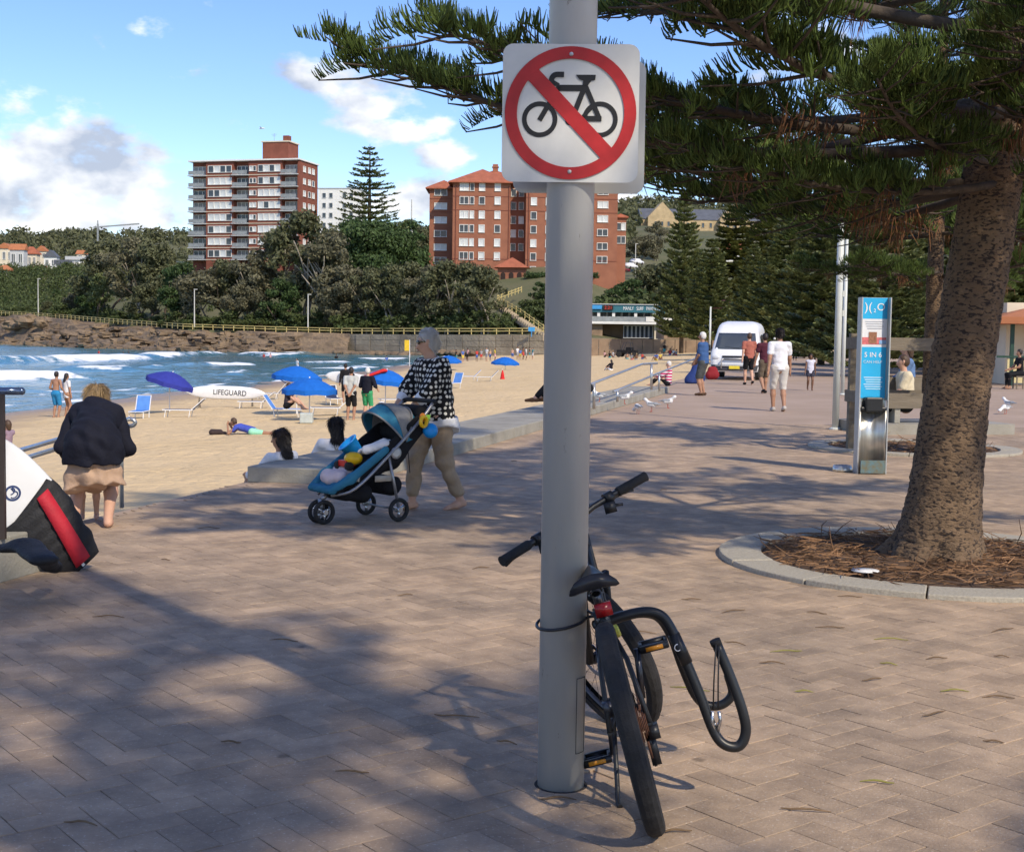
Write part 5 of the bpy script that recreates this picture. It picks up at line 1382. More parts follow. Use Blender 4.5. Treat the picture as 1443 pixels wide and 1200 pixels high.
bpart('rear_light', lambda b: b.box((.012, .115, .70), (.055, .03, .042)), redl)
bpart('rack_clamp', lambda b: (b.box((.0, .165, .655), (.05, .07, .075)), b.box((-.002, .125, .60), (.05, .02, .05))), blk)
bpart('clamp_bolts', lambda b: [b.lathe([(.0055, 0), (.0055, .005)], 8, (x, .128, z), (0, -1, 0)) for x in (-.014, .016) for z in (.632, .668)] + [b.lathe([(.0055, 0), (.0055, .005)], 8, (x, .114, z), (0, -1, 0)) for x in (-.014, .012) for z in (.59,)], chrome)
# drivetrain
bpart('cassette', lambda b: [b.lathe([(r_, -.0015), (r_, .0015)], 20, (.030 + .005 * i, 0, WR), (1, 0, 0)) for i, r_ in enumerate((.062, .056, .05, .044, .038, .032))], rust)
bpart('chainring', lambda b: (b.lathe([(.085, -.002), (.085, .002)], 28, (.052, .43, .30), (1, 0, 0)), b.lathe([(.066, -.002), (.066, .002)], 24, (.044, .43, .30), (1, 0, 0))), dmet)
bpart('chain', lambda b: (b.tube([(.052, .43, .383), (.045, 0, WR + .05)], .0045, 5), b.tube([(.052, .43, .217), (.045, .05, .24), (.045, .02, .20), (.045, -.03, WR - .05)], .0045, 5)), rust)
bpart('derailleur', lambda b: (b.box((.055, .02, .25), (.03, .035, .10)), b.lathe([(.022, -.005), (.022, .005)], 12, (.05, .03, .21), (1, 0, 0)), b.lathe([(.022, -.005), (.022, .005)], 12, (.05, .02, .275), (1, 0, 0)), b.box((.07, .0, .31), (.035, .05, .04))), blk)
bpart('brake_caliper', lambda b: (b.box((-.05, .055, .40), (.035, .05, .05)), b.tube([(-.05, .06, .42), (-.05, .18, .52), (-.03, .27, .62)], .003, 5)), dmet)
for s, up in ((1, 1), (-1, -1)):
    cr_o = bpart('crank', lambda b: b.bar((s * .062, .43, .30), (s * .085, .44, .30 + up * .17), .018, .022, up=(1, 0, 0)), dmet)
    pz_ = .30 + up * .17
    pd = bpart('pedal', lambda b: (b.box((s * .145, .44 - .038, pz_), (.095, .018, .024)), b.box((s * .145, .44 + .038, pz_), (.095, .018, .024)), b.box((s * .10, .44, pz_), (.012, .09, .022)), b.box((s * .19, .44, pz_), (.012, .09, .022)), b.tube([(s * .09, .44, pz_), (s * .19, .44, pz_)], .009, 8)), blk, cr_o)
    bpart('pedal_reflector', lambda b: b.box((s * .145, .44 - .0485, pz_), (.06, .004, .014)), amber, cr_o)
bpart('kickstand', lambda b: b.tube([(-.05, .33, .29), (-.09, .24, .10), (-.105, .215, .035), (-.10, .19, .03)], .009, 8), blk)
# steering assembly turned to the left
SA = (HT - HBt).normalized(); SM = Matrix.Translation(HBt) @ Matrix.Rotation(R(33), 4, SA) @ Matrix.Translation(-HBt)
def st(v): return SM @ Vector(v)
fr_ = empty('steering', (0, 0, 0)); bpy.data.objects.remove(fr_)
fw = make_wheel(bike, (0, 0, 0)); fw.matrix_local = SM @ Matrix.Translation(FA)
crown = HBt + Vector((0, .02, -.05))
bpart('fork', lambda b: (b.tube([st(HBt), st(crown)], .022, 10), b.tube([st(crown + Vector((-.06, 0, 0))), st(crown + Vector((.06, 0, 0)))], .02, 10), [b.tube([st(crown + Vector((s * .058, 0, .015))), st(crown.lerp(FA, .5) + Vector((s * .058, 0, 0))), st(FA + Vector((s * .056, 0, 0)))], [.016, .016, .02], 10) for s in (-1, 1)]), blk)
HB = HT + SA * .075 + Vector((0, .045, 0))
bpart('stem', lambda b: (b.tube([st(HT), st(HT + SA * .07)], .017, 10), b.tube([st(HT + SA * .06), st(HB)], .016, 10)), blk)
bpart('handlebar', lambda b: b.tube([st(HB + Vector((x, -.035 * abs(x) / .34, .02 * min(1, abs(x) / .12)))) for x in (-.34, -.2, -.1, 0, .1, .2, .34)], .0125, 10), blk)
for s in (-1, 1):
    def hp(x, y, z): return st(HB + Vector((s * x, y - .035 * x / .34, .02 + z)))
    bpart('grip', lambda b: b.tube([hp(.215, 0, 0), hp(.222, 0, 0), hp(.34, 0, 0), hp(.352, 0, 0)], [.0165, .0185, .0180, .0195], 14), rub)
    lv = bpart('brake_lever', lambda b: (b.tube([hp(.19, 0, 0), hp(.17, .03, -.012)], .013, 8), b.tube([hp(.17, .03, -.012), hp(.21, .062, -.022), hp(.27, .064, -.026), hp(.315, .06, -.034)], [.009, .008, .0065, .006], 8)), blk)
    bpart('shifter', lambda b: (b.tube([hp(.155, 0, 0), hp(.19, 0, 0)], .021, 10), b.box(hp(.16, -.005, -.035), (.045, .05, .04)), b.tube([hp(.16, .0, -.03), hp(.20, -.03, -.045)], .006, 6)), blk)
    bpart('cable', lambda b: b.tube(smooth_path([hp(.15, .03, 0), hp(.08, .14, -.02), st(HT + Vector((s * .02, .10, -.03))), st(HBt + Vector((s * .03, .02, 0))), Vector((s * .02, .62, .66))], 5), .0026, 5), blk)
bpart('yellow_tape', lambda b: (b.tube([SC.lerp(BBp, -.0) + Vector((.03, .28, -.10)), Vector((.035, .58, .50))], .012, 6)), yelr)
# surfboard rack on the right side, built where the photograph shows its bends
inv = None
bpy.context.view_layer.update()
BI = (Matrix.Translation(RB) @ bike.rotation_quaternion.to_matrix().to_4x4()).inverted()
def rk(px, py, Y): return BI @ AT(px, py, Y)
main = [rk(838, 884, 4.44), rk(868, 871, 4.44), rk(905, 862, 4.44), rk(930, 866, 4.44), rk(946, 886, 4.44), rk(966, 930, 4.43), rk(986, 978, 4.42), rk(1006, 1030, 4.41), rk(1022, 1049, 4.40), rk(1042, 1050, 4.40), rk(1051, 1030, 4.40), rk(1046, 1000, 4.40), rk(1030, 955, 4.41), rk(1010, 907, 4.42)]
bpart('surf_rack_arm', lambda b: b.tube(smooth_path(main, 5), .0175, 14), blk, smooth=True)
fro = [rk(838, 880, 4.52), rk(880, 866, 4.60), rk(922, 866, 4.68), rk(944, 892, 4.74), rk(962, 940, 4.78), rk(979, 978, 4.8), rk(996, 993, 4.8), rk(1018, 992, 4.8), rk(1032, 976, 4.8), rk(1026, 950, 4.8)]
bpart('surf_rack_arm', lambda b: b.tube(smooth_path(fro, 5), .0165, 12), blk, smooth=True)
bpart('rack_end_cap', lambda b: b.tube([rk(1010, 908, 4.42), rk(1007, 901, 4.42)], .019, 12), rub)
bpart('rack_sleeve', lambda b: b.tube([rk(949, 893, 4.44), rk(968, 934, 4.43)], .0205, 14), blk)
decal = mat('white_decal', (.7, .7, .7), .5)
bpart('decal', lambda b: b.torus(rk(955, 912, 4.416), .011, .0018, BI.to_3x3() @ Vector((.25, -1, .2)), 20, 5), decal)
bpart('bungee_cord', lambda b: (b.tube([rk(1009, 908, 4.40), rk(1006, 960, 4.40), rk(1005, 1000, 4.40)], .0026, 6), b.tube([rk(1013, 915, 4.40), rk(1012, 960, 4.40), rk(1012, 1000, 4.40)], .0026, 6)), blk)
bpart('bungee_hook', lambda b: (b.tube([rk(1004, 1002, 4.40), rk(1003, 1016, 4.40), rk(1008, 1030, 4.40)], .006, 6), b.tube([rk(1013, 1002, 4.40), rk(1015, 1014, 4.40), rk(1011, 1030, 4.40)], .006, 6)), chrome)
bpart('bungee_loop', lambda b: b.tube(smooth_path([rk(1008, 1018, 4.40), rk(1006, 1032, 4.40), rk(1011, 1040, 4.40), rk(1014, 1030, 4.40), rk(1011, 1018, 4.40)], 4), .0018, 5), chrome)
# lock cable round the pole
zc = AT(790, 874, 4.57).z
lk = MB(); pts = [(PB.x + .092 * math.cos(t), PB.y + .092 * math.sin(t), zc + .022 * math.cos(t) + .012 * math.sin(t)) for t in np.linspace(.3, 2 * PI - .35, 30)]
e_ = AT(848, 868, 4.47)
lk.tube(smooth_path([e_] + pts[::-1][0:30:3] + [e_ + Vector((.01, .03, -.02))], 4), .0055, 8)
tag(lk.build('lock_cable', mat('lock_sheath', (.022, .022, .026), .4), smooth=True), 'black cable lock looped round the pole and bicycle', 'lock')
# ================================================================== LIGHT POLES, DISPENSER, BENCH
wpole = mat('pale_grey_pole', (.58, .60, .56), .45, var=.06, scale=2)
def light_pole(px, py, ytop, label, r=.085, arm=None):
    p = G(px, py); s = p.y / F; h = AT(px, ytop, p.y).z
    e = empty('light_pole', p, 0, label, 'pole', 'light poles on the promenade')
    m = MB(); m.tube([(0, 0, -.01), (0, 0, h * .72), (0, 0, h * .722), (0, 0, h)], [r, r, r * .8, r * .78], 20); m.build('shaft', wpole, e, 'side')
    m = MB(); m.lathe([(r * 1.7, 0), (r * 1.7, .02), (r * 1.1, .04)], 20); m.build('base_plate', wpole, e)
    if arm:
        m = MB(); m.tube([(0, 0, h - .35), (-arm, 0, h - .33)], .022, 8); m.build('arm', wpole, e)
        m = MB(); m.lathe([(.02, -.1), (.075, -.06), (.075, .06), (.03, .13)], 14, (0, 0, h + .08)); m.build('camera_dome', white_p, e, True)
        for k in range(3):
            m = MB(); m.box((r + .02, 0, h * (.42 + .07 * k)), (.05, .08, .1)); m.build('bracket', wpole, e)
    return e
light_pole(1177, 605, 212, 'white light pole with a thin side arm left of the blue sign', .06, .75)
light_pole(1187, 556, 330, 'shorter pole just behind the white light pole', .055)
for px, py, yt, lab in [(1132, 502, 440, 'distant pole right of the walking crowd'), (1096, 497, 436, 'distant thin pole above the crowd'), (1000, 496, 432, 'thin pole left of the white van'), (994, 494, 425, 'thin pole by the beach shop corner')]: light_pole(px, py, yt, lab, .12)
# water refill column
DP = G(1226, 667); sD = DP.y / F
dp = empty('water_refill_station', DP, R(2), 'tall narrow water refill station with a bright blue poster', 'refill station')
hD = 248 * sD; wD = 39 * sD
steel = mat('brushed_steel', (.55, .54, .50), .32, metal=.85, var=.15, scale=5, stretch=(6, 6, .4))
sky_b = mat('poster_blue', (.02, .42, .78), .5, var=.05); pw = mat('poster_white', (.74, .76, .80), .5, var=.03); pink = mat('poster_pink', (.62, .16, .17), .5, var=.3, scale=30); pskin = mat('poster_face', (.30, .14, .08), .5, var=.5, scale=40)
m = MB()
cv = [(-wD / 2 + wD * i / 12, -.06 + .10 * math.sin(PI * i / 12)) for i in range(13)]
m.prism(cv + [(wD / 2, .10), (-wD / 2, .10)], 0, hD * .42); m.build('lower_housing', steel, dp, 'side')
for s in (-1, 1):
    m = MB(); m.box((s * (wD / 2 + .006), .02, hD / 2), (.012, .17, hD)); m.build('side_rail', alu, dp)
m = MB(); m.box((0, .06, hD * .71), (wD, .05, hD * .58)); m.build('upper_panel', steel, dp)
m = MB(); m.box((0, -.03, hD * .395), (wD * .62, .13, .17)); m.box((0, -.02, hD * .37), (wD * .95, .09, .05)); m.build('tap_head', blk, dp, bevel=.015)
yp = .033
def poster(name, z0, z1, m, x0=-.5, x1=.5, d=0): 
    b = MB(); b.box(((x0 + x1) / 2 * wD, yp - d, (z0 + z1) / 2 * hD), ((x1 - x0) * wD * .97, .003, (z1 - z0) * hD)); return b.build(name, m, dp)
poster('poster', .43, .72, sky_b); poster('poster_band', .7205, .879, pw); poster('poster_header', .8795, .998, sky_b)
poster('picture', .735, .775, pink, -.48, .48, .003); poster('picture_face', .74, .805, pskin, -.18, .12, .006); poster('picture_blue', .737, .76, mat('poster_paleblue', (.22, .38, .62), .5, var=.2, scale=20), .2, .47, .006)
for k in range(4): poster('small_print', .862 - .013 * k, .866 - .013 * k, mat('print_grey', (.35, .38, .45), .6), -.34 + .03 * k, .36 - .05 * (k % 2), .003)
for k in range(6): poster('small_print', .545 - .013 * k, .550 - .013 * k, mat('print_pale', (.55, .75, .88), .6), -.32 + .04 * (k % 3), .38 - .06 * (k % 2), .003)
tz = (PI / 2, 0, 0)
text_mesh('lettering', ')(', .14, lt_m, dp, (-.072, yp - .004, hD * .945), tz, .001, xs=1.0); text_mesh('lettering', '2', .06, lt_m, dp, (.005, yp - .004, hD * .925), tz, .001); text_mesh('lettering', 'O', .12, lt_m, dp, (.078, yp - .004, hD * .945), tz, .001)
text_mesh('lettering', '5 IN 6', .082, lt_m, dp, (0, yp - .004, hD * .675), tz, .001); text_mesh('lettering', 'CAN HELP', .048, mat('print_pale', (.55, .75, .88), .6), dp, (0, yp - .004, hD * .635), tz, .001)
m = MB(); m.lathe([(.115, 0), (.125, .01), (.105, .075), (.095, .075), (.088, .03), (.001, .028)], 24, cap=False); tag(m.build('dog_bowl', steel, loc=G(1187, 664), smooth=True), 'low steel dog bowl on the paving beside the refill station', 'bowl')
m = MB(); m.box((0, -.105, .09), (wD * .9, .012, .15)); m.build('stain_panel', mat('algae_stain', (.16, .13, .06), .8, var=.6, scale=18, c2=(.10, .20, .24)), dp); 
# timber guard round the young pine, bench and table behind
timber = mat('weathered_timber', (.185, .155, .115), .9, var=.2, scale=5, bump=.4, bscale=30, stretch=(.3, 3, 3))
tg = empty('timber_guard', b2_ + Vector((-.37, 0, 0)), R(6), 'weathered timber rail guard around the young pine', 'tree guard')
for s in (-1, 1):
    for k in (.78, 1.52):
        m = MB(); m.box((0, s * .56, k), (1.25, .05, .17)); m.build('rail', timber, tg)
        m = MB(); m.box((s * .625, 0, k + .003), (.05, 1.12, .16)); m.build('rail', timber, tg)
    for t in (-1, 1):
        m = MB(); m.box((s * .57, t * .50, .83), (.09, .09, 1.66)); m.build('post', timber, tg)
TB = G(1300, 608)
bt = empty('picnic_bench', TB, R(12), 'concrete and timber picnic bench behind the big trunk', 'bench')
for nm, c, d, mm in (('bench_slab', (0, 0, .09), (2.6, 1.5, .18), conc), ('seat', (-.1, -.35, .46), (1.7, .36, .06), timber), ('seat_leg', (-.75, -.35, .31), (.1, .3, .25), conc), ('seat_leg', (.6, -.35, .31), (.1, .3, .25), conc), ('backrest', (-.1, -.12, .80), (1.7, .04, .3), timber), ('back_post', (.6, -.12, .57), (.07, .05, .75), timber), ('back_post', (-.75, -.12, .57), (.07, .05, .75), timber)):
    m = MB(); m.box(c, d); m.build(nm, mm, bt)
# fallen twigs on the paving
twm = mat('fallen_twig', (.17, .11, .06), .9, var=.3, scale=10); twg = mat('green_twig', (.26, .24, .06), .85, var=.3, scale=10)
tw = [(612, 1008, 0), (975, 1172, 0), (1120, 975, 1), (1325, 975, 1), (1280, 903, 1), (1400, 925, 0), (1428, 886, 0), (1165, 866, 0), (1130, 918, 1), (1240, 935, 1), (1070, 935, 0), (1215, 842, 0), (1335, 928, 0), (1000, 975, 1), (760, 1128, 0), (700, 1045, 0), (520, 1090, 0), (90, 1160, 0), (340, 1048, 0), (130, 870, 0), (1050, 860, 0), (1190, 885, 0), (1260, 1105, 1), (1385, 1045, 0), (1100, 1140, 0), (1430, 985, 0), (885, 890, 0), (960, 845, 0), (1020, 905, 0), (420, 905, 0), (240, 790, 0), (310, 745, 0), (690, 800, 0), (1080, 775, 0), (860, 700, 0), (940, 690, 0), (720, 650, 0), (1300, 1010, 0), (1215, 960, 0), (560, 840, 0)]
for i, (px, py, g_) in enumerate(tw):
    p = G(px, py); a = rnd.uniform(-.5, .5) + (PI if rnd.random() < .5 else 0); l = rnd.uniform(.07, .19); c = rnd.uniform(-.5, .5)
    pts = []; q_ = Vector((0, 0, .006)); 
    for k in range(6): pts.append(q_.copy()); q_ += Vector((math.cos(a), math.sin(a), 0)) * l / 5; a += c / 3; q_.z = .006 + .005 * math.sin(k)
    m = MB(); m.tube(pts, [.002, .0033, .0038, .0035, .003, .0015], 6)
    tag(m.build('twig', twg if g_ else twm, loc=p), 'small curved yellow-green pine twig fallen on the paving' if g_ else 'small brown pine twig fallen on the paving', 'twig', 'green twigs on the paving' if g_ else 'brown twigs on the paving')
# ================================================================== NEAR LEFT: RAIL, SURFBOARD
rail_s = mat('stainless_rail', (.50, .50, .49), .28, metal=.85, var=.08, scale=6); post_d = mat('bronze_post', (.045, .032, .028), .4, var=.15)
hr = empty('handrail', G(3, 757, .28), 0, 'stainless double handrail with dark post at the left edge', 'handrail')
o = Vector(hr.location); Yh = o.y
m = MB(); m.box((0, 0, .44), (.045, .03, .9)); m.build('post', post_d, hr)
L0, L1 = AT(2, 642, 10.3), AT(182, 590, 13.4)
def lo_(v): return v - o
for dz in (0, -.075):
    m = MB(); m.tube([lo_(AT(-60, 655, 9.6) + Vector((0, 0, dz))), lo_(L0 + Vector((0, 0, dz))), lo_(L1 + Vector((0, 0, dz)))], .021, 12); m.build('rail', rail_s, hr, 'side')
m = MB(); e1 = L1 + Vector((0, 0, -.037)); m.tube([lo_(e1 + Vector((.06 * math.cos(t), .0, .037 * math.sin(t)))) for t in np.linspace(PI / 2, -PI / 2, 9)], .021, 12); m.build('rail_end', rail_s, hr, True)
m = MB(); pe = L1 + Vector((-.05, -.1, 0)); m.tube([lo_(Vector((pe.x, pe.y, -.2))), lo_(pe)], .021, 12); m.build('far_post', rail_s, hr, 'side')
tl = mat('blue_steel_rail', (.12, .16, .24), .2, metal=.7, var=.05)
T0 = AT(30, 551, Yh)
m = MB(); m.tube([lo_(AT(-90, 551, Yh)), lo_(AT(0, 551, Yh)), lo_(T0)], .024, 12); m.ell(lo_(T0), .025); m.build('top_rail', tl, hr, True)
m = MB(); m.tube([lo_(AT(6, 556, Yh)), (0, 0, .88)], .012, 8); m.build('bracket', tl, hr)
# surfboard half out of its bag: laid across the plinth, tail on the paving
Pa, Pb = AT(-60, 604, 8.3), G(114, 803)
Pb.z = .05
d = (Pb - Pa); Ls = d.length; d.normalize()
sideV = (d.cross(Vector((0, -.86, .5)))).normalized(); nrm = sideV.cross(d).normalized()
SBM = Matrix((sideV, d, nrm)).transposed().to_4x4(); SBM.translation = Pa
sb = empty('surfboard', Pa, 0, 'white surfboard with round logo, half out of its bag by the plinth', 'surfboard')
sb.matrix_world = SBM
fibre = mat('board_white', (.74, .74, .74), .3, var=.05, scale=2)
def hullw(t, w): return w * (max(0, 1 - abs(2 * t - 1.05) ** 2.6)) ** .6
def board(b, w, th, t0, t1, L_, n=22, lift=0):
    rings = []
    for i in range(n + 1):
        t = t0 + (t1 - t0) * i / n; hw = max(.012, hullw(t, w)); tk = th * (.35 + .65 * math.sin(PI * min(.98, max(.02, t))))
        rings.append([Vector((hw * math.cos(a), L_ * t, tk * math.sin(a) + lift)) for a in np.linspace(0, 2 * PI, 21)[:-1]])
    b.loft(rings)
m = MB(); board(m, .215, .03, -.25, .96, Ls); m.build('board', fibre, sb, True)
m = MB(); m.ringfill(arc(.02, Ls * .45, .05, 0, 2 * PI, 28)[:-1], arc(.02, Ls * .45, .037, 0, 2 * PI, 28)[:-1], .0285, .031); m.build('logo_ring', mat('logo_blue', (.03, .05, .14), .4), sb)
m = MB(); m.tube([(.02 + .024 * math.cos(t), Ls * .45 + .012 + .018 * math.sin(t), .0305) for t in np.linspace(0, 4.2, 10)] + [(.02 - .024 * math.cos(t), Ls * .45 - .016 - .018 * math.sin(t), .0305) for t in np.linspace(1.0, -2.2, 8)], .0045, 5); m.build('logo_letter', mat('logo_blue', (.03, .05, .14), .4), sb)
nyl = mat('black_nylon', (.014, .014, .016), .7, var=.3, scale=14, bump=.5, bscale=60); redn = mat('red_nylon', (.42, .014, .028), .65, var=.12, scale=10, bump=.3, bscale=50)
bag = empty('board_bag', Pb, 0, 'black surfboard bag with a broad red stripe sliding off the board', 'bag')
bag.matrix_world = SBM
def bagshell(b):
    rings = []
    for i in range(22):
        t = .55 + .47 * i / 21; hw = max(.03, hullw(min(t, 1.0) * .92, .185) + .03 * (1 - ((t - .55) / .47) ** 6) + .006 * math.sin(i * 1.3)); tk = .05 + .03 * math.sin(PI * (i / 21)) + .008 * math.sin(i * 2.1)
        rings.append([Vector((hw * math.cos(a) + .012 * math.sin(3 * a + i * .4), Ls * t + (.05 * math.cos(a) if i == 0 else 0), tk * math.sin(a) - .004)) for a in np.linspace(0, 2 * PI, 25)[:-1]])
    b.loft(rings)
m = MB(); bagshell(m); m.build('shell', nyl, bag, True)
def stripe(b):
    rings = []
    for i in range(19):
        t = .553 + .44 * i / 18; k = i / 18; tk = .05 + .03 * math.sin(PI * k) + .008 + .012
        x0 = -.11 + .10 * k; hw = .046 + .010 * k
        rings.append([Vector((x0 + x, Ls * t, tk - .055 * abs((x0 + x) / .2) ** 2.2 + dz)) for x, dz in ((-hw, -.02), (hw, -.02), (hw, .0), (0, .006), (-hw, .0))])
    b.loft(rings)
m = MB(); stripe(m); m.build('red_stripe', redn, bag, True)
inv_ = SBM.inverted(); ip = lambda px, py, z: tuple(inv_ @ G(px, py, z)); upv = tuple(SBM.to_3x3().inverted() @ Vector((0, 0, 1)))
sdf_mesh('open_flap', [(ip(8, 772, .31), ip(34, 768, .33), .07, .09, upv, .35), (ip(34, 768, .33), ip(62, 788, .30), .09, .08, upv, .4), (ip(62, 788, .28), ip(76, 800, .16), .06, .05, upv, .6)], .010, .05, nyl, parent=bag, fold=.008)
m = MB(); m.box((.0, Ls * 1.0, .05), (.02, .03, .012)); m.build('zip_pull', white_p, bag)
# ================================================================== PEOPLE
SK = {'fair': mat('skin_fair', (.55, .32, .22), .55, var=.08, scale=9, spec=.35), 'tan': mat('skin_tan', (.36, .19, .115), .55, var=.08, scale=9, spec=.35), 'brown': mat('skin_brown', (.17, .085, .05), .5, var=.1, scale=9, spec=.35)}
def cloth(name, c, **k): return mat('cloth_' + name, c, .85, var=k.get('var', .1), scale=k.get('scale', 5), bump=.35, bscale=k.get('bs', 14), spec=.2)
HAIR = {'grey': mat('hair_grey', (.56, .54, .51), .6, var=.25, scale=25, bump=.6, bscale=50, stretch=(1, 1, .3)), 'dark': mat('hair_dark', (.018, .013, .011), .45, var=.3, scale=25, bump=.6, bscale=50), 'brown': mat('hair_brown', (.07, .04, .022), .5, var=.3, scale=25, bump=.5, bscale=50), 'blond': mat('hair_blond', (.33, .23, .12), .55, var=.35, scale=22, bump=.6, bscale=45), 'white': mat('hair_white', (.62, .60, .56), .6, var=.1, scale=20)}
def ik(a, b, l1, l2, bend):
    a, b, bend = Vector(a), Vector(b), Vector(bend)
    d = b - a; L_ = min(d.length, (l1 + l2) * .999); d.normalize()
    x = (l1 * l1 - l2 * l2 + L_ * L_) / (2 * L_); h = math.sqrt(max(0, l1 * l1 - x * x))
    n = bend - d * bend.dot(d); n = n.normalized() if n.length > 1e-5 else Vector((0, 1, 0))
    return a + d * x + n * h, a + d * L_
def person(label, pos, face, H=1.72, skin='fair', pelvis=(0, 0, .93), lean=3, side=0, feet=((-.1, 0, .075), (.1, 0, .075)), foot_dir=((0, 1, 0), (0, 1, 0)), hands=((-.27, .05, .78), (.27, .05, .78)), knee=((-.1, 1, .1), (.1, 1, .1)), elbow=((-.4, -1, -.2), (.4, -1, -.2)),
           head_turn=0, head_tilt=0, girth=1.0, hair='brown', style='short', top=None, sleeve=.55, hem=.06, bottom=None, leg=.9, loose=.0, shoes=None, vox=.022, fingers=False, group=None, skirt=None, extra=None, dress=None, face_detail=False):
    s = H / 1.7
    e = empty('person', pos, R(face), label, 'person', group)
    P = Vector(pelvis); la = R(lean); sp = Vector((math.sin(R(side)), math.sin(la), math.cos(la))).normalized()
    rt = Vector((1, 0, 0)); fw = rt.cross(sp) * -1; fw = sp.cross(rt) * -1 if False else Vector((0, math.cos(la), -math.sin(la)))
    Nk = P + sp * .50
    hd = Matrix.Rotation(R(head_turn), 3, 'Z') @ Vector((0, math.cos(R(head_tilt)), -math.sin(R(head_tilt))))
    up = (Vector((0, 0, 1)) - hd * hd.z).normalized(); hr_ = hd.cross(up)
    Hc = Nk + sp * .075 + up * .10 + hd * .03
    shl = [Nk + Vector((sx * .175 * (1 + (girth - 1) * .4), 0, 0)) - sp * .045 for sx in (-1, 1)]
    hip_ = [P + Vector((sx * .085, 0, -.03)) for sx in (-1, 1)]
    g = girth; arms, legs = [], []
    for i in (0, 1):
        el, wr = ik(shl[i], hands[i], .285, .25, elbow[i]); arms.append((el, wr))
        kn, an = ik(hip_[i], feet[i], .43, .42, knee[i]); legs.append((kn, an))
    gl = 1 + (g - 1) * .35; prims = []; c = lambda a, b, ra, rb, *x: prims.append((tuple(Vector(a) * s), tuple(Vector(b) * s), ra * s, rb * s, *x))
    # head
    c(Hc + up * .03 - hd * .012, Hc + up * .0 - hd * .01, .084, .086, tuple(hr_), .86); c(Hc - up * .055 + hd * .028, Hc - up * .02 + hd * .02, .05, .062, tuple(hr_), .9)
    c(Hc + hd * .082 - up * .012, Hc + hd * .10 - up * .035, .011, .015)
    for sx in (-1, 1): c(Hc + hr_ * sx * .075 - up * .01, Hc + hr_ * sx * .08 + up * .02, .013, .016)
    c(Nk - sp * .03, Hc - up * .05, .055 * g ** .5, .05)
    # torso
    c(Nk - sp * .14, P + sp * .14, .135 * g, .122 * g, tuple(fw), .70); c(P + sp * .16, P - sp * .02, .12 * g, .135 * g, tuple(fw), .76); c(shl[0] + rt * .03, shl[1] - rt * .03, .062, .062)
    c(hip_[0], hip_[1], .10 * g, .10 * g)
    for i in (0, 1):
        el, wr = arms[i]; kn, an = legs[i]; sh = shl[i]
        c(sh, el, .052 * g ** .6, .042 * g ** .6); c(el, wr, .042 * g ** .6, .028)
        hv = (wr - el).normalized(); n_ = hv.cross(Vector((0, 0, 1))); n_ = n_.normalized() if n_.length > .05 else Vector((1, 0, 0))
        n2 = hv.cross(n_)
        if not fingers:
            c(wr, wr + hv * .075, .030, .033, tuple(n_), .62); c(wr + hv * .085, wr + hv * .15, .028, .018, tuple(n_), .6); c(wr + hv * .03 + n2 * .025, wr + hv * .085 + n2 * .045, .013, .011)
        else:
            gd = Vector(fingers) if not isinstance(fingers, bool) else hv
            c(wr, wr + hv * .07, .028, .034, tuple(n2), .55)
            ac = n_
            for q_, (o_, ln) in enumerate(((-.030, .075), (-.010, .085), (.011, .080), (.031, .062))):
                b_ = wr + hv * .075 + ac * o_; k1 = b_ + hv * ln * .38 + gd * .012; k2 = k1 + (hv * .25 + gd * .9).normalized() * ln * .36; k3 = k2 + (gd * .75 - hv * .7).normalized() * ln * .26
                c(b_, k1, .0098, .0092); c(k1, k2, .0092, .0085); c(k2, k3, .0085, .0075)
            t0 = wr + hv * .025 - ac * .032 + gd * .006; t1 = t0 + (hv * .6 - ac * .45 + gd * .5).normalized() * .035; c(t0, t1, .0115, .0105); c(t1, t1 + (hv * .6 + gd * .8).normalized() * .03, .0105, .009)
        c(hip_[i], kn, .088 * gl, .056 * gl); c(kn, kn.lerp(an, .35), .053 * gl, .056 * gl); c(kn.lerp(an, .35), an, .054 * gl, .036)
        fd = Vector(foot_dir[i]).normalized(); dn = Vector((0, 0, -1)) if abs(fd.z) < .7 else Vector((0, 1, 0))
        c(an + dn * .035 - fd * .03, an + dn * .04 + fd * .06, .036, .036); c(an + dn * .04 + fd * .05, an + dn * .052 + fd * .155, .036, .022)
        if face_detail:
            for tq in range(5): c(an + dn * .055 + fd * .15 + Vector((fd.y, -fd.x, 0)) * (tq - 2) * .015, an + dn * .058 + fd * (.185 - .007 * abs(tq - 1)) + Vector((fd.y, -fd.x, 0)) * (tq - 2) * .016, .0085, .008)
    sdf_mesh('body', prims, vox, .025 * s, SK[skin], parent=e)
    def garment(name, pr_, m, cuts=(), k=.03, v=None): return sdf_mesh(name, [(tuple(Vector(a) * s), tuple(Vector(b) * s), ra * s, rb * s, *x) for a, b, ra, rb, *x in pr_], v or max(vox, .012), k * s, m, [(tuple(Vector(p) * s), tuple(n)) for p, n in cuts], e, fold=.006 if name == 'hair' and vox < .015 else 0 if name in ('hair', 'shoe') or vox > .02 else .011 if vox < .0135 else .006)
    L2 = loose
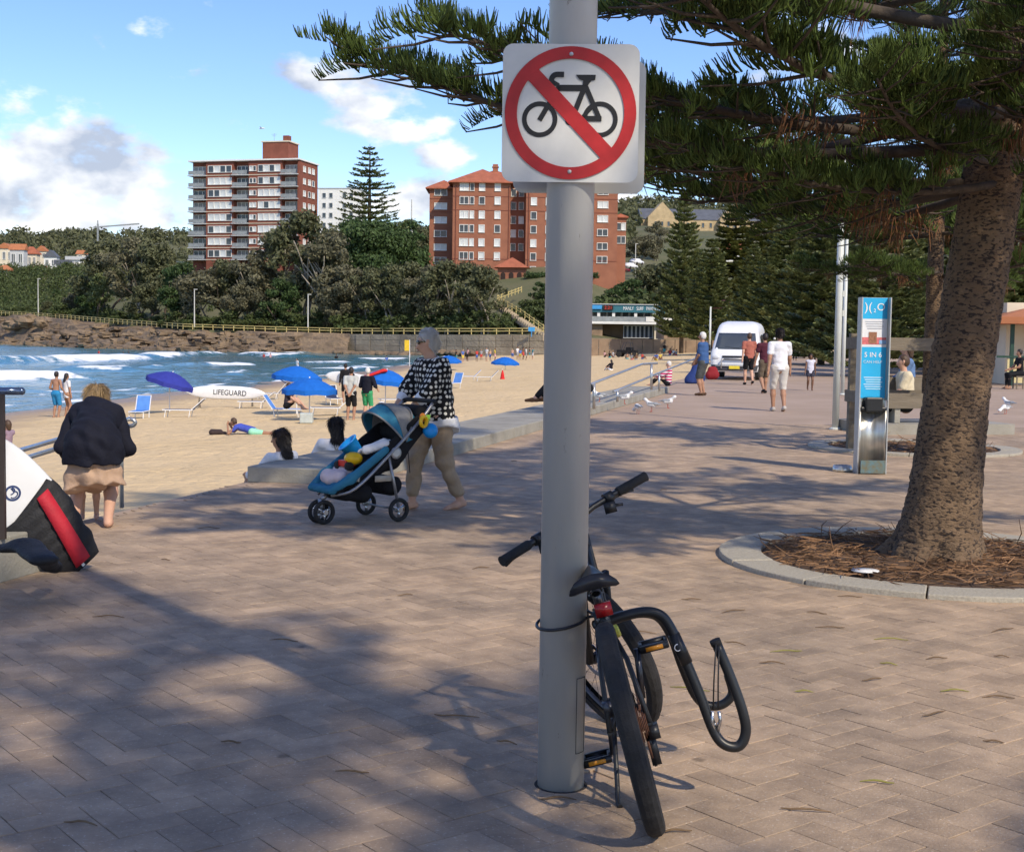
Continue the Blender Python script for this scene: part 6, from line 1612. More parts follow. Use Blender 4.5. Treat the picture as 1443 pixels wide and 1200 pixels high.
    if top:
        pr_ = [(Nk - sp * .13, P + sp * .14, .150 * g + L2, .140 * g + L2, tuple(fw), .74), (P + sp * .16, P - sp * hem, .140 * g + L2, .150 * g + L2, tuple(fw), .78), (shl[0] + rt * .02, shl[1] - rt * .02, .073, .073)]
        cuts = [(P - sp * hem, tuple(-sp)), (Nk + sp * .025, tuple(sp))]
        for i in (0, 1):
            el, wr = arms[i]; sh = shl[i]
            if sleeve > 0: pr_.append((sh, sh.lerp(el, min(1, sleeve)), .066 * g ** .6 + L2 * .4, .058 * g ** .6 + L2 * .5))
            if sleeve > 1: pr_.append((el, el.lerp(wr, sleeve - 1), .055 + L2 * .4, .045 + L2 * .4))
        garment('shirt', pr_, top, cuts)
    if bottom:
        w_ = .102 * gl
        pr_ = [(P + sp * .10, P, .132 * g, .142 * g, tuple(fw), .80), (hip_[0], hip_[1], w_ + .004, w_ + .004)]
        for i in (0, 1):
            kn, an = legs[i]; f_ = min(1, leg)
            pr_.append((hip_[i], hip_[i].lerp(kn, f_), .100 * gl + .006, (.100 * (1 - f_) + .070 * f_) * gl + L2 * .4))
            if leg > 1: pr_.append((kn, kn.lerp(an, leg - 1), .066 * gl + L2 * .3, .054 + L2 * .3))
        garment('trousers' if leg > 1.2 else 'shorts', pr_, bottom, [(P + sp * .11, tuple(sp))])
    if skirt:
        m, z1, r1 = skirt
        garment('skirt', [(P + sp * .06, Vector((P.x, P.y, z1)), .15 * g, r1)], m, [(Vector((0, 0, z1)), (0, 0, -1)), (P + sp * .09, tuple(sp))])
    if shoes:
        for i in (0, 1):
            an = legs[i][1]; fd = Vector(foot_dir[i]).normalized(); dn = Vector((0, 0, -1)) if abs(fd.z) < .7 else Vector((0, 1, 0))
            garment('shoe', [(an + dn * .033 - fd * .035, an + dn * .038 + fd * .06, .045, .044), (an + dn * .04 + fd * .05, an + dn * .048 + fd * .17, .044, .030)], shoes, [(an + dn * .075, tuple(dn))], .015)
    hm = HAIR[hair]
    cap_ = [(Hc + up * .035 - hd * .018, Hc + up * .005 - hd * .02, .096, .098, tuple(hr_), .88)]
    cuts = [(Hc + hd * .035 + up * .035, tuple((hd * .85 - up * .5).normalized())), (Hc - up * .085, tuple(-up))]
    if style == 'long':
        b_ = Nk - fw * .085 - sp * .22
        cap_ += [(Hc - hd * .05, Nk - fw * .075, .085, .075, tuple(fw), .7), (Nk - fw * .075, b_, .078, .035, tuple(fw), .5)]; cuts = cuts[:1]
    if style == 'mid':
        cap_ += [(Hc - hd * .045, Hc - hd * .05 - up * .10, .085, .07)]; cuts = cuts[:1]
    if style == 'bun': cap_ += [(Hc - hd * .085 + up * .03, Hc - hd * .095 + up * .01, .052, .05)]
    if style != 'none':
        ho = garment('hair', cap_, hm, cuts, .02, min(vox, .014))
        if vox <= .015:                                    # loose strands over the hair mass
            me = ho.data; nv = len(me.vertices); co_ = np.empty(nv * 3, np.float32); me.vertices.foreach_get('co', co_); co_ = co_.reshape(-1, 3)
            no_ = np.empty(nv * 3, np.float32); me.vertex_normals.foreach_get('vector', no_); no_ = no_.reshape(-1, 3)
            rs_ = np.random.RandomState(int(H * 100)); ix = rs_.randint(0, nv, 3400); Pn, Nn = co_[ix], no_[ix]
            fl_ = np.array(-hd * .8 - up * (.5 if style in ('short', 'bun') else 1.6)); T_ = fl_ - Nn * (Nn @ fl_)[:, None]; T_ /= np.linalg.norm(T_, axis=1)[:, None] + 1e-6
            D0 = T_ + Nn * .10 + rs_.normal(0, .12, Pn.shape); D0 /= np.linalg.norm(D0, axis=1)[:, None]; D1 = T_ - Nn * .05 + rs_.normal(0, .12, Pn.shape); D1 /= np.linalg.norm(D1, axis=1)[:, None]
            V_, F_ = cords(Pn, D0, D1, (.045 if style in ('short', 'bun') else .07) * (.5 + rs_.rand(len(ix))), np.full(len(ix), .0014))
            link('hair_strands', np_mesh('hair_strands', V_, F_, hm), ho)
    J = dict(Hc=Hc * s, up=up, hd=hd, hr=hr_, s=s, arms=arms, legs=legs, P=P * s, Nk=Nk * s, shl=shl)
    if extra: extra(e, J)
    return e, J
def walk(st=.16, lift=.05): return dict(feet=((-.09, st, .075), (.09, -st, .075 + lift)), foot_dir=((0, 1, 0), (0, 1, -.35)), hands=((-.27, -.10, .80), (.27, .16, .82)))
def walk2(st=.14, lift=.04): return dict(feet=((-.09, -st, .075 + lift), (.09, st, .075)), foot_dir=((0, 1, -.3), (0, 1, 0)), hands=((-.28, .12, .80), (.28, -.08, .80)))
SIT = dict(pelvis=(0, 0, .12), lean=-4, feet=((-.12, .62, .06), (.12, .62, .06)), hands=((-.16, .42, .35), (.16, .42, .35)), knee=((-.1, .3, 1), (.1, .3, 1)), elbow=((-.6, -.6, -.4), (.6, -.6, -.4)))
CHAIR = dict(pelvis=(0, 0, .56), lean=4, feet=((-.11, .42, .075), (.11, .42, .075)), hands=((-.14, .38, .68), (.14, .38, .66)), knee=((-.1, 1, .6), (.1, 1, .6)))
# ---- older woman with the pram
def dots_material():
    m = cloth('polka', (.012, .012, .014)); N, L, b = nodes_of(m)
    src = b.inputs['Base Color'].links[0].from_socket
    co = N.new('ShaderNodeTexCoord').outputs['Object']; sx = N.new('ShaderNodeSeparateXYZ'); L.new(co, sx.inputs[0])
    sn = N.new('ShaderNodeSeparateXYZ'); L.new(N.new('ShaderNodeTexCoord').outputs['Normal'], sn.inputs[0]); ab = [N.new('ShaderNodeMath') for _ in range(3)]; ab[0].operation = ab[1].operation = 'ABSOLUTE'; L.new(sn.outputs['X'], ab[0].inputs[0]); L.new(sn.outputs['Y'], ab[1].inputs[0]); ab[2].operation = 'GREATER_THAN'; L.new(ab[0].outputs[0], ab[2].inputs[0]); L.new(ab[1].outputs[0], ab[2].inputs[1]); a = N.new('ShaderNodeMix'); L.new(ab[2].outputs[0], a.inputs[0]); L.new(sx.outputs['X'], a.inputs[2]); L.new(sx.outputs['Y'], a.inputs[3])
    cb = N.new('ShaderNodeCombineXYZ'); L.new(a.outputs[0], cb.inputs[0]); L.new(sx.outputs['Z'], cb.inputs[1])
    v = N.new('ShaderNodeTexVoronoi'); v.voronoi_dimensions = '2D'; v.inputs['Scale'].default_value = 21; v.inputs['Randomness'].default_value = .38; L.new(cb.outputs[0], v.inputs['Vector'])
    r = N.new('ShaderNodeMath'); r.operation = 'LESS_THAN'; r.inputs[1].default_value = .295; L.new(v.outputs['Distance'], r.inputs[0])
    mx_ = N.new('ShaderNodeMix'); mx_.data_type = 'RGBA'; L.new(r.outputs[0], mx_.inputs['Factor']); L.new(src, mx_.inputs['A']); mx_.inputs['B'].default_value = (.66, .64, .58, 1); L.new(mx_.outputs['Result'], b.inputs['Base Color'])
    return m
white_c = cloth('white', (.70, .70, .72)); khaki = cloth('khaki', (.36, .27, .185))
def woman_extra(e, J):
    s = J['s']; Hc, up, hd, hr_ = J['Hc'], J['up'], J['hd'], J['hr']
    g = MB()
    for sx in (-1, 1): g.ell(Hc + hd * .082 * s + hr_ * sx * .033 * s + up * .014 * s, (.030 * s, .010 * s, .021 * s), 14, 8, Matrix((hr_, hd, up)).transposed())
    g.build('sunglasses', mat('dark_lens', (.012, .01, .01), .12), e, True)
    g = MB()
    for sx in (-1, 1): g.bar(Hc + hd * .078 * s + hr_ * sx * .06 * s + up * .018 * s, Hc - hd * .02 * s + hr_ * sx * .083 * s + up * .014 * s, .006, .012)
    g.build('glasses_arm', mat('dark_lens', (.012, .01, .01), .12), e)
    g = MB(); g.ell(Hc + hd * .088 * s - up * .062 * s, (.024 * s, .009 * s, .007 * s), 10, 6, Matrix((hr_, hd, up)).transposed()); g.build('lips', mat('lips', (.36, .12, .10), .5), e, True)
    P = J['P'] / s; Nk = J['Nk'] / s; la = R(6); sp = (Nk - P).normalized(); fw = Vector((0, math.cos(la), -math.sin(la)))
    S_ = lambda v: tuple(Vector(v) * s)
    sdf_mesh('undershirt', [(S_(P + sp * .08), S_(P - sp * .25), .225 * s, .248 * s, tuple(fw), .86)], .010, .02, white_c, [(S_(P - sp * .19), tuple((-sp * .95 + Vector((-.30, .16, 0))).normalized())), (S_(P - sp * .05), tuple(sp))], e, fold=.008)
    for i in (0, 1):
        el, wr = J['arms'][i]; sdf_mesh('cuff', [(S_(el.lerp(wr, .12)), S_(el.lerp(wr, .38)), .060 * s, .060 * s)], .009, .01, white_c, parent=e)
        g = MB(); g.torus(Vector(wr.lerp(el, .08)) * s, .033 * s, .005, (wr - el)); g.build('bracelet', chrome, e, True)
    g = MB(); c0_ = J['Nk']; g.torus(c0_ + Vector((0, .01, .015)), .074 * s, .009, (0, .35, 1), 28, 6); g.build('collar_band', white_c, e, True)
WP = G(613, 717)
person('older woman in black polka dot blouse and khaki trousers pushing the pram', WP, 122, 1.59, 'fair', lean=6, pelvis=(0, 0, .92), feet=((-.09, -.23, .085), (.09, .20, .075)), foot_dir=((0, 1, -.12), (.0, 1, 0)), hands=((-.15, .37, .955), (.15, .37, .955)), elbow=((-.9, -.6, -.5), (.9, -.6, -.5)),
       head_turn=-18, head_tilt=8, girth=1.2, hair='grey', style='short', top=dots_material(), sleeve=1.22, hem=.12, bottom=khaki, leg=1.78, loose=.036, vox=.0085, fingers=(0, .25, -1), face_detail=True, extra=woman_extra)
# ---- the pram
pf = Matrix.Rotation(R(129), 3, 'Z')
RA = (G(563, 732) + G(514, 728)) / 2; RA.z = 0
pram = empty('pram', RA, R(129), 'three wheeled teal and black pram loaded with beach toys', 'pram')
tealc = cloth('pram_teal', (.035, .17, .27)); blackc = cloth('pram_black', (.013, .013, .015)); greym = cloth('pram_grey_mesh', (.22, .22, .22)); alum = mat('pram_tube', (.30, .30, .31), .35, metal=.7, var=.08)
def prm(name, fn, m, parent=pram, smooth='side', bevel=0):
    b = MB(); fn(b); return b.build(name, m, parent, smooth, bevel=bevel)
def pram_wheel(c, r):
    w = prm('wheel', lambda b: (b.lathe([(.022, -.03), (.022, .03)], 14, (0, 0, 0), (1, 0, 0)), [b.bar((0, 0, 0), (0, r * .72 * math.cos(a), r * .72 * math.sin(a)), .014, .024, up=(1, 0, 0)) for a in (.5, 2.6, 4.7)], b.torus((0, 0, 0), r * .74, .009, (1, 0, 0), 30, 6)), chrome)
    w.location = c
    t = MB(); t.torus((0, 0, 0), r - .018, .018, (1, 0, 0), 36, 10); t.build('tyre', rub, w, True)
for c_, r_ in (((.25, 0, .10), .10), ((-.25, 0, .10), .10), ((.035, .60, .10), .10), ((-.055, .60, .10), .10)): pram_wheel(c_, r_)
for s in (-1, 1):
    prm('frame_tube', lambda b: b.tube(smooth_path([(s * .22, -.36, .98), (s * .24, -.22, .84), (s * .25, .10, .56), (s * .24, .42, .30), (s * .10, .56, .235)], 5), .014, 10), alum, smooth=True)
    prm('rear_leg', lambda b: b.tube([(s * .245, .10, .55), (s * .25, 0, .11)], .013, 10), alum)
prm('front_fork', lambda b: (b.tube([(-.01, .54, .24), (-.01, .60, .20)], .02, 8), b.bar((-.01, .60, .205), (-.01, .60, .105), .03, .05), b.tube([(-.06, .60, .10), (.04, .60, .10)], .01, 8)), alum)
prm('axle', lambda b: b.tube([(-.25, 0, .10), (.25, 0, .10)], .009, 8), alum)
prm('handlebar', lambda b: b.tube(smooth_path([(-.22, -.355, .975), (-.2, -.385, .99), (0, -.395, .992), (.2, -.385, .99), (.22, -.355, .975)], 5), .019, 12), rub, smooth=True)
sdf_mesh('seat', [((-.14, .02, .52), (.14, .02, .52), .10, .10), ((-.14, -.16, .74), (.14, -.16, .74), .085, .085), ((-.15, .18, .46), (.15, .18, .46), .075, .075), ((-.14, .40, .33), (.14, .40, .33), .05, .05), ((-.13, .52, .27), (.13, .52, .27), .035, .035)], .014, .12, blackc, parent=pram)
for s in (-1, 1):
    sdf_mesh('side_panel', [((s * .215, -.22, .80), (s * .22, .02, .58), .08, .10, (1, 0, 0), .22), ((s * .22, .02, .58), (s * .215, .30, .40), .09, .05, (1, 0, 0), .25)], .009, .04, blackc, parent=pram)
    sdf_mesh('edge_trim', [((s * .228, .12, .60), (s * .21, .44, .38), .034, .040, (1, 0, 0), .6), ((s * .21, .44, .38), (s * .15, .60, .285), .040, .03)], .009, .03, tealc, parent=pram)
sdf_mesh('foot_rest', [((-.15, .58, .285), (.15, .58, .285), .035, .035), ((-.14, .50, .31), (.14, .50, .31), .03, .03)], .010, .05, tealc, parent=pram)
sdf_mesh('basket', [((-.16, .02, .30), (.16, .02, .30), .09, .09), ((-.15, .30, .25), (.15, .30, .25), .085, .085), ((-.12, .44, .24), (.12, .44, .24), .05, .05)], .013, .10, blackc, [((0, 0, .37), (0, 0, 1))], parent=pram)
prm('basket_mesh', lambda b: b.box((-.255, .16, .37), (.006, .16, .05)), cloth('mesh_cream', (.45, .40, .32)))
# hood: three hoops of fabric pushed half back
def hood(b, a0, a1, rx, n=10):
    rings = []
    for a in np.linspace(a0, a1, n): rings.append([Vector((rx * math.cos(t) * (1.0), -.06 + (.30 * math.sin(t) + .02) * math.cos(a), .655 + (.30 * math.sin(t) + .02) * math.sin(a))) for t in np.linspace(0, PI, 15)])
    vs = [p for r_ in rings for p in r_]; m_ = 15
    b.add(vs, [(i * m_ + j, i * m_ + j + 1, (i + 1) * m_ + j + 1, (i + 1) * m_ + j) for i in range(n - 1) for j in range(m_ - 1)])
def hoodpart(nm, a0, a1, rx, m):
    o_ = prm(nm, lambda b: hood(b, R(a0), R(a1), rx), m, smooth=True); md = o_.modifiers.new('thick', 'SOLIDIFY'); md.thickness = .012; return o_
hoodpart('hood_front', 50, 78, .245, tealc); hoodpart('hood_mesh', 78.5, 120, .243, greym); hoodpart('hood_back', 120.5, 165, .241, tealc)
for a in (50, 78.2, 120.2): prm('hood_piping', lambda b: b.tube([(.249 * math.cos(t), -.06 + (.306 * math.sin(t) + .02) * math.cos(R(a)), .655 + (.306 * math.sin(t) + .02) * math.sin(R(a))) for t in np.linspace(0, PI, 19)], .008, 6), greym, smooth=True)
prm('hood_hub', lambda b: b.lathe([(.05, -.01), (.05, .008), (.03, .016)], 18, (-.245, .03, .575), (-1, 0, 0)), alu)
prm('parent_console', lambda b: b.box((0, -.30, .90), (.36, .14, .11)), blackc, bevel=.03)
prm('hang_strap', lambda b: b.bar((-.22, -.10, .66), (-.235, -.12, .40), .02, .006), blackc)
# things carried in and on the pram
def in_pram(name, label, cat, fn_list, loc):
    M_ = Matrix.Translation(RA) @ Matrix.Rotation(R(129), 4, 'Z')
    e = empty(name, M_ @ Vector(loc), R(129), label, cat)
    for nm, fn, m, sm in fn_list:
        b = MB(); fn(b); b.build(nm, m, e, sm)
    return e
tb, ty_, tr_, tgn = mat('toy_blue', (.01, .26, .68), .35), mat('toy_yellow', (.80, .48, .01), .35), mat('toy_red', (.60, .015, .012), .35), mat('toy_green', (.30, .62, .05), .35)
in_pram('toy_bucket', 'blue plastic sand bucket lying on the pram seat', 'bucket', [('tub', lambda b: (b.lathe([(.06, 0), (.085, .12), (.095, .12), (.095, .13), (.08, .13), (.055, .012)], 20, (0, 0, 0), (.2, .6, .7), cap=False), b.lathe([(.06, -.002), (.06, .002)], 20, (0, 0, 0), (.2, .6, .7))), tb, True)], (.02, .24, .56))
in_pram('toy_truck', 'yellow and red toy truck on the pram', 'toy', [('body', lambda b: b.ell((0, 0, .06), (.085, .075, .055), 12, 8), ty_, True), ('cab', lambda b: b.box((.05, .03, .02), (.12, .09, .05)), tr_, False)] + [('wheel', lambda b, q=q: b.lathe([(.036, -.018), (.036, .018)], 14, q, (1, 0, 0)), rub, 'side') for q in ((.13, .06, 0), (.13, -.03, 0), (-.03, .06, 0))], (-.08, .34, .47))
towelm = cloth('towel_pink_white', (.70, .56, .54))
tw_ = empty('towel', Matrix.Translation(RA) @ Matrix.Rotation(R(129), 4, 'Z') @ Vector((0, .46, .36)), R(129), 'bundled pale pink towel at the foot of the pram', 'towel')
sdf_mesh('cloth', [((-.09, 0, .02), (.09, .02, .02), .055, .06), ((-.07, -.08, .05), (.10, -.09, .06), .045, .05), ((0, .05, .0), (.12, .02, .0), .05, .04)], .011, .03, towelm, parent=tw_)
wt_ = empty('folded_cloth', Matrix.Translation(RA) @ Matrix.Rotation(R(129), 4, 'Z') @ Vector((-.10, .12, .60)), R(129), 'white cloth draped over the pram seat edge', 'cloth')
sdf_mesh('cloth', [((0, -.06, .06), (.08, .12, -.03), .04, .04, (1, 0, 1), .5), ((-.1, -.02, .05), (-.02, .12, 0), .035, .04)], .011, .04, white_c, parent=wt_)
in_pram('toy_bunch', 'bunch of bright plastic toys hanging from the pram handle', 'toy', [('blue_ball', lambda b: b.ell((.03, -.03, -.05), .065, 14, 10), tb, True), ('green_cup', lambda b: b.lathe([(.03, 0), (.045, .07)], 14, (.09, -.02, .01)), tgn, True), ('yellow_ring', lambda b: b.torus((.0, .06, .03), .04, .016, (1, .3, 0), 20, 8), ty_, True), ('orange_shape', lambda b: b.ell((.06, .03, .06), (.03, .03, .04), 10, 8), mat('toy_orange', (.8, .25, .02), .35), True)], (-.30, -.27, .80))
# ---- bending woman at left with a child in front of her
navy = cloth('navy', (.010, .011, .020)); beige = cloth('beige', (.44, .30, .21)); 
def bend_extra(e, J):
    s = J['s']
    sdf_mesh('cardigan', [((0, -.03, .70), (0, .34, .87), .185, .15, (0, .5, 1), .95), ((-.08, -.05, .60), (.08, -.05, .60), .135, .135), ((0, -.07, .66), (0, -.07, .52), .165, .165), ((-.12, .33, .87), (.12, .33, .87), .085, .085), ((-.12, -.04, .46), (.12, -.04, .46), .11, .11), ((-.15, .35, .84), (-.19, .42, .62), .06, .055), ((.15, .35, .84), (.19, .40, .62), .06, .055)], .012, .09, navy, [((0, 0, .505), (.02, .0, -1))], parent=e, fold=.016)
    sdf_mesh('hem', [((-.10, -.02, .56), (-.12, -.03, .24), .10, .11), ((.09, -.03, .56), (.13, -.05, .24), .10, .115), ((0, -.07, .5), (.02, -.08, .3), .12, .11), ((-.04, .10, .5), (-.06, .12, .25), .09, .09)], .011, .05, beige, fold=.02, cuts=[((0, 0, .52), (0, 0, 1)), ((0, 0, .305), (.12, -.25, -1))], parent=e)
person('bending woman in a navy and beige long top seen from behind', G(133, 742), 14, 1.66, 'fair', pelvis=(0, -.06, .68), lean=66, feet=((-.15, .03, .075), (.11, -.05, .075)), hands=((-.22, .46, .50), (.18, .5, .55)), knee=((-.1, 1, .1), (.1, 1, .1)), head_tilt=-4, girth=1.0, hair='blond', style='mid', top=navy, sleeve=1.5, hem=0, vox=.012, extra=bend_extra)
person('small child in a beige dress hidden in front of the bending woman', G(126, 731), 195, .95, 'fair', hair='brown', style='long', top=beige, sleeve=.4, skirt=(beige, .55, .24), vox=.014)
# ---- seated on the promenade edge
person('long-haired woman in a white top sitting on the beach step', AT(398, 712, 14.9), 55, 1.58, 'tan', **{**SIT, 'lean': 2}, hair='dark', style='long', top=white_c, sleeve=1.8, bottom=blackc, leg=1.9, loose=.02, vox=.014, head_turn=18)
person('dark-haired woman in white with a white hair clip, sitting behind the pram', AT(474, 688, 16.2), 20, 1.6, 'tan', **{**SIT, 'lean': 4}, hair='dark', style='long', top=white_c, sleeve=1.7, bottom=blackc, leg=1.9, loose=.02, vox=.014, extra=lambda e, J: MB().ell(J['Hc'] - J['hd'] * .10 + J['hr'] * .03 - J['up'] * .03, (.03, .012, .018)).build('hair_clip', white_p, e, True))
person('person in black trousers resting on the platform, mostly behind the pole', G(800, 577, .16) + Vector((0, 0, .16)), 92, 1.75, 'fair', pelvis=(0, 0, .12), lean=-35, feet=((-.1, .62, .06), (.1, .50, .06)), knee=((-.1, .3, 1), (.1, .3, 1)), hands=((-.25, -.25, .05), (.25, -.25, .05)), hair='brown', top=blackc, sleeve=1.5, bottom=blackc, leg=1.85, shoes=cloth('brown_shoe', (.16, .08, .04)), vox=.016)
person('person sitting on the sand seen behind the left handrail', S(10, 640), 70, 1.6, 'tan', **SIT, hair='brown', style='mid', top=cloth('mauve', (.28, .2, .25)), bottom=blackc, leg=1.8, vox=.018)
# ---- walkers on the promenade
person('man in a white T-shirt and white shorts walking away', G(1097, 579), 4, 1.78, 'tan', **walk(.10, .02), girth=1.06, hair='dark', top=white_c, sleeve=.62, hem=.08, bottom=cloth('off_white', (.60, .57, .52)), leg=.98, loose=.010, shoes=cloth('pale_shoe', (.45, .42, .38)), vox=.014)
person('man in a maroon T-shirt left of the man in white', G(1077, 554), 12, 1.72, 'tan', **walk2(.16), hair='dark', top=cloth('maroon', (.075, .018, .03)), sleeve=.6, bottom=cloth('olive_shorts', (.13, .10, .07)), leg=.95, loose=.018, shoes=blackc, vox=.018)
person('man in a faded red shirt and black shorts before the van', G(1055, 542), 6, 1.76, 'fair', **walk(.14), hair='brown', top=cloth('brick_red', (.36, .12, .085)), sleeve=.6, bottom=blackc, leg=.8, loose=.022, shoes=blackc, vox=.018)
person('older man in a blue polo and dark shorts standing by the van', G(990, 557), 62, 1.72, 'tan', lean=2, hands=((-.10, .22, .92), (.12, .22, .92)), girth=1.15, hair='white', top=cloth('blue_polo', (.045, .10, .24)), sleeve=.7, bottom=cloth('charcoal', (.07, .075, .075)), leg=.95, loose=.02, shoes=cloth('brown_sandal', (.09, .05, .03)), vox=.018)
person('barefoot child in a white singlet walking towards the camera', G(1141, 550), 178, 1.12, 'brown', **walk(.09), hair='dark', top=cloth('singlet', (.60, .60, .68)), sleeve=0, hem=.12, bottom=cloth('dark_shorts', (.04, .04, .06)), leg=.5, loose=.02, vox=.014)
FARP = [(1146, 510, 0, 'man in a bright blue T-shirt far along the promenade', 'blue', (.03, .12, .42), 'dark'), (1159, 506, 5, 'person in white top and black trousers right of the bright blue shirt', 'white', None, 'dark'), (1120, 508, 170, 'woman in a grey dress walking towards us past the crowd', 'grey', (.25, .26, .30), 'dark'), (1091, 508, 10, 'person in a teal top and white cap behind the man in white', 'teal', (.05, .34, .36), 'white'),
        (1133, 505, 4, 'person in black beside the distant pole', 'black', (.015, .015, .015), 'brown'), (1138, 503, 8, 'person in pale blue far along the promenade', 'pale_blue', (.35, .42, .55), 'brown'), (1108, 507, 175, 'person in a dark red top half hidden by the man in white', 'dark_red', (.2, .03, .04), 'dark')]
for px, py, fc, lab, nm, c_, hr2 in FARP:
    person(lab, G(px, py), fc, 1.72, rnd.choice(['tan', 'fair']), **rnd.choice([walk(), walk2()]), hair=hr2, top=white_c if c_ is None else cloth('far_' + nm, c_), bottom=blackc, leg=rnd.choice([.9, 1.8]), loose=.02, shoes=blackc, vox=.035, group='people far along the promenade')
# ---- bench sitters and kiosk visitor
person('man in a cream shirt sitting on the picnic bench', TB + Vector((-.42, -.38, -.07)), 88, 1.76, 'fair', **CHAIR, girth=1.15, hair='brown', top=cloth('cream', (.62, .54, .38)), sleeve=.7, bottom=blackc, leg=1.85, loose=.02, shoes=blackc, vox=.016)
person('person in a blue shirt sitting on the bench behind the man in cream', TB + Vector((-.15, .35, .18)), 80, 1.7, 'fair', **CHAIR, hair='brown', style='mid', top=cloth('denim_blue', (.12, .2, .36)), sleeve=1.6, bottom=blackc, leg=1.8, vox=.018)
person('person in dark clothes sitting at the kiosk', G(1437, 548), 95, 1.7, 'tan', **CHAIR, hair='dark', top=blackc, bottom=blackc, leg=1.8, vox=.03)
stool = MB(); stool.box((0, 0, .42), (.4, .4, .05)); [stool.box((x, y, .2), (.04, .04, .4)) for x in (-.17, .17) for y in (-.17, .17)]
tag(stool.build('stool', timber, loc=G(1437, 548)), 'small timber stool under the dark seated figure at the kiosk', 'stool')
# ================================================================== BEACH
blue_u = cloth('umbrella_blue', (.012, .13, .50)); navy_u = cloth('umbrella_navy', (.035, .045, .28)); lblue = cloth('sling_blue', (.10, .25, .60)); dkblue = cloth('sling_dark', (.03, .045, .10)); red_c = cloth('red', (.60, .03, .03)); board_w = mat('beach_white', (.76, .76, .75), .4, var=.04)
def umbrella(p, h, r, m, label, tilt=0, taz=0, group='beach umbrellas', closed=False):
    e = empty('beach_umbrella', p, 0, label, 'umbrella', group)
    T = Matrix.Rotation(R(tilt), 3, Vector((math.cos(R(taz)), math.sin(R(taz)), 0)))
    top = Vector((0, 0, h))
    b = MB(); b.tube([(0, 0, -.3), (0, 0, h * .72), Vector((0, 0, h * .72)) + T @ Vector((0, 0, h * .28 + .06))], .022, 8); b.build('pole', board_w, e)
    n = 8; rings = []
    top = Vector((0, 0, h * .72)) + T @ Vector((0, 0, h * .28))
    for k, t in enumerate((.03, .3, .6, .85, 1.0)):
        rr_ = r * t * (.25 if closed else 1); dz = (-.42 * r * t ** 1.7) * (3.6 if closed else 1)
        ring = []
        for j in range(n * 2):
            a = PI * j / n; q_ = rr_ * (1 if j % 2 == 0 else .955); sag = 0 if j % 2 == 0 else .03 * r * t
            ring.append(top + T @ Vector((q_ * math.cos(a), q_ * math.sin(a), dz + sag)))
        rings.append(ring)
    ring = [top + T @ Vector(((T.inverted() @ (p_ - top)).x, (T.inverted() @ (p_ - top)).y, (T.inverted() @ (p_ - top)).z - .16)) for p_ in rings[-1]]
    rings.append(ring)
    b = MB(); b.loft(rings, cap=False); o_ = b.build('canopy', m, e); md = o_.modifiers.new('thick', 'SOLIDIFY'); md.thickness = .012
    b = MB()
    for j in range(n):
        a = 2 * PI * j / n; b.tube([top + T @ Vector((0, 0, -.02)), top + T @ Vector((r * .97 * math.cos(a) * (.25 if closed else 1), r * .97 * math.sin(a) * (.25 if closed else 1), -.42 * r * (3.6 if closed else 1) - .015))], .008, 4, False)
    b.build('ribs', board_w, e)
    return e
def hang(px, py, ytop):
    p = S(px, py); return p, AT(px, ytop, p.y).z - p.z
p, h = hang(239, 582, 524); umbrella(p, h, .95, navy_u, 'navy beach umbrella tilted left over an empty lounger', 16, 95)
p, h = hang(418, 583, 516); umbrella(p, h, .95, blue_u, 'blue beach umbrella further back, left of the surfboard carrier', 5, 90)
p, h = hang(436, 592, 533); umbrella(p, h, .95, blue_u, 'blue beach umbrella shading the person on the lounger', 0, 0)
p, h = hang(543, 580, 521); umbrella(p, h, .85, blue_u, 'blue beach umbrella with a red cloth on top, left of the older woman', 8, 60)
rc = empty('red_cloth', p + Vector((-.3, -.3, h - .12)), 0, 'red cloth hung over the top of a blue beach umbrella', 'cloth'); sdf_mesh('cloth', [((-.4, -.2, -.14), (.25, -.1, .10), .14, .17, (0, 0, 1), .4)], .03, .05, red_c, parent=rc)
p, h = hang(632, 521, 501); umbrella(p, h, 1.2, blue_u, 'distant blue umbrella just right of the older woman', 4)
p, h = hang(712, 521, 503); umbrella(p, h, 1.25, blue_u, 'distant blue umbrella alone on the sand left of the pole', 3, 40)
p, h = hang(708, 535, 521); umbrella(p, h, 1.0, red_c, 'small folded red beach umbrella on the sand', 0, 0, closed=True)
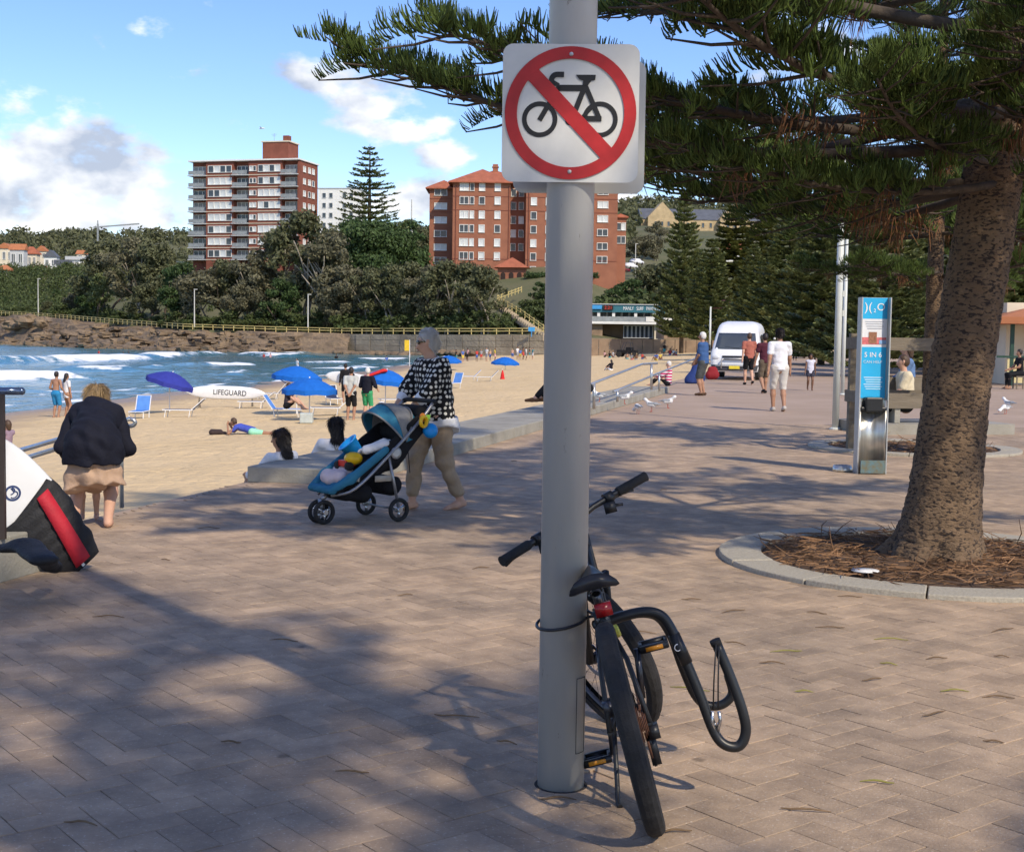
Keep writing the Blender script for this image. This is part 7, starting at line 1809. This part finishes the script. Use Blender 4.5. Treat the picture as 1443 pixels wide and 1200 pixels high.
def lounger(p, rz, label, m=lblue, back=35, shade=False):
    e = empty('beach_lounger', p, R(rz), label, 'lounger', 'beach loungers'); e.scale = (.84, .84, .84)
    b = MB(); [b.bar((s * .3, -.55, .34), (s * .3, .75, .34), .035, .04) for s in (-1, 1)]; [b.bar((-.3, y, .34), (.3, y, .34), .03, .03) for y in (-.55, .1, .75)]; b.build('frame', board_w, e)
    for s in (-1, 1):
        for y in (-.45, .6):
            b = MB(); b.bar((s * .3, y, .34), (s * .3, y + .05, 0), .03, .03); b.build('leg', board_w, e)
    b = MB(); b.box((0, .1, .352), (.56, 1.25, .012)); b.build('seat_sling', m, e)
    c, s_ = math.cos(R(back)), math.sin(R(back)); b = MB(); b.bar((0, -.5, .36), (0, -.5 - .7 * c, .36 + .7 * s_), .56, .012); b.build('back_sling', m, e)
    b = MB(); [b.bar((s * .3, -.5, .35), (s * .3, -.5 - .72 * c, .35 + .72 * s_), .03, .035) for s in (-1, 1)]; b.bar((-.3, -.5 - .71 * c, .35 + .71 * s_), (.3, -.5 - .71 * c, .35 + .71 * s_), .032, .03); b.build('back_frame', board_w, e)
    if shade:
        b = MB(); b.bar((0, -.5 - .72 * c, .35 + .75 * s_), (0, -.2 - .72 * c, .55 + .75 * s_), .5, .012); b.build('sun_shade', dkblue, e)
    return e
def Sz(px, py, up=0): q_ = S(px, py); return q_ + Vector((0, 0, up))
lounger(Sz(197, 590), 182, 'blue lounger seen from behind, left of the tilted umbrella', lblue, 62)
lounger(Sz(255, 588), 92, 'dark-backed lounger beneath the tilted navy umbrella', dkblue, 42)
lounger(Sz(357, 575), 92, 'white-framed lounger right of the lifeguard board', dkblue, 40)
lounger(Sz(402, 587), 265, 'pale blue lounger with a person sitting on it', lblue, 55)
lounger(Sz(462, 585), 95, 'lounger with dark sling left of the two standing men', dkblue, 40)
lounger(Sz(556, 572), 110, 'dark lounger in front of the older woman', dkblue, 45)
lounger(Sz(380, 562), 92, 'lounger with a raised shade behind the lifeguard board', dkblue, 50, True)
lounger(Sz(470, 570), 200, 'lounger hung with dark towels behind the two standing men', dkblue, 60)
lounger(Sz(638, 547), 150, 'blue and white lounger right of the older woman', lblue, 65)
lounger(Sz(660, 536), 95, 'far lounger with towels right of the older woman', lblue, 45); lounger(Sz(684, 537), 95, 'far lounger beside a red bag on the sand', dkblue, 45)
bx_ = MB(); bx_.box((0, 0, .17), (.42, .3, .34)); tag(bx_.build('cool_box', mat('coolbox', (.48, .52, .48), .5), loc=Sz(432, 596), bevel=.03), 'pale cool box at the foot of the umbrella pole', 'box')
# lifeguard rescue board on its stand
LB = S(318, 574)
lb = empty('rescue_board', LB, R(4), 'long white lifeguard rescue board standing on edge', 'board')
q_ = LB.y / F; Lb = 112 * q_; zc_ = (574 - 553) * q_
rings = []
for t in np.linspace(0, 1, 22):
    hw = max(.02, 19 * q_ * (1 - abs(2 * t - 1) ** 3.2) ** .7 * .5); rings.append([Vector((Lb * (t - .5), .05 * math.cos(a), hw * math.sin(a) - .10 * (t - .5) * 2 * q_ * 40 * .25)) for a in np.linspace(0, 2 * PI, 13)[:-1]])
b = MB(); b.loft(rings); b.build('board', board_w, lb, True, loc=(0, 0, zc_))
text_mesh('lettering', 'LIFEGUARD', 10.5 * q_, sign_k, lb, (6 * q_, -.055, zc_ - .01), (PI / 2, R(2.5), 0), .004, xs=.86)
for x in (-.33, .33):
    b = MB(); b.bar((Lb * x, -.25, -.1), (Lb * x, .03, zc_ - 6 * q_), .05, .05); b.bar((Lb * x, .3, -.1), (Lb * x, .03, zc_ - 6 * q_), .05, .05); b.build('trestle', timber, lb)
# ---- people on the sand
def onsand(label, px, py, face, **k):
    return person(label, S(px, py) - Vector((0, 0, .02)), face, **k)
onsand('bare-backed man in blue board shorts by the water', 79, 588, -20, H=1.76, skin='tan', hair='dark', bottom=cloth('board_shorts', (.03, .22, .45)), leg=.9, loose=.02, vox=.022, hands=((-.2, .2, 1.0), (.32, .1, .95)))
onsand('woman in a white shirt leaning on the man in blue shorts', 94, 587, -40, H=1.68, skin='tan', hair='dark', style='long', top=white_c, sleeve=.6, hem=.18, vox=.022, side=-6, hands=((-.2, .2, .95), (.26, .05, .78)))
mint = cloth('mint', (.33, .72, .50)); royal = cloth('royal', (.06, .09, .42))
onsand('person lying on the sand in a royal blue top and mint shorts', 352, 612, 82, H=1.7, skin='tan', pelvis=(0, -.1, .13), lean=76, feet=((-.1, -.95, .08), (.1, -.93, .07)), foot_dir=((0, -1, -.2), (0, -1, -.2)), knee=((0, 0, -1), (0, 0, -1)), hands=((-.12, .62, .25), (.12, .64, .28)), elbow=((-.6, .3, -1), (.6, .3, -1)), head_tilt=6, hair='brown', top=royal, sleeve=.7, bottom=mint, leg=.65, vox=.02)
bg_ = empty('beach_bag', S(305, 612), 0, 'dark bag on the sand beside the lying person', 'bag'); sdf_mesh('bag', [((-.12, 0, .06), (.1, .05, .07), .10, .08), ((.12, 0, .05), (.28, -.05, .04), .06, .05)], .02, .04, cloth('dark_bag', (.05, .035, .035)), parent=bg_)
onsand('person in a dark patterned top sitting on the pale blue lounger', 408, 589, 262, H=1.68, skin='fair', pelvis=(0, -.1, .50), lean=6, feet=((-.1, .55, .42), (.1, .5, .42)), knee=((0, .3, 1), (0, .3, 1)), hands=((-.1, .4, .5), (.1, .4, .5)), hair='brown', top=cloth('dark_pattern', (.05, .04, .05), var=.8, scale=30), sleeve=.6, bottom=blackc, leg=.5, vox=.022)
onsand('man in a pale grey T-shirt and black shorts with hands behind his back', 494, 592, -8, H=1.80, skin='tan', hands=((-.06, -.19, .92), (.06, -.19, .92)), elbow=((-1, -.4, 0), (1, -.4, 0)), hair='dark', top=cloth('pale_grey', (.46, .47, .44)), sleeve=.75, hem=.10, bottom=blackc, leg=.9, loose=.025, vox=.02)
onsand('man in a navy top and green shorts beside the pale grey T-shirt', 517, 590, -20, H=1.76, skin='fair', hands=((-.2, .28, 1.05), (.3, .2, 1.0)), girth=1.1, hair='white', top=navy, sleeve=1.4, bottom=cloth('green_shorts', (.05, .33, .14)), leg=.95, loose=.02, vox=.02)
cp = S(487, 566)
onsand('surfer in a dark wetsuit carrying a white board', 487, 566, 20, H=1.72, skin='tan', hands=((-.25, .1, .85), (.36, -.05, 1.0)), hair='dark', top=blackc, sleeve=1.9, bottom=blackc, leg=.9, vox=.025)
sb2 = empty('soft_surfboard', cp + Vector((.25, .1, 1.0)), R(-12), 'long white soft board under the arm of the surfer', 'surfboard')
rings = []
for t in np.linspace(0, 1, 18):
    hw = max(.02, .30 * (1 - abs(2 * t - 1) ** 3) ** .65); rings.append([Vector((2.5 * (t - .5), .05 * math.cos(a), hw * math.sin(a))) for a in np.linspace(0, 2 * PI, 13)[:-1]])
b = MB(); b.loft(rings); b.build('board', board_w, sb2, True, rot=(0, R(8), 0))
tw2 = empty('white_towel', S(535, 588), 0, 'white towel bundle on the sand right of the green shorts', 'towel'); sdf_mesh('cloth', [((-.1, 0, .05), (.05, .05, .45), .2, .12), ((-.3, .1, .0), (.2, 0, .05), .15, .15)], .03, .08, white_c, parent=tw2)
onsand('child in a red and white striped top sitting at the beach steps', 940, 549, 40, H=1.25, skin='fair', **SIT, hair='white', top=cloth('stripes', (.45, .02, .09)), sleeve=1.8, bottom=blackc, leg=1.8, loose=.03, vox=.02) if False else None
st_m2 = cloth('stripe_pink', (.50, .02, .12)); N, L, b = nodes_of(st_m2); src = b.inputs['Base Color'].links[0].from_socket
wv = N.new('ShaderNodeTexWave'); wv.bands_direction = 'Z'; wv.inputs['Scale'].default_value = 3.2; co = N.new('ShaderNodeTexCoord'); L.new(co.outputs['Object'], wv.inputs['Vector'])
gt = N.new('ShaderNodeMath'); gt.operation = 'GREATER_THAN'; gt.inputs[1].default_value = .55; L.new(wv.outputs['Fac'], gt.inputs[0]); mx_ = N.new('ShaderNodeMix'); mx_.data_type = 'RGBA'; L.new(gt.outputs[0], mx_.inputs['Factor']); L.new(src, mx_.inputs['A']); mx_.inputs['B'].default_value = (.7, .66, .66, 1); L.new(mx_.outputs['Result'], b.inputs['Base Color'])
person('fair-haired person in a pink striped top sitting on the promenade edge', G(941, 543), 75, 1.5, 'fair', **SIT, hair='white', top=st_m2, sleeve=1.8, bottom=blackc, leg=1.8, loose=.03, vox=.018)
onsand('dark-haired person in white trousers sitting alone on the sand by the rail', 861, 522, 40, H=1.68, skin='fair', **SIT, hair='dark', style='long', top=navy, sleeve=1.5, bottom=white_c, leg=1.8, vox=.03)
# distant groups: standing near the far water, sitting before the brown wall
CL = [('red', (.5, .06, .05)), ('pale pink', (.6, .35, .34)), ('white', (.7, .7, .7)), ('blue', (.08, .15, .42)), ('black', (.02, .02, .02)), ('grey', (.3, .3, .32)), ('yellow', (.6, .45, .08)), ('teal', (.06, .3, .32))]
used = {}
GS = [(643, 511, 4, 0), (652, 510, 3, 0), (659, 509, 1, 0), (672, 509, 0, 0), (678, 508, 5, 0), (686, 509, 2, 0), (691, 508, 0, 0), (722, 507, 0, 0), (729, 506, 2, 0), (733, 507, 3, 0), (737, 506, 5, 0), (741, 507, 2, 0), (746, 505, 4, 0), (751, 506, 7, 0), (697, 508, 6, 0),
      (852, 503, 1, 1), (859, 504, 4, 1), (864, 503, 2, 1), (884, 506, 4, 1), (890, 507, 5, 1), (897, 507, 2, 1), (905, 506, 0, 1), (936, 501, 4, 0), (944, 500, 0, 1), (949, 500, 2, 1), (953, 501, 5, 1), (930, 507, 6, 1), (925, 508, 3, 1)]
ORD = ['first', 'second', 'third', 'fourth', 'fifth', 'sixth']
for px, py, ci, sit in GS:
    nm, c_ = CL[ci]; far_w = 'before the brown wall' if px > 800 else 'near the far water'
    kk = (nm, far_w, sit); used[kk] = used.get(kk, 0) + 1
    lab = f"{ORD[used[kk] - 1]} {'sitting' if sit else 'standing'} person in {nm} from the left, {far_w}"
    onsand(lab, px, py, rnd.uniform(0, 360), H=rnd.uniform(1.45, 1.8), skin=rnd.choice(['tan', 'fair', 'brown']), **(SIT if sit else {}), hair=rnd.choice(['dark', 'brown', 'blond']), top=cloth('crowd_' + nm.replace(' ', '_'), c_) if rnd.random() < .75 else None, bottom=cloth('crowd_' + CL[(ci + 3) % 8][0].replace(' ', '_'), CL[(ci + 3) % 8][1]), leg=.8, vox=.05, group='distant beachgoers')
# swimmers
SW = [(139, 498, 0, 'swimmer in a pink top in the left breakers'), (174, 501, 4, 'bather half hidden by foam left of the dark swimmer'), (181, 500, 4, 'dark-haired swimmer right of the foam'), (304, 497, 4, 'dark swimmer at the end of the long breaker'), (372, 503, 0, 'red-topped swimmer in the right-hand foam'), (381, 503, 1, 'pink-topped swimmer beside the red one'), (419, 514, 2, 'bather standing in the shallows above the umbrella'), (73, 489, 4, 'far dot of a swimmer near the rocks at left'), (577, 503, 2, 'bather in white at the shallow end by the yellow flag'), (474, 505, 4, 'far swimmer right of the shallows bather'), (545, 507, 3, 'far swimmer left of the older woman')]
for px, py, ci, lab in SW:
    q_ = G(px, py, -2.0); nm, c_ = CL[ci]
    person(lab, q_ - Vector((0, 0, 1.0 if px in (419, 577) else 1.12)), rnd.uniform(0, 360), 1.72, 'fair' if ci != 4 else 'brown', hair='dark', top=cloth('crowd_' + nm.replace(' ', '_'), c_), vox=.04, group='bathers in the sea')
# yellow and red beach flag, signs on the sand
fp = S(577, 516); fe = empty('beach_flag', fp, 0, 'yellow flag on a pole at the water edge', 'flag'); b = MB(); b.tube([(0, 0, -.2), (0, 0, 3.0)], .04, 6); b.build('pole', board_w, fe); b = MB(); b.box((-.3, 0, 2.35), (.55, .03, 1.2)); b.build('cloth', mat('flag_yellow', (.75, .5, .03), .7), fe)
vs_ = S(749, 470) if False else AT(749, 488, 224)
b = MB(); b.box((0, 0, 1.2), (1.1, .1, .7)); b.box((0, 0, .4), (.12, .08, .9)); tag(b.build('notice_board', bl, loc=AT(749, 474, 226)), 'blue notice board at the end of the yellow fence', 'sign')
# dune buggy by the pavilion wall
bu = empty('beach_buggy', S(884, 503), R(70), 'dark lifeguard buggy parked on the sand before the pavilion', 'buggy')
b = MB(); b.box((0, 0, .7), (1.4, 2.6, .45)); b.box((0, -.3, 1.1), (1.2, .8, .4)); b.build('body', blackc, bu, bevel=.08)
b = MB(); [b.tube([(s * .65, -.7, .9), (s * .6, -.5, 1.9), (s * .6, .3, 1.9), (s * .65, .7, .9)], .04, 6) for s in (-1, 1)]; b.build('roll_cage', dmet, bu)
for x in (-.75, .75):
    for y in (-.95, .95):
        b = MB(); b.lathe([(.2, -.14), (.36, -.12), (.36, .12), (.2, .14)], 14, (x, y, .36), (1, 0, 0)); b.build('wheel', rub, bu)
# rescue boards on a rack left of the buggy
for k in range(2):
    p_ = S(848 + 10 * k, 499); bb = MB(); bb.loft([[Vector((3.2 * (t - .5), max(.04, .36 * (1 - abs(2 * t - 1) ** 3)) * math.cos(a), .08 * math.sin(a) + 1.0 + .35 * k)) for a in np.linspace(0, 2 * PI, 11)[:-1]] for t in np.linspace(0, 1, 12)])
    [bb.box((x, 0, .5), (.08, .08, 1.0 + .6 * k)) for x in (-1, 1)] if k == 0 else None
    tag(bb.build('rack_board', board_w, loc=p_, smooth=False), ['lower', 'upper'][k] + ' white rescue board racked near the pavilion wall', 'board', 'racked rescue boards')
# ================================================================== WHITE VAN
VP = G(1042, 533); van = empty('van', VP, R(166), 'white high-roofed van parked on the promenade facing us', 'van')
vw = mat('van_white', (.72, .73, .73), .3, var=.03, scale=1, spec=.5)
zs = [.32, .5, .75, 1.0, 1.12, 1.3, 1.55, 1.8, 1.95, 2.1, 2.2, 2.27]
hwv = [.88, .94, .95, .945, .93, .90, .86, .815, .79, .74, .66, .5]; fy = [0, .02, .03, .10, .22, .42, .68, .92, 1.05, 1.25, 1.5, 1.9]
rings = []
for z, hw, f in zip(zs, hwv, fy):
    y0, y1 = 2.55 - f, -2.55 + (.1 if z > 2 else 0); rr_ = .16; poly_ = []
    for cx_, cy_, a0 in ((hw - rr_, y1 + rr_, -PI / 2), (hw - rr_ * 1.4, y0 - rr_ * 1.4, 0), (-hw + rr_ * 1.4, y0 - rr_ * 1.4, PI / 2), (-hw + rr_, y1 + rr_, PI)):
        k2 = rr_ * 1.4 if cy_ > 0 else rr_
        poly_ += [Vector((x, y, z)) for x, y in arc(cx_, cy_, k2, a0, a0 + PI / 2, 5)]
    rings.append(poly_)
b = MB(); b.loft(rings); b.build('body', vw, van, True)
def vfront(z, x, d=.012): f = np.interp(z, zs, fy); return Vector((x, 2.55 - f + d - .06 * (x / .85) ** 4, z))
def panel(name, zl, zr, wl, wr_, m, nx=9, nz=5, d=.012):
    b = MB(); vs = []
    for k in range(nz):
        z = zl + (zr - zl) * k / (nz - 1); w = wl + (wr_ - wl) * k / (nz - 1)
        for i in range(nx): vs.append(vfront(z, w * (2 * i / (nx - 1) - 1), d))
    b.add(vs, [(k * nx + i, k * nx + i + 1, (k + 1) * nx + i + 1, (k + 1) * nx + i) for k in range(nz - 1) for i in range(nx - 1)])
    o_ = b.build(name, m, van, True); md = o_.modifiers.new('thick', 'SOLIDIFY'); md.thickness = .01; md.offset = 0; return o_
panel('windscreen', 1.18, 1.80, .80, .70, glass_d, d=.02); panel('grille', .86, .93, .48, .48, blk, nz=2, d=.03); panel('grille_slot', .78, .82, .5, .5, blk, nz=2, d=.03); panel('lower_bumper', .36, .58, .84, .90, mat('bumper_grey', (.06, .06, .065), .5), d=.04)
panel('bumper_bar', .52, .57, .72, .72, alu, nz=2, d=.09)
for s in (-1, 1):
    b = MB(); b.ell(vfront(.86, s * .72, .02), (.15, .06, .10), 14, 8); b.build('headlight', mat('headlamp_glass', (.6, .62, .64), .15), van, True)
    b = MB(); b.box((s * 1.06, 1.95, 1.22), (.14, .1, .24)); b.bar((s * .9, 1.95, 1.2), (s * 1.0, 1.95, 1.2), .04, .04); b.build('mirror', blk, van, bevel=.03)
    b = MB(); b.tube([vfront(.45, s * .5, .10), vfront(.75, s * .5, .10), vfront(.82, s * .42, .10)], .028, 8); b.build('nudge_bar', alu, van, True)
    for y in (1.7, -1.5):
        b = MB(); b.lathe([(.2, -.11), (.33, -.1), (.33, .1), (.2, .11)], 22, (s * .84, y, .33), (1, 0, 0)); w_ = b.build('wheel', rub, van); b = MB(); b.lathe([(.19, -.118), (.19, .118)], 16, (s * .84, y, .33), (1, 0, 0)); b.build('rim', alu, w_)
    b = MB(); b.box((s * .885, -.2, 1.5), (.02, 2.6, .5)); b.build('side_window', glass_d, van)
b = MB(); b.tube([vfront(.82, x, .10) for x in (-.42, 0, .42)], .028, 8); b.build('nudge_bar_top', alu, van, True)
b = MB(); b.box(vfront(.49, 0, .115), (.40, .012, .12)); b.build('number_plate', mat('plate_yellow', (.75, .60, .05), .5), van)
b = MB(); b.bar(vfront(1.2, .1, .03), vfront(1.3, -.45, .03), .02, .015); b.bar(vfront(1.2, -.15, .03), vfront(1.28, .4, .03), .02, .015); b.build('wiper', blk, van)
# blue and red bundles beside the van
bb_ = empty('blue_tarp', G(974, 540), 0, 'blue tarpaulin bundle behind the man in the blue polo', 'tarpaulin'); sdf_mesh('cloth', [((.0, 0, .1), (.25, 0, .2), .24, .24), ((.15, 0, .3), (.3, .1, 1.05), .22, .12)], .04, .15, cloth('tarp_blue', (.03, .055, .19)), [((0, 0, 0), (0, 0, -1))], parent=bb_)
rb_ = empty('red_bag', G(1003, 536), 0, 'red bag on the ground between the man in blue and the van', 'bag'); sdf_mesh('bag', [((-.08, 0, .2), (.1, 0, .22), .17, .18), ((-.05, 0, .42), (.08, 0, .42), .11, .11)], .03, .1, cloth('bag_red', (.24, .02, .025)), [((0, 0, 0), (0, 0, -1))], parent=rb_)
# ================================================================== STEP RAILS AND GULLS
r2 = empty('step_handrail', G(838, 575, .16), 0, 'thin steel handrails down the beach steps right of the pole', 'handrail')
o = Vector(r2.location)
def rl(px, py, Y): return AT(px, py, Y) - o
for nm, pts in (('rail', [rl(828, 543, 26), rl(905, 513, 33), rl(926, 512, 35)]), ('rail', [rl(864, 552, 29), rl(930, 525, 37), rl(985, 503, 47)])):
    b = MB(); b.tube(pts, .028, 8); b.build(nm, rail_s, r2, 'side')
for px, py, Y, yb in ((837, 540, 26.5, 576), (918, 513, 34, 549), (870, 550, 29.5, 566), (929, 526, 36.8, 551)):
    b = MB(); b.tube([rl(px, py, Y), rl(px, yb, Y)], .03, 8); b.build('post', rail_s, r2, 'side')
gw, gg, gr_ = mat('gull_white', (.74, .74, .73), .7, var=.04), mat('gull_grey', (.33, .35, .37), .7, var=.1), mat('gull_red', (.45, .06, .03), .5)
def gull(p, rz, label, peck=False, s=1.0):
    e = empty('seagull', p, R(rz), label, 'gull', 'seagulls'); v = .008
    hd = Vector((0, .17, .30)) if not peck else Vector((0, .24, .10))
    q_ = lambda *a: tuple(Vector(a) * s)
    sdf_mesh('body', [(q_(0, -.06, .17), q_(0, .06, .19), .062 * s, .066 * s), (q_(0, .07, .21), tuple(hd * s), .045 * s, .034 * s), (tuple(hd * s), tuple((hd + Vector((0, .02, .005))) * s), .037 * s, .033 * s), (q_(0, -.08, .17), q_(0, -.19, .18), .045 * s, .018 * s, (0, 0, 1), .5)], v * 1.2, .03, gw, parent=e)
    for sx in (-1, 1):
        sdf_mesh('wing', [(q_(sx * .05, .05, .205), q_(sx * .045, -.10, .20), .04 * s, .035 * s, (1, 0, 0), .45), (q_(sx * .045, -.10, .20), q_(sx * .02, -.26, .19), .03 * s, .01 * s, (1, 0, 0), .5)], v, .02, gg, parent=e)
        b = MB(); b.tube([q_(sx * .025, 0, .12), q_(sx * .028, .0, .005)], .005 * s, 6); b.tube([q_(sx * .028, -.005, .006), q_(sx * .028, .04, .004)], .006 * s, 6); b.build('leg', gr_, e)
    b = MB(); b.tube([tuple((hd + Vector((0, .03, 0))) * s), tuple((hd + (Vector((0, .075, -.01)) if not peck else Vector((0, .05, -.05)))) * s)], [.009 * s, .003 * s], 6); b.build('beak', gr_, e)
    return e
gull(G(845, 566, .16), 80, 'seagull on the platform nearest the pole', s=.8); gull(G(880, 569, .16), -100, 'seagull on the platform left of the kerb pair', s=.8); gull(G(899, 583), 20, 'grey-backed seagull pecking at the kerb', True, .8); gull(G(918, 580), 60, 'left of the two white gulls at the kerb end', s=.85); gull(G(941, 575), -110, 'right of the two white gulls at the kerb end', s=.85)
gull(G(1421, 577), 30, 'seagull standing right of the big trunk', s=.85); gull(G(1417, 583), 120, 'seagull pecking right of the big trunk', True, .8)
fg = empty('flying_gull', AT(369, 181, 140), R(80), 'white gull flying above the brick tower', 'gull')
sdf_mesh('body', [((0, -.2, 0), (0, .2, 0), .06, .07), ((0, -.2, 0), (0, -.34, 0), .05, .02)], .02, .03, gw, parent=fg)
for sx in (-1, 1): sdf_mesh('wing', [((sx * .05, .04, .02), (sx * .32, .06, .12), .08, .07, (0, 0, 1), .2), ((sx * .32, .06, .12), (sx * .62, -.06, .08), .07, .02, (0, 0, 1), .2)], .015, .03, gw, parent=fg)
# pale paper litter inside the kerb ring
b = MB(); b.lathe([(.001, .0), (.09, .0), (.092, .006), (.001, .01)], 16); tag(b.build('paper_plate', board_w, loc=G(1219, 804, .05), smooth=True), 'white paper plate lying in the needles by the big trunk', 'plate')
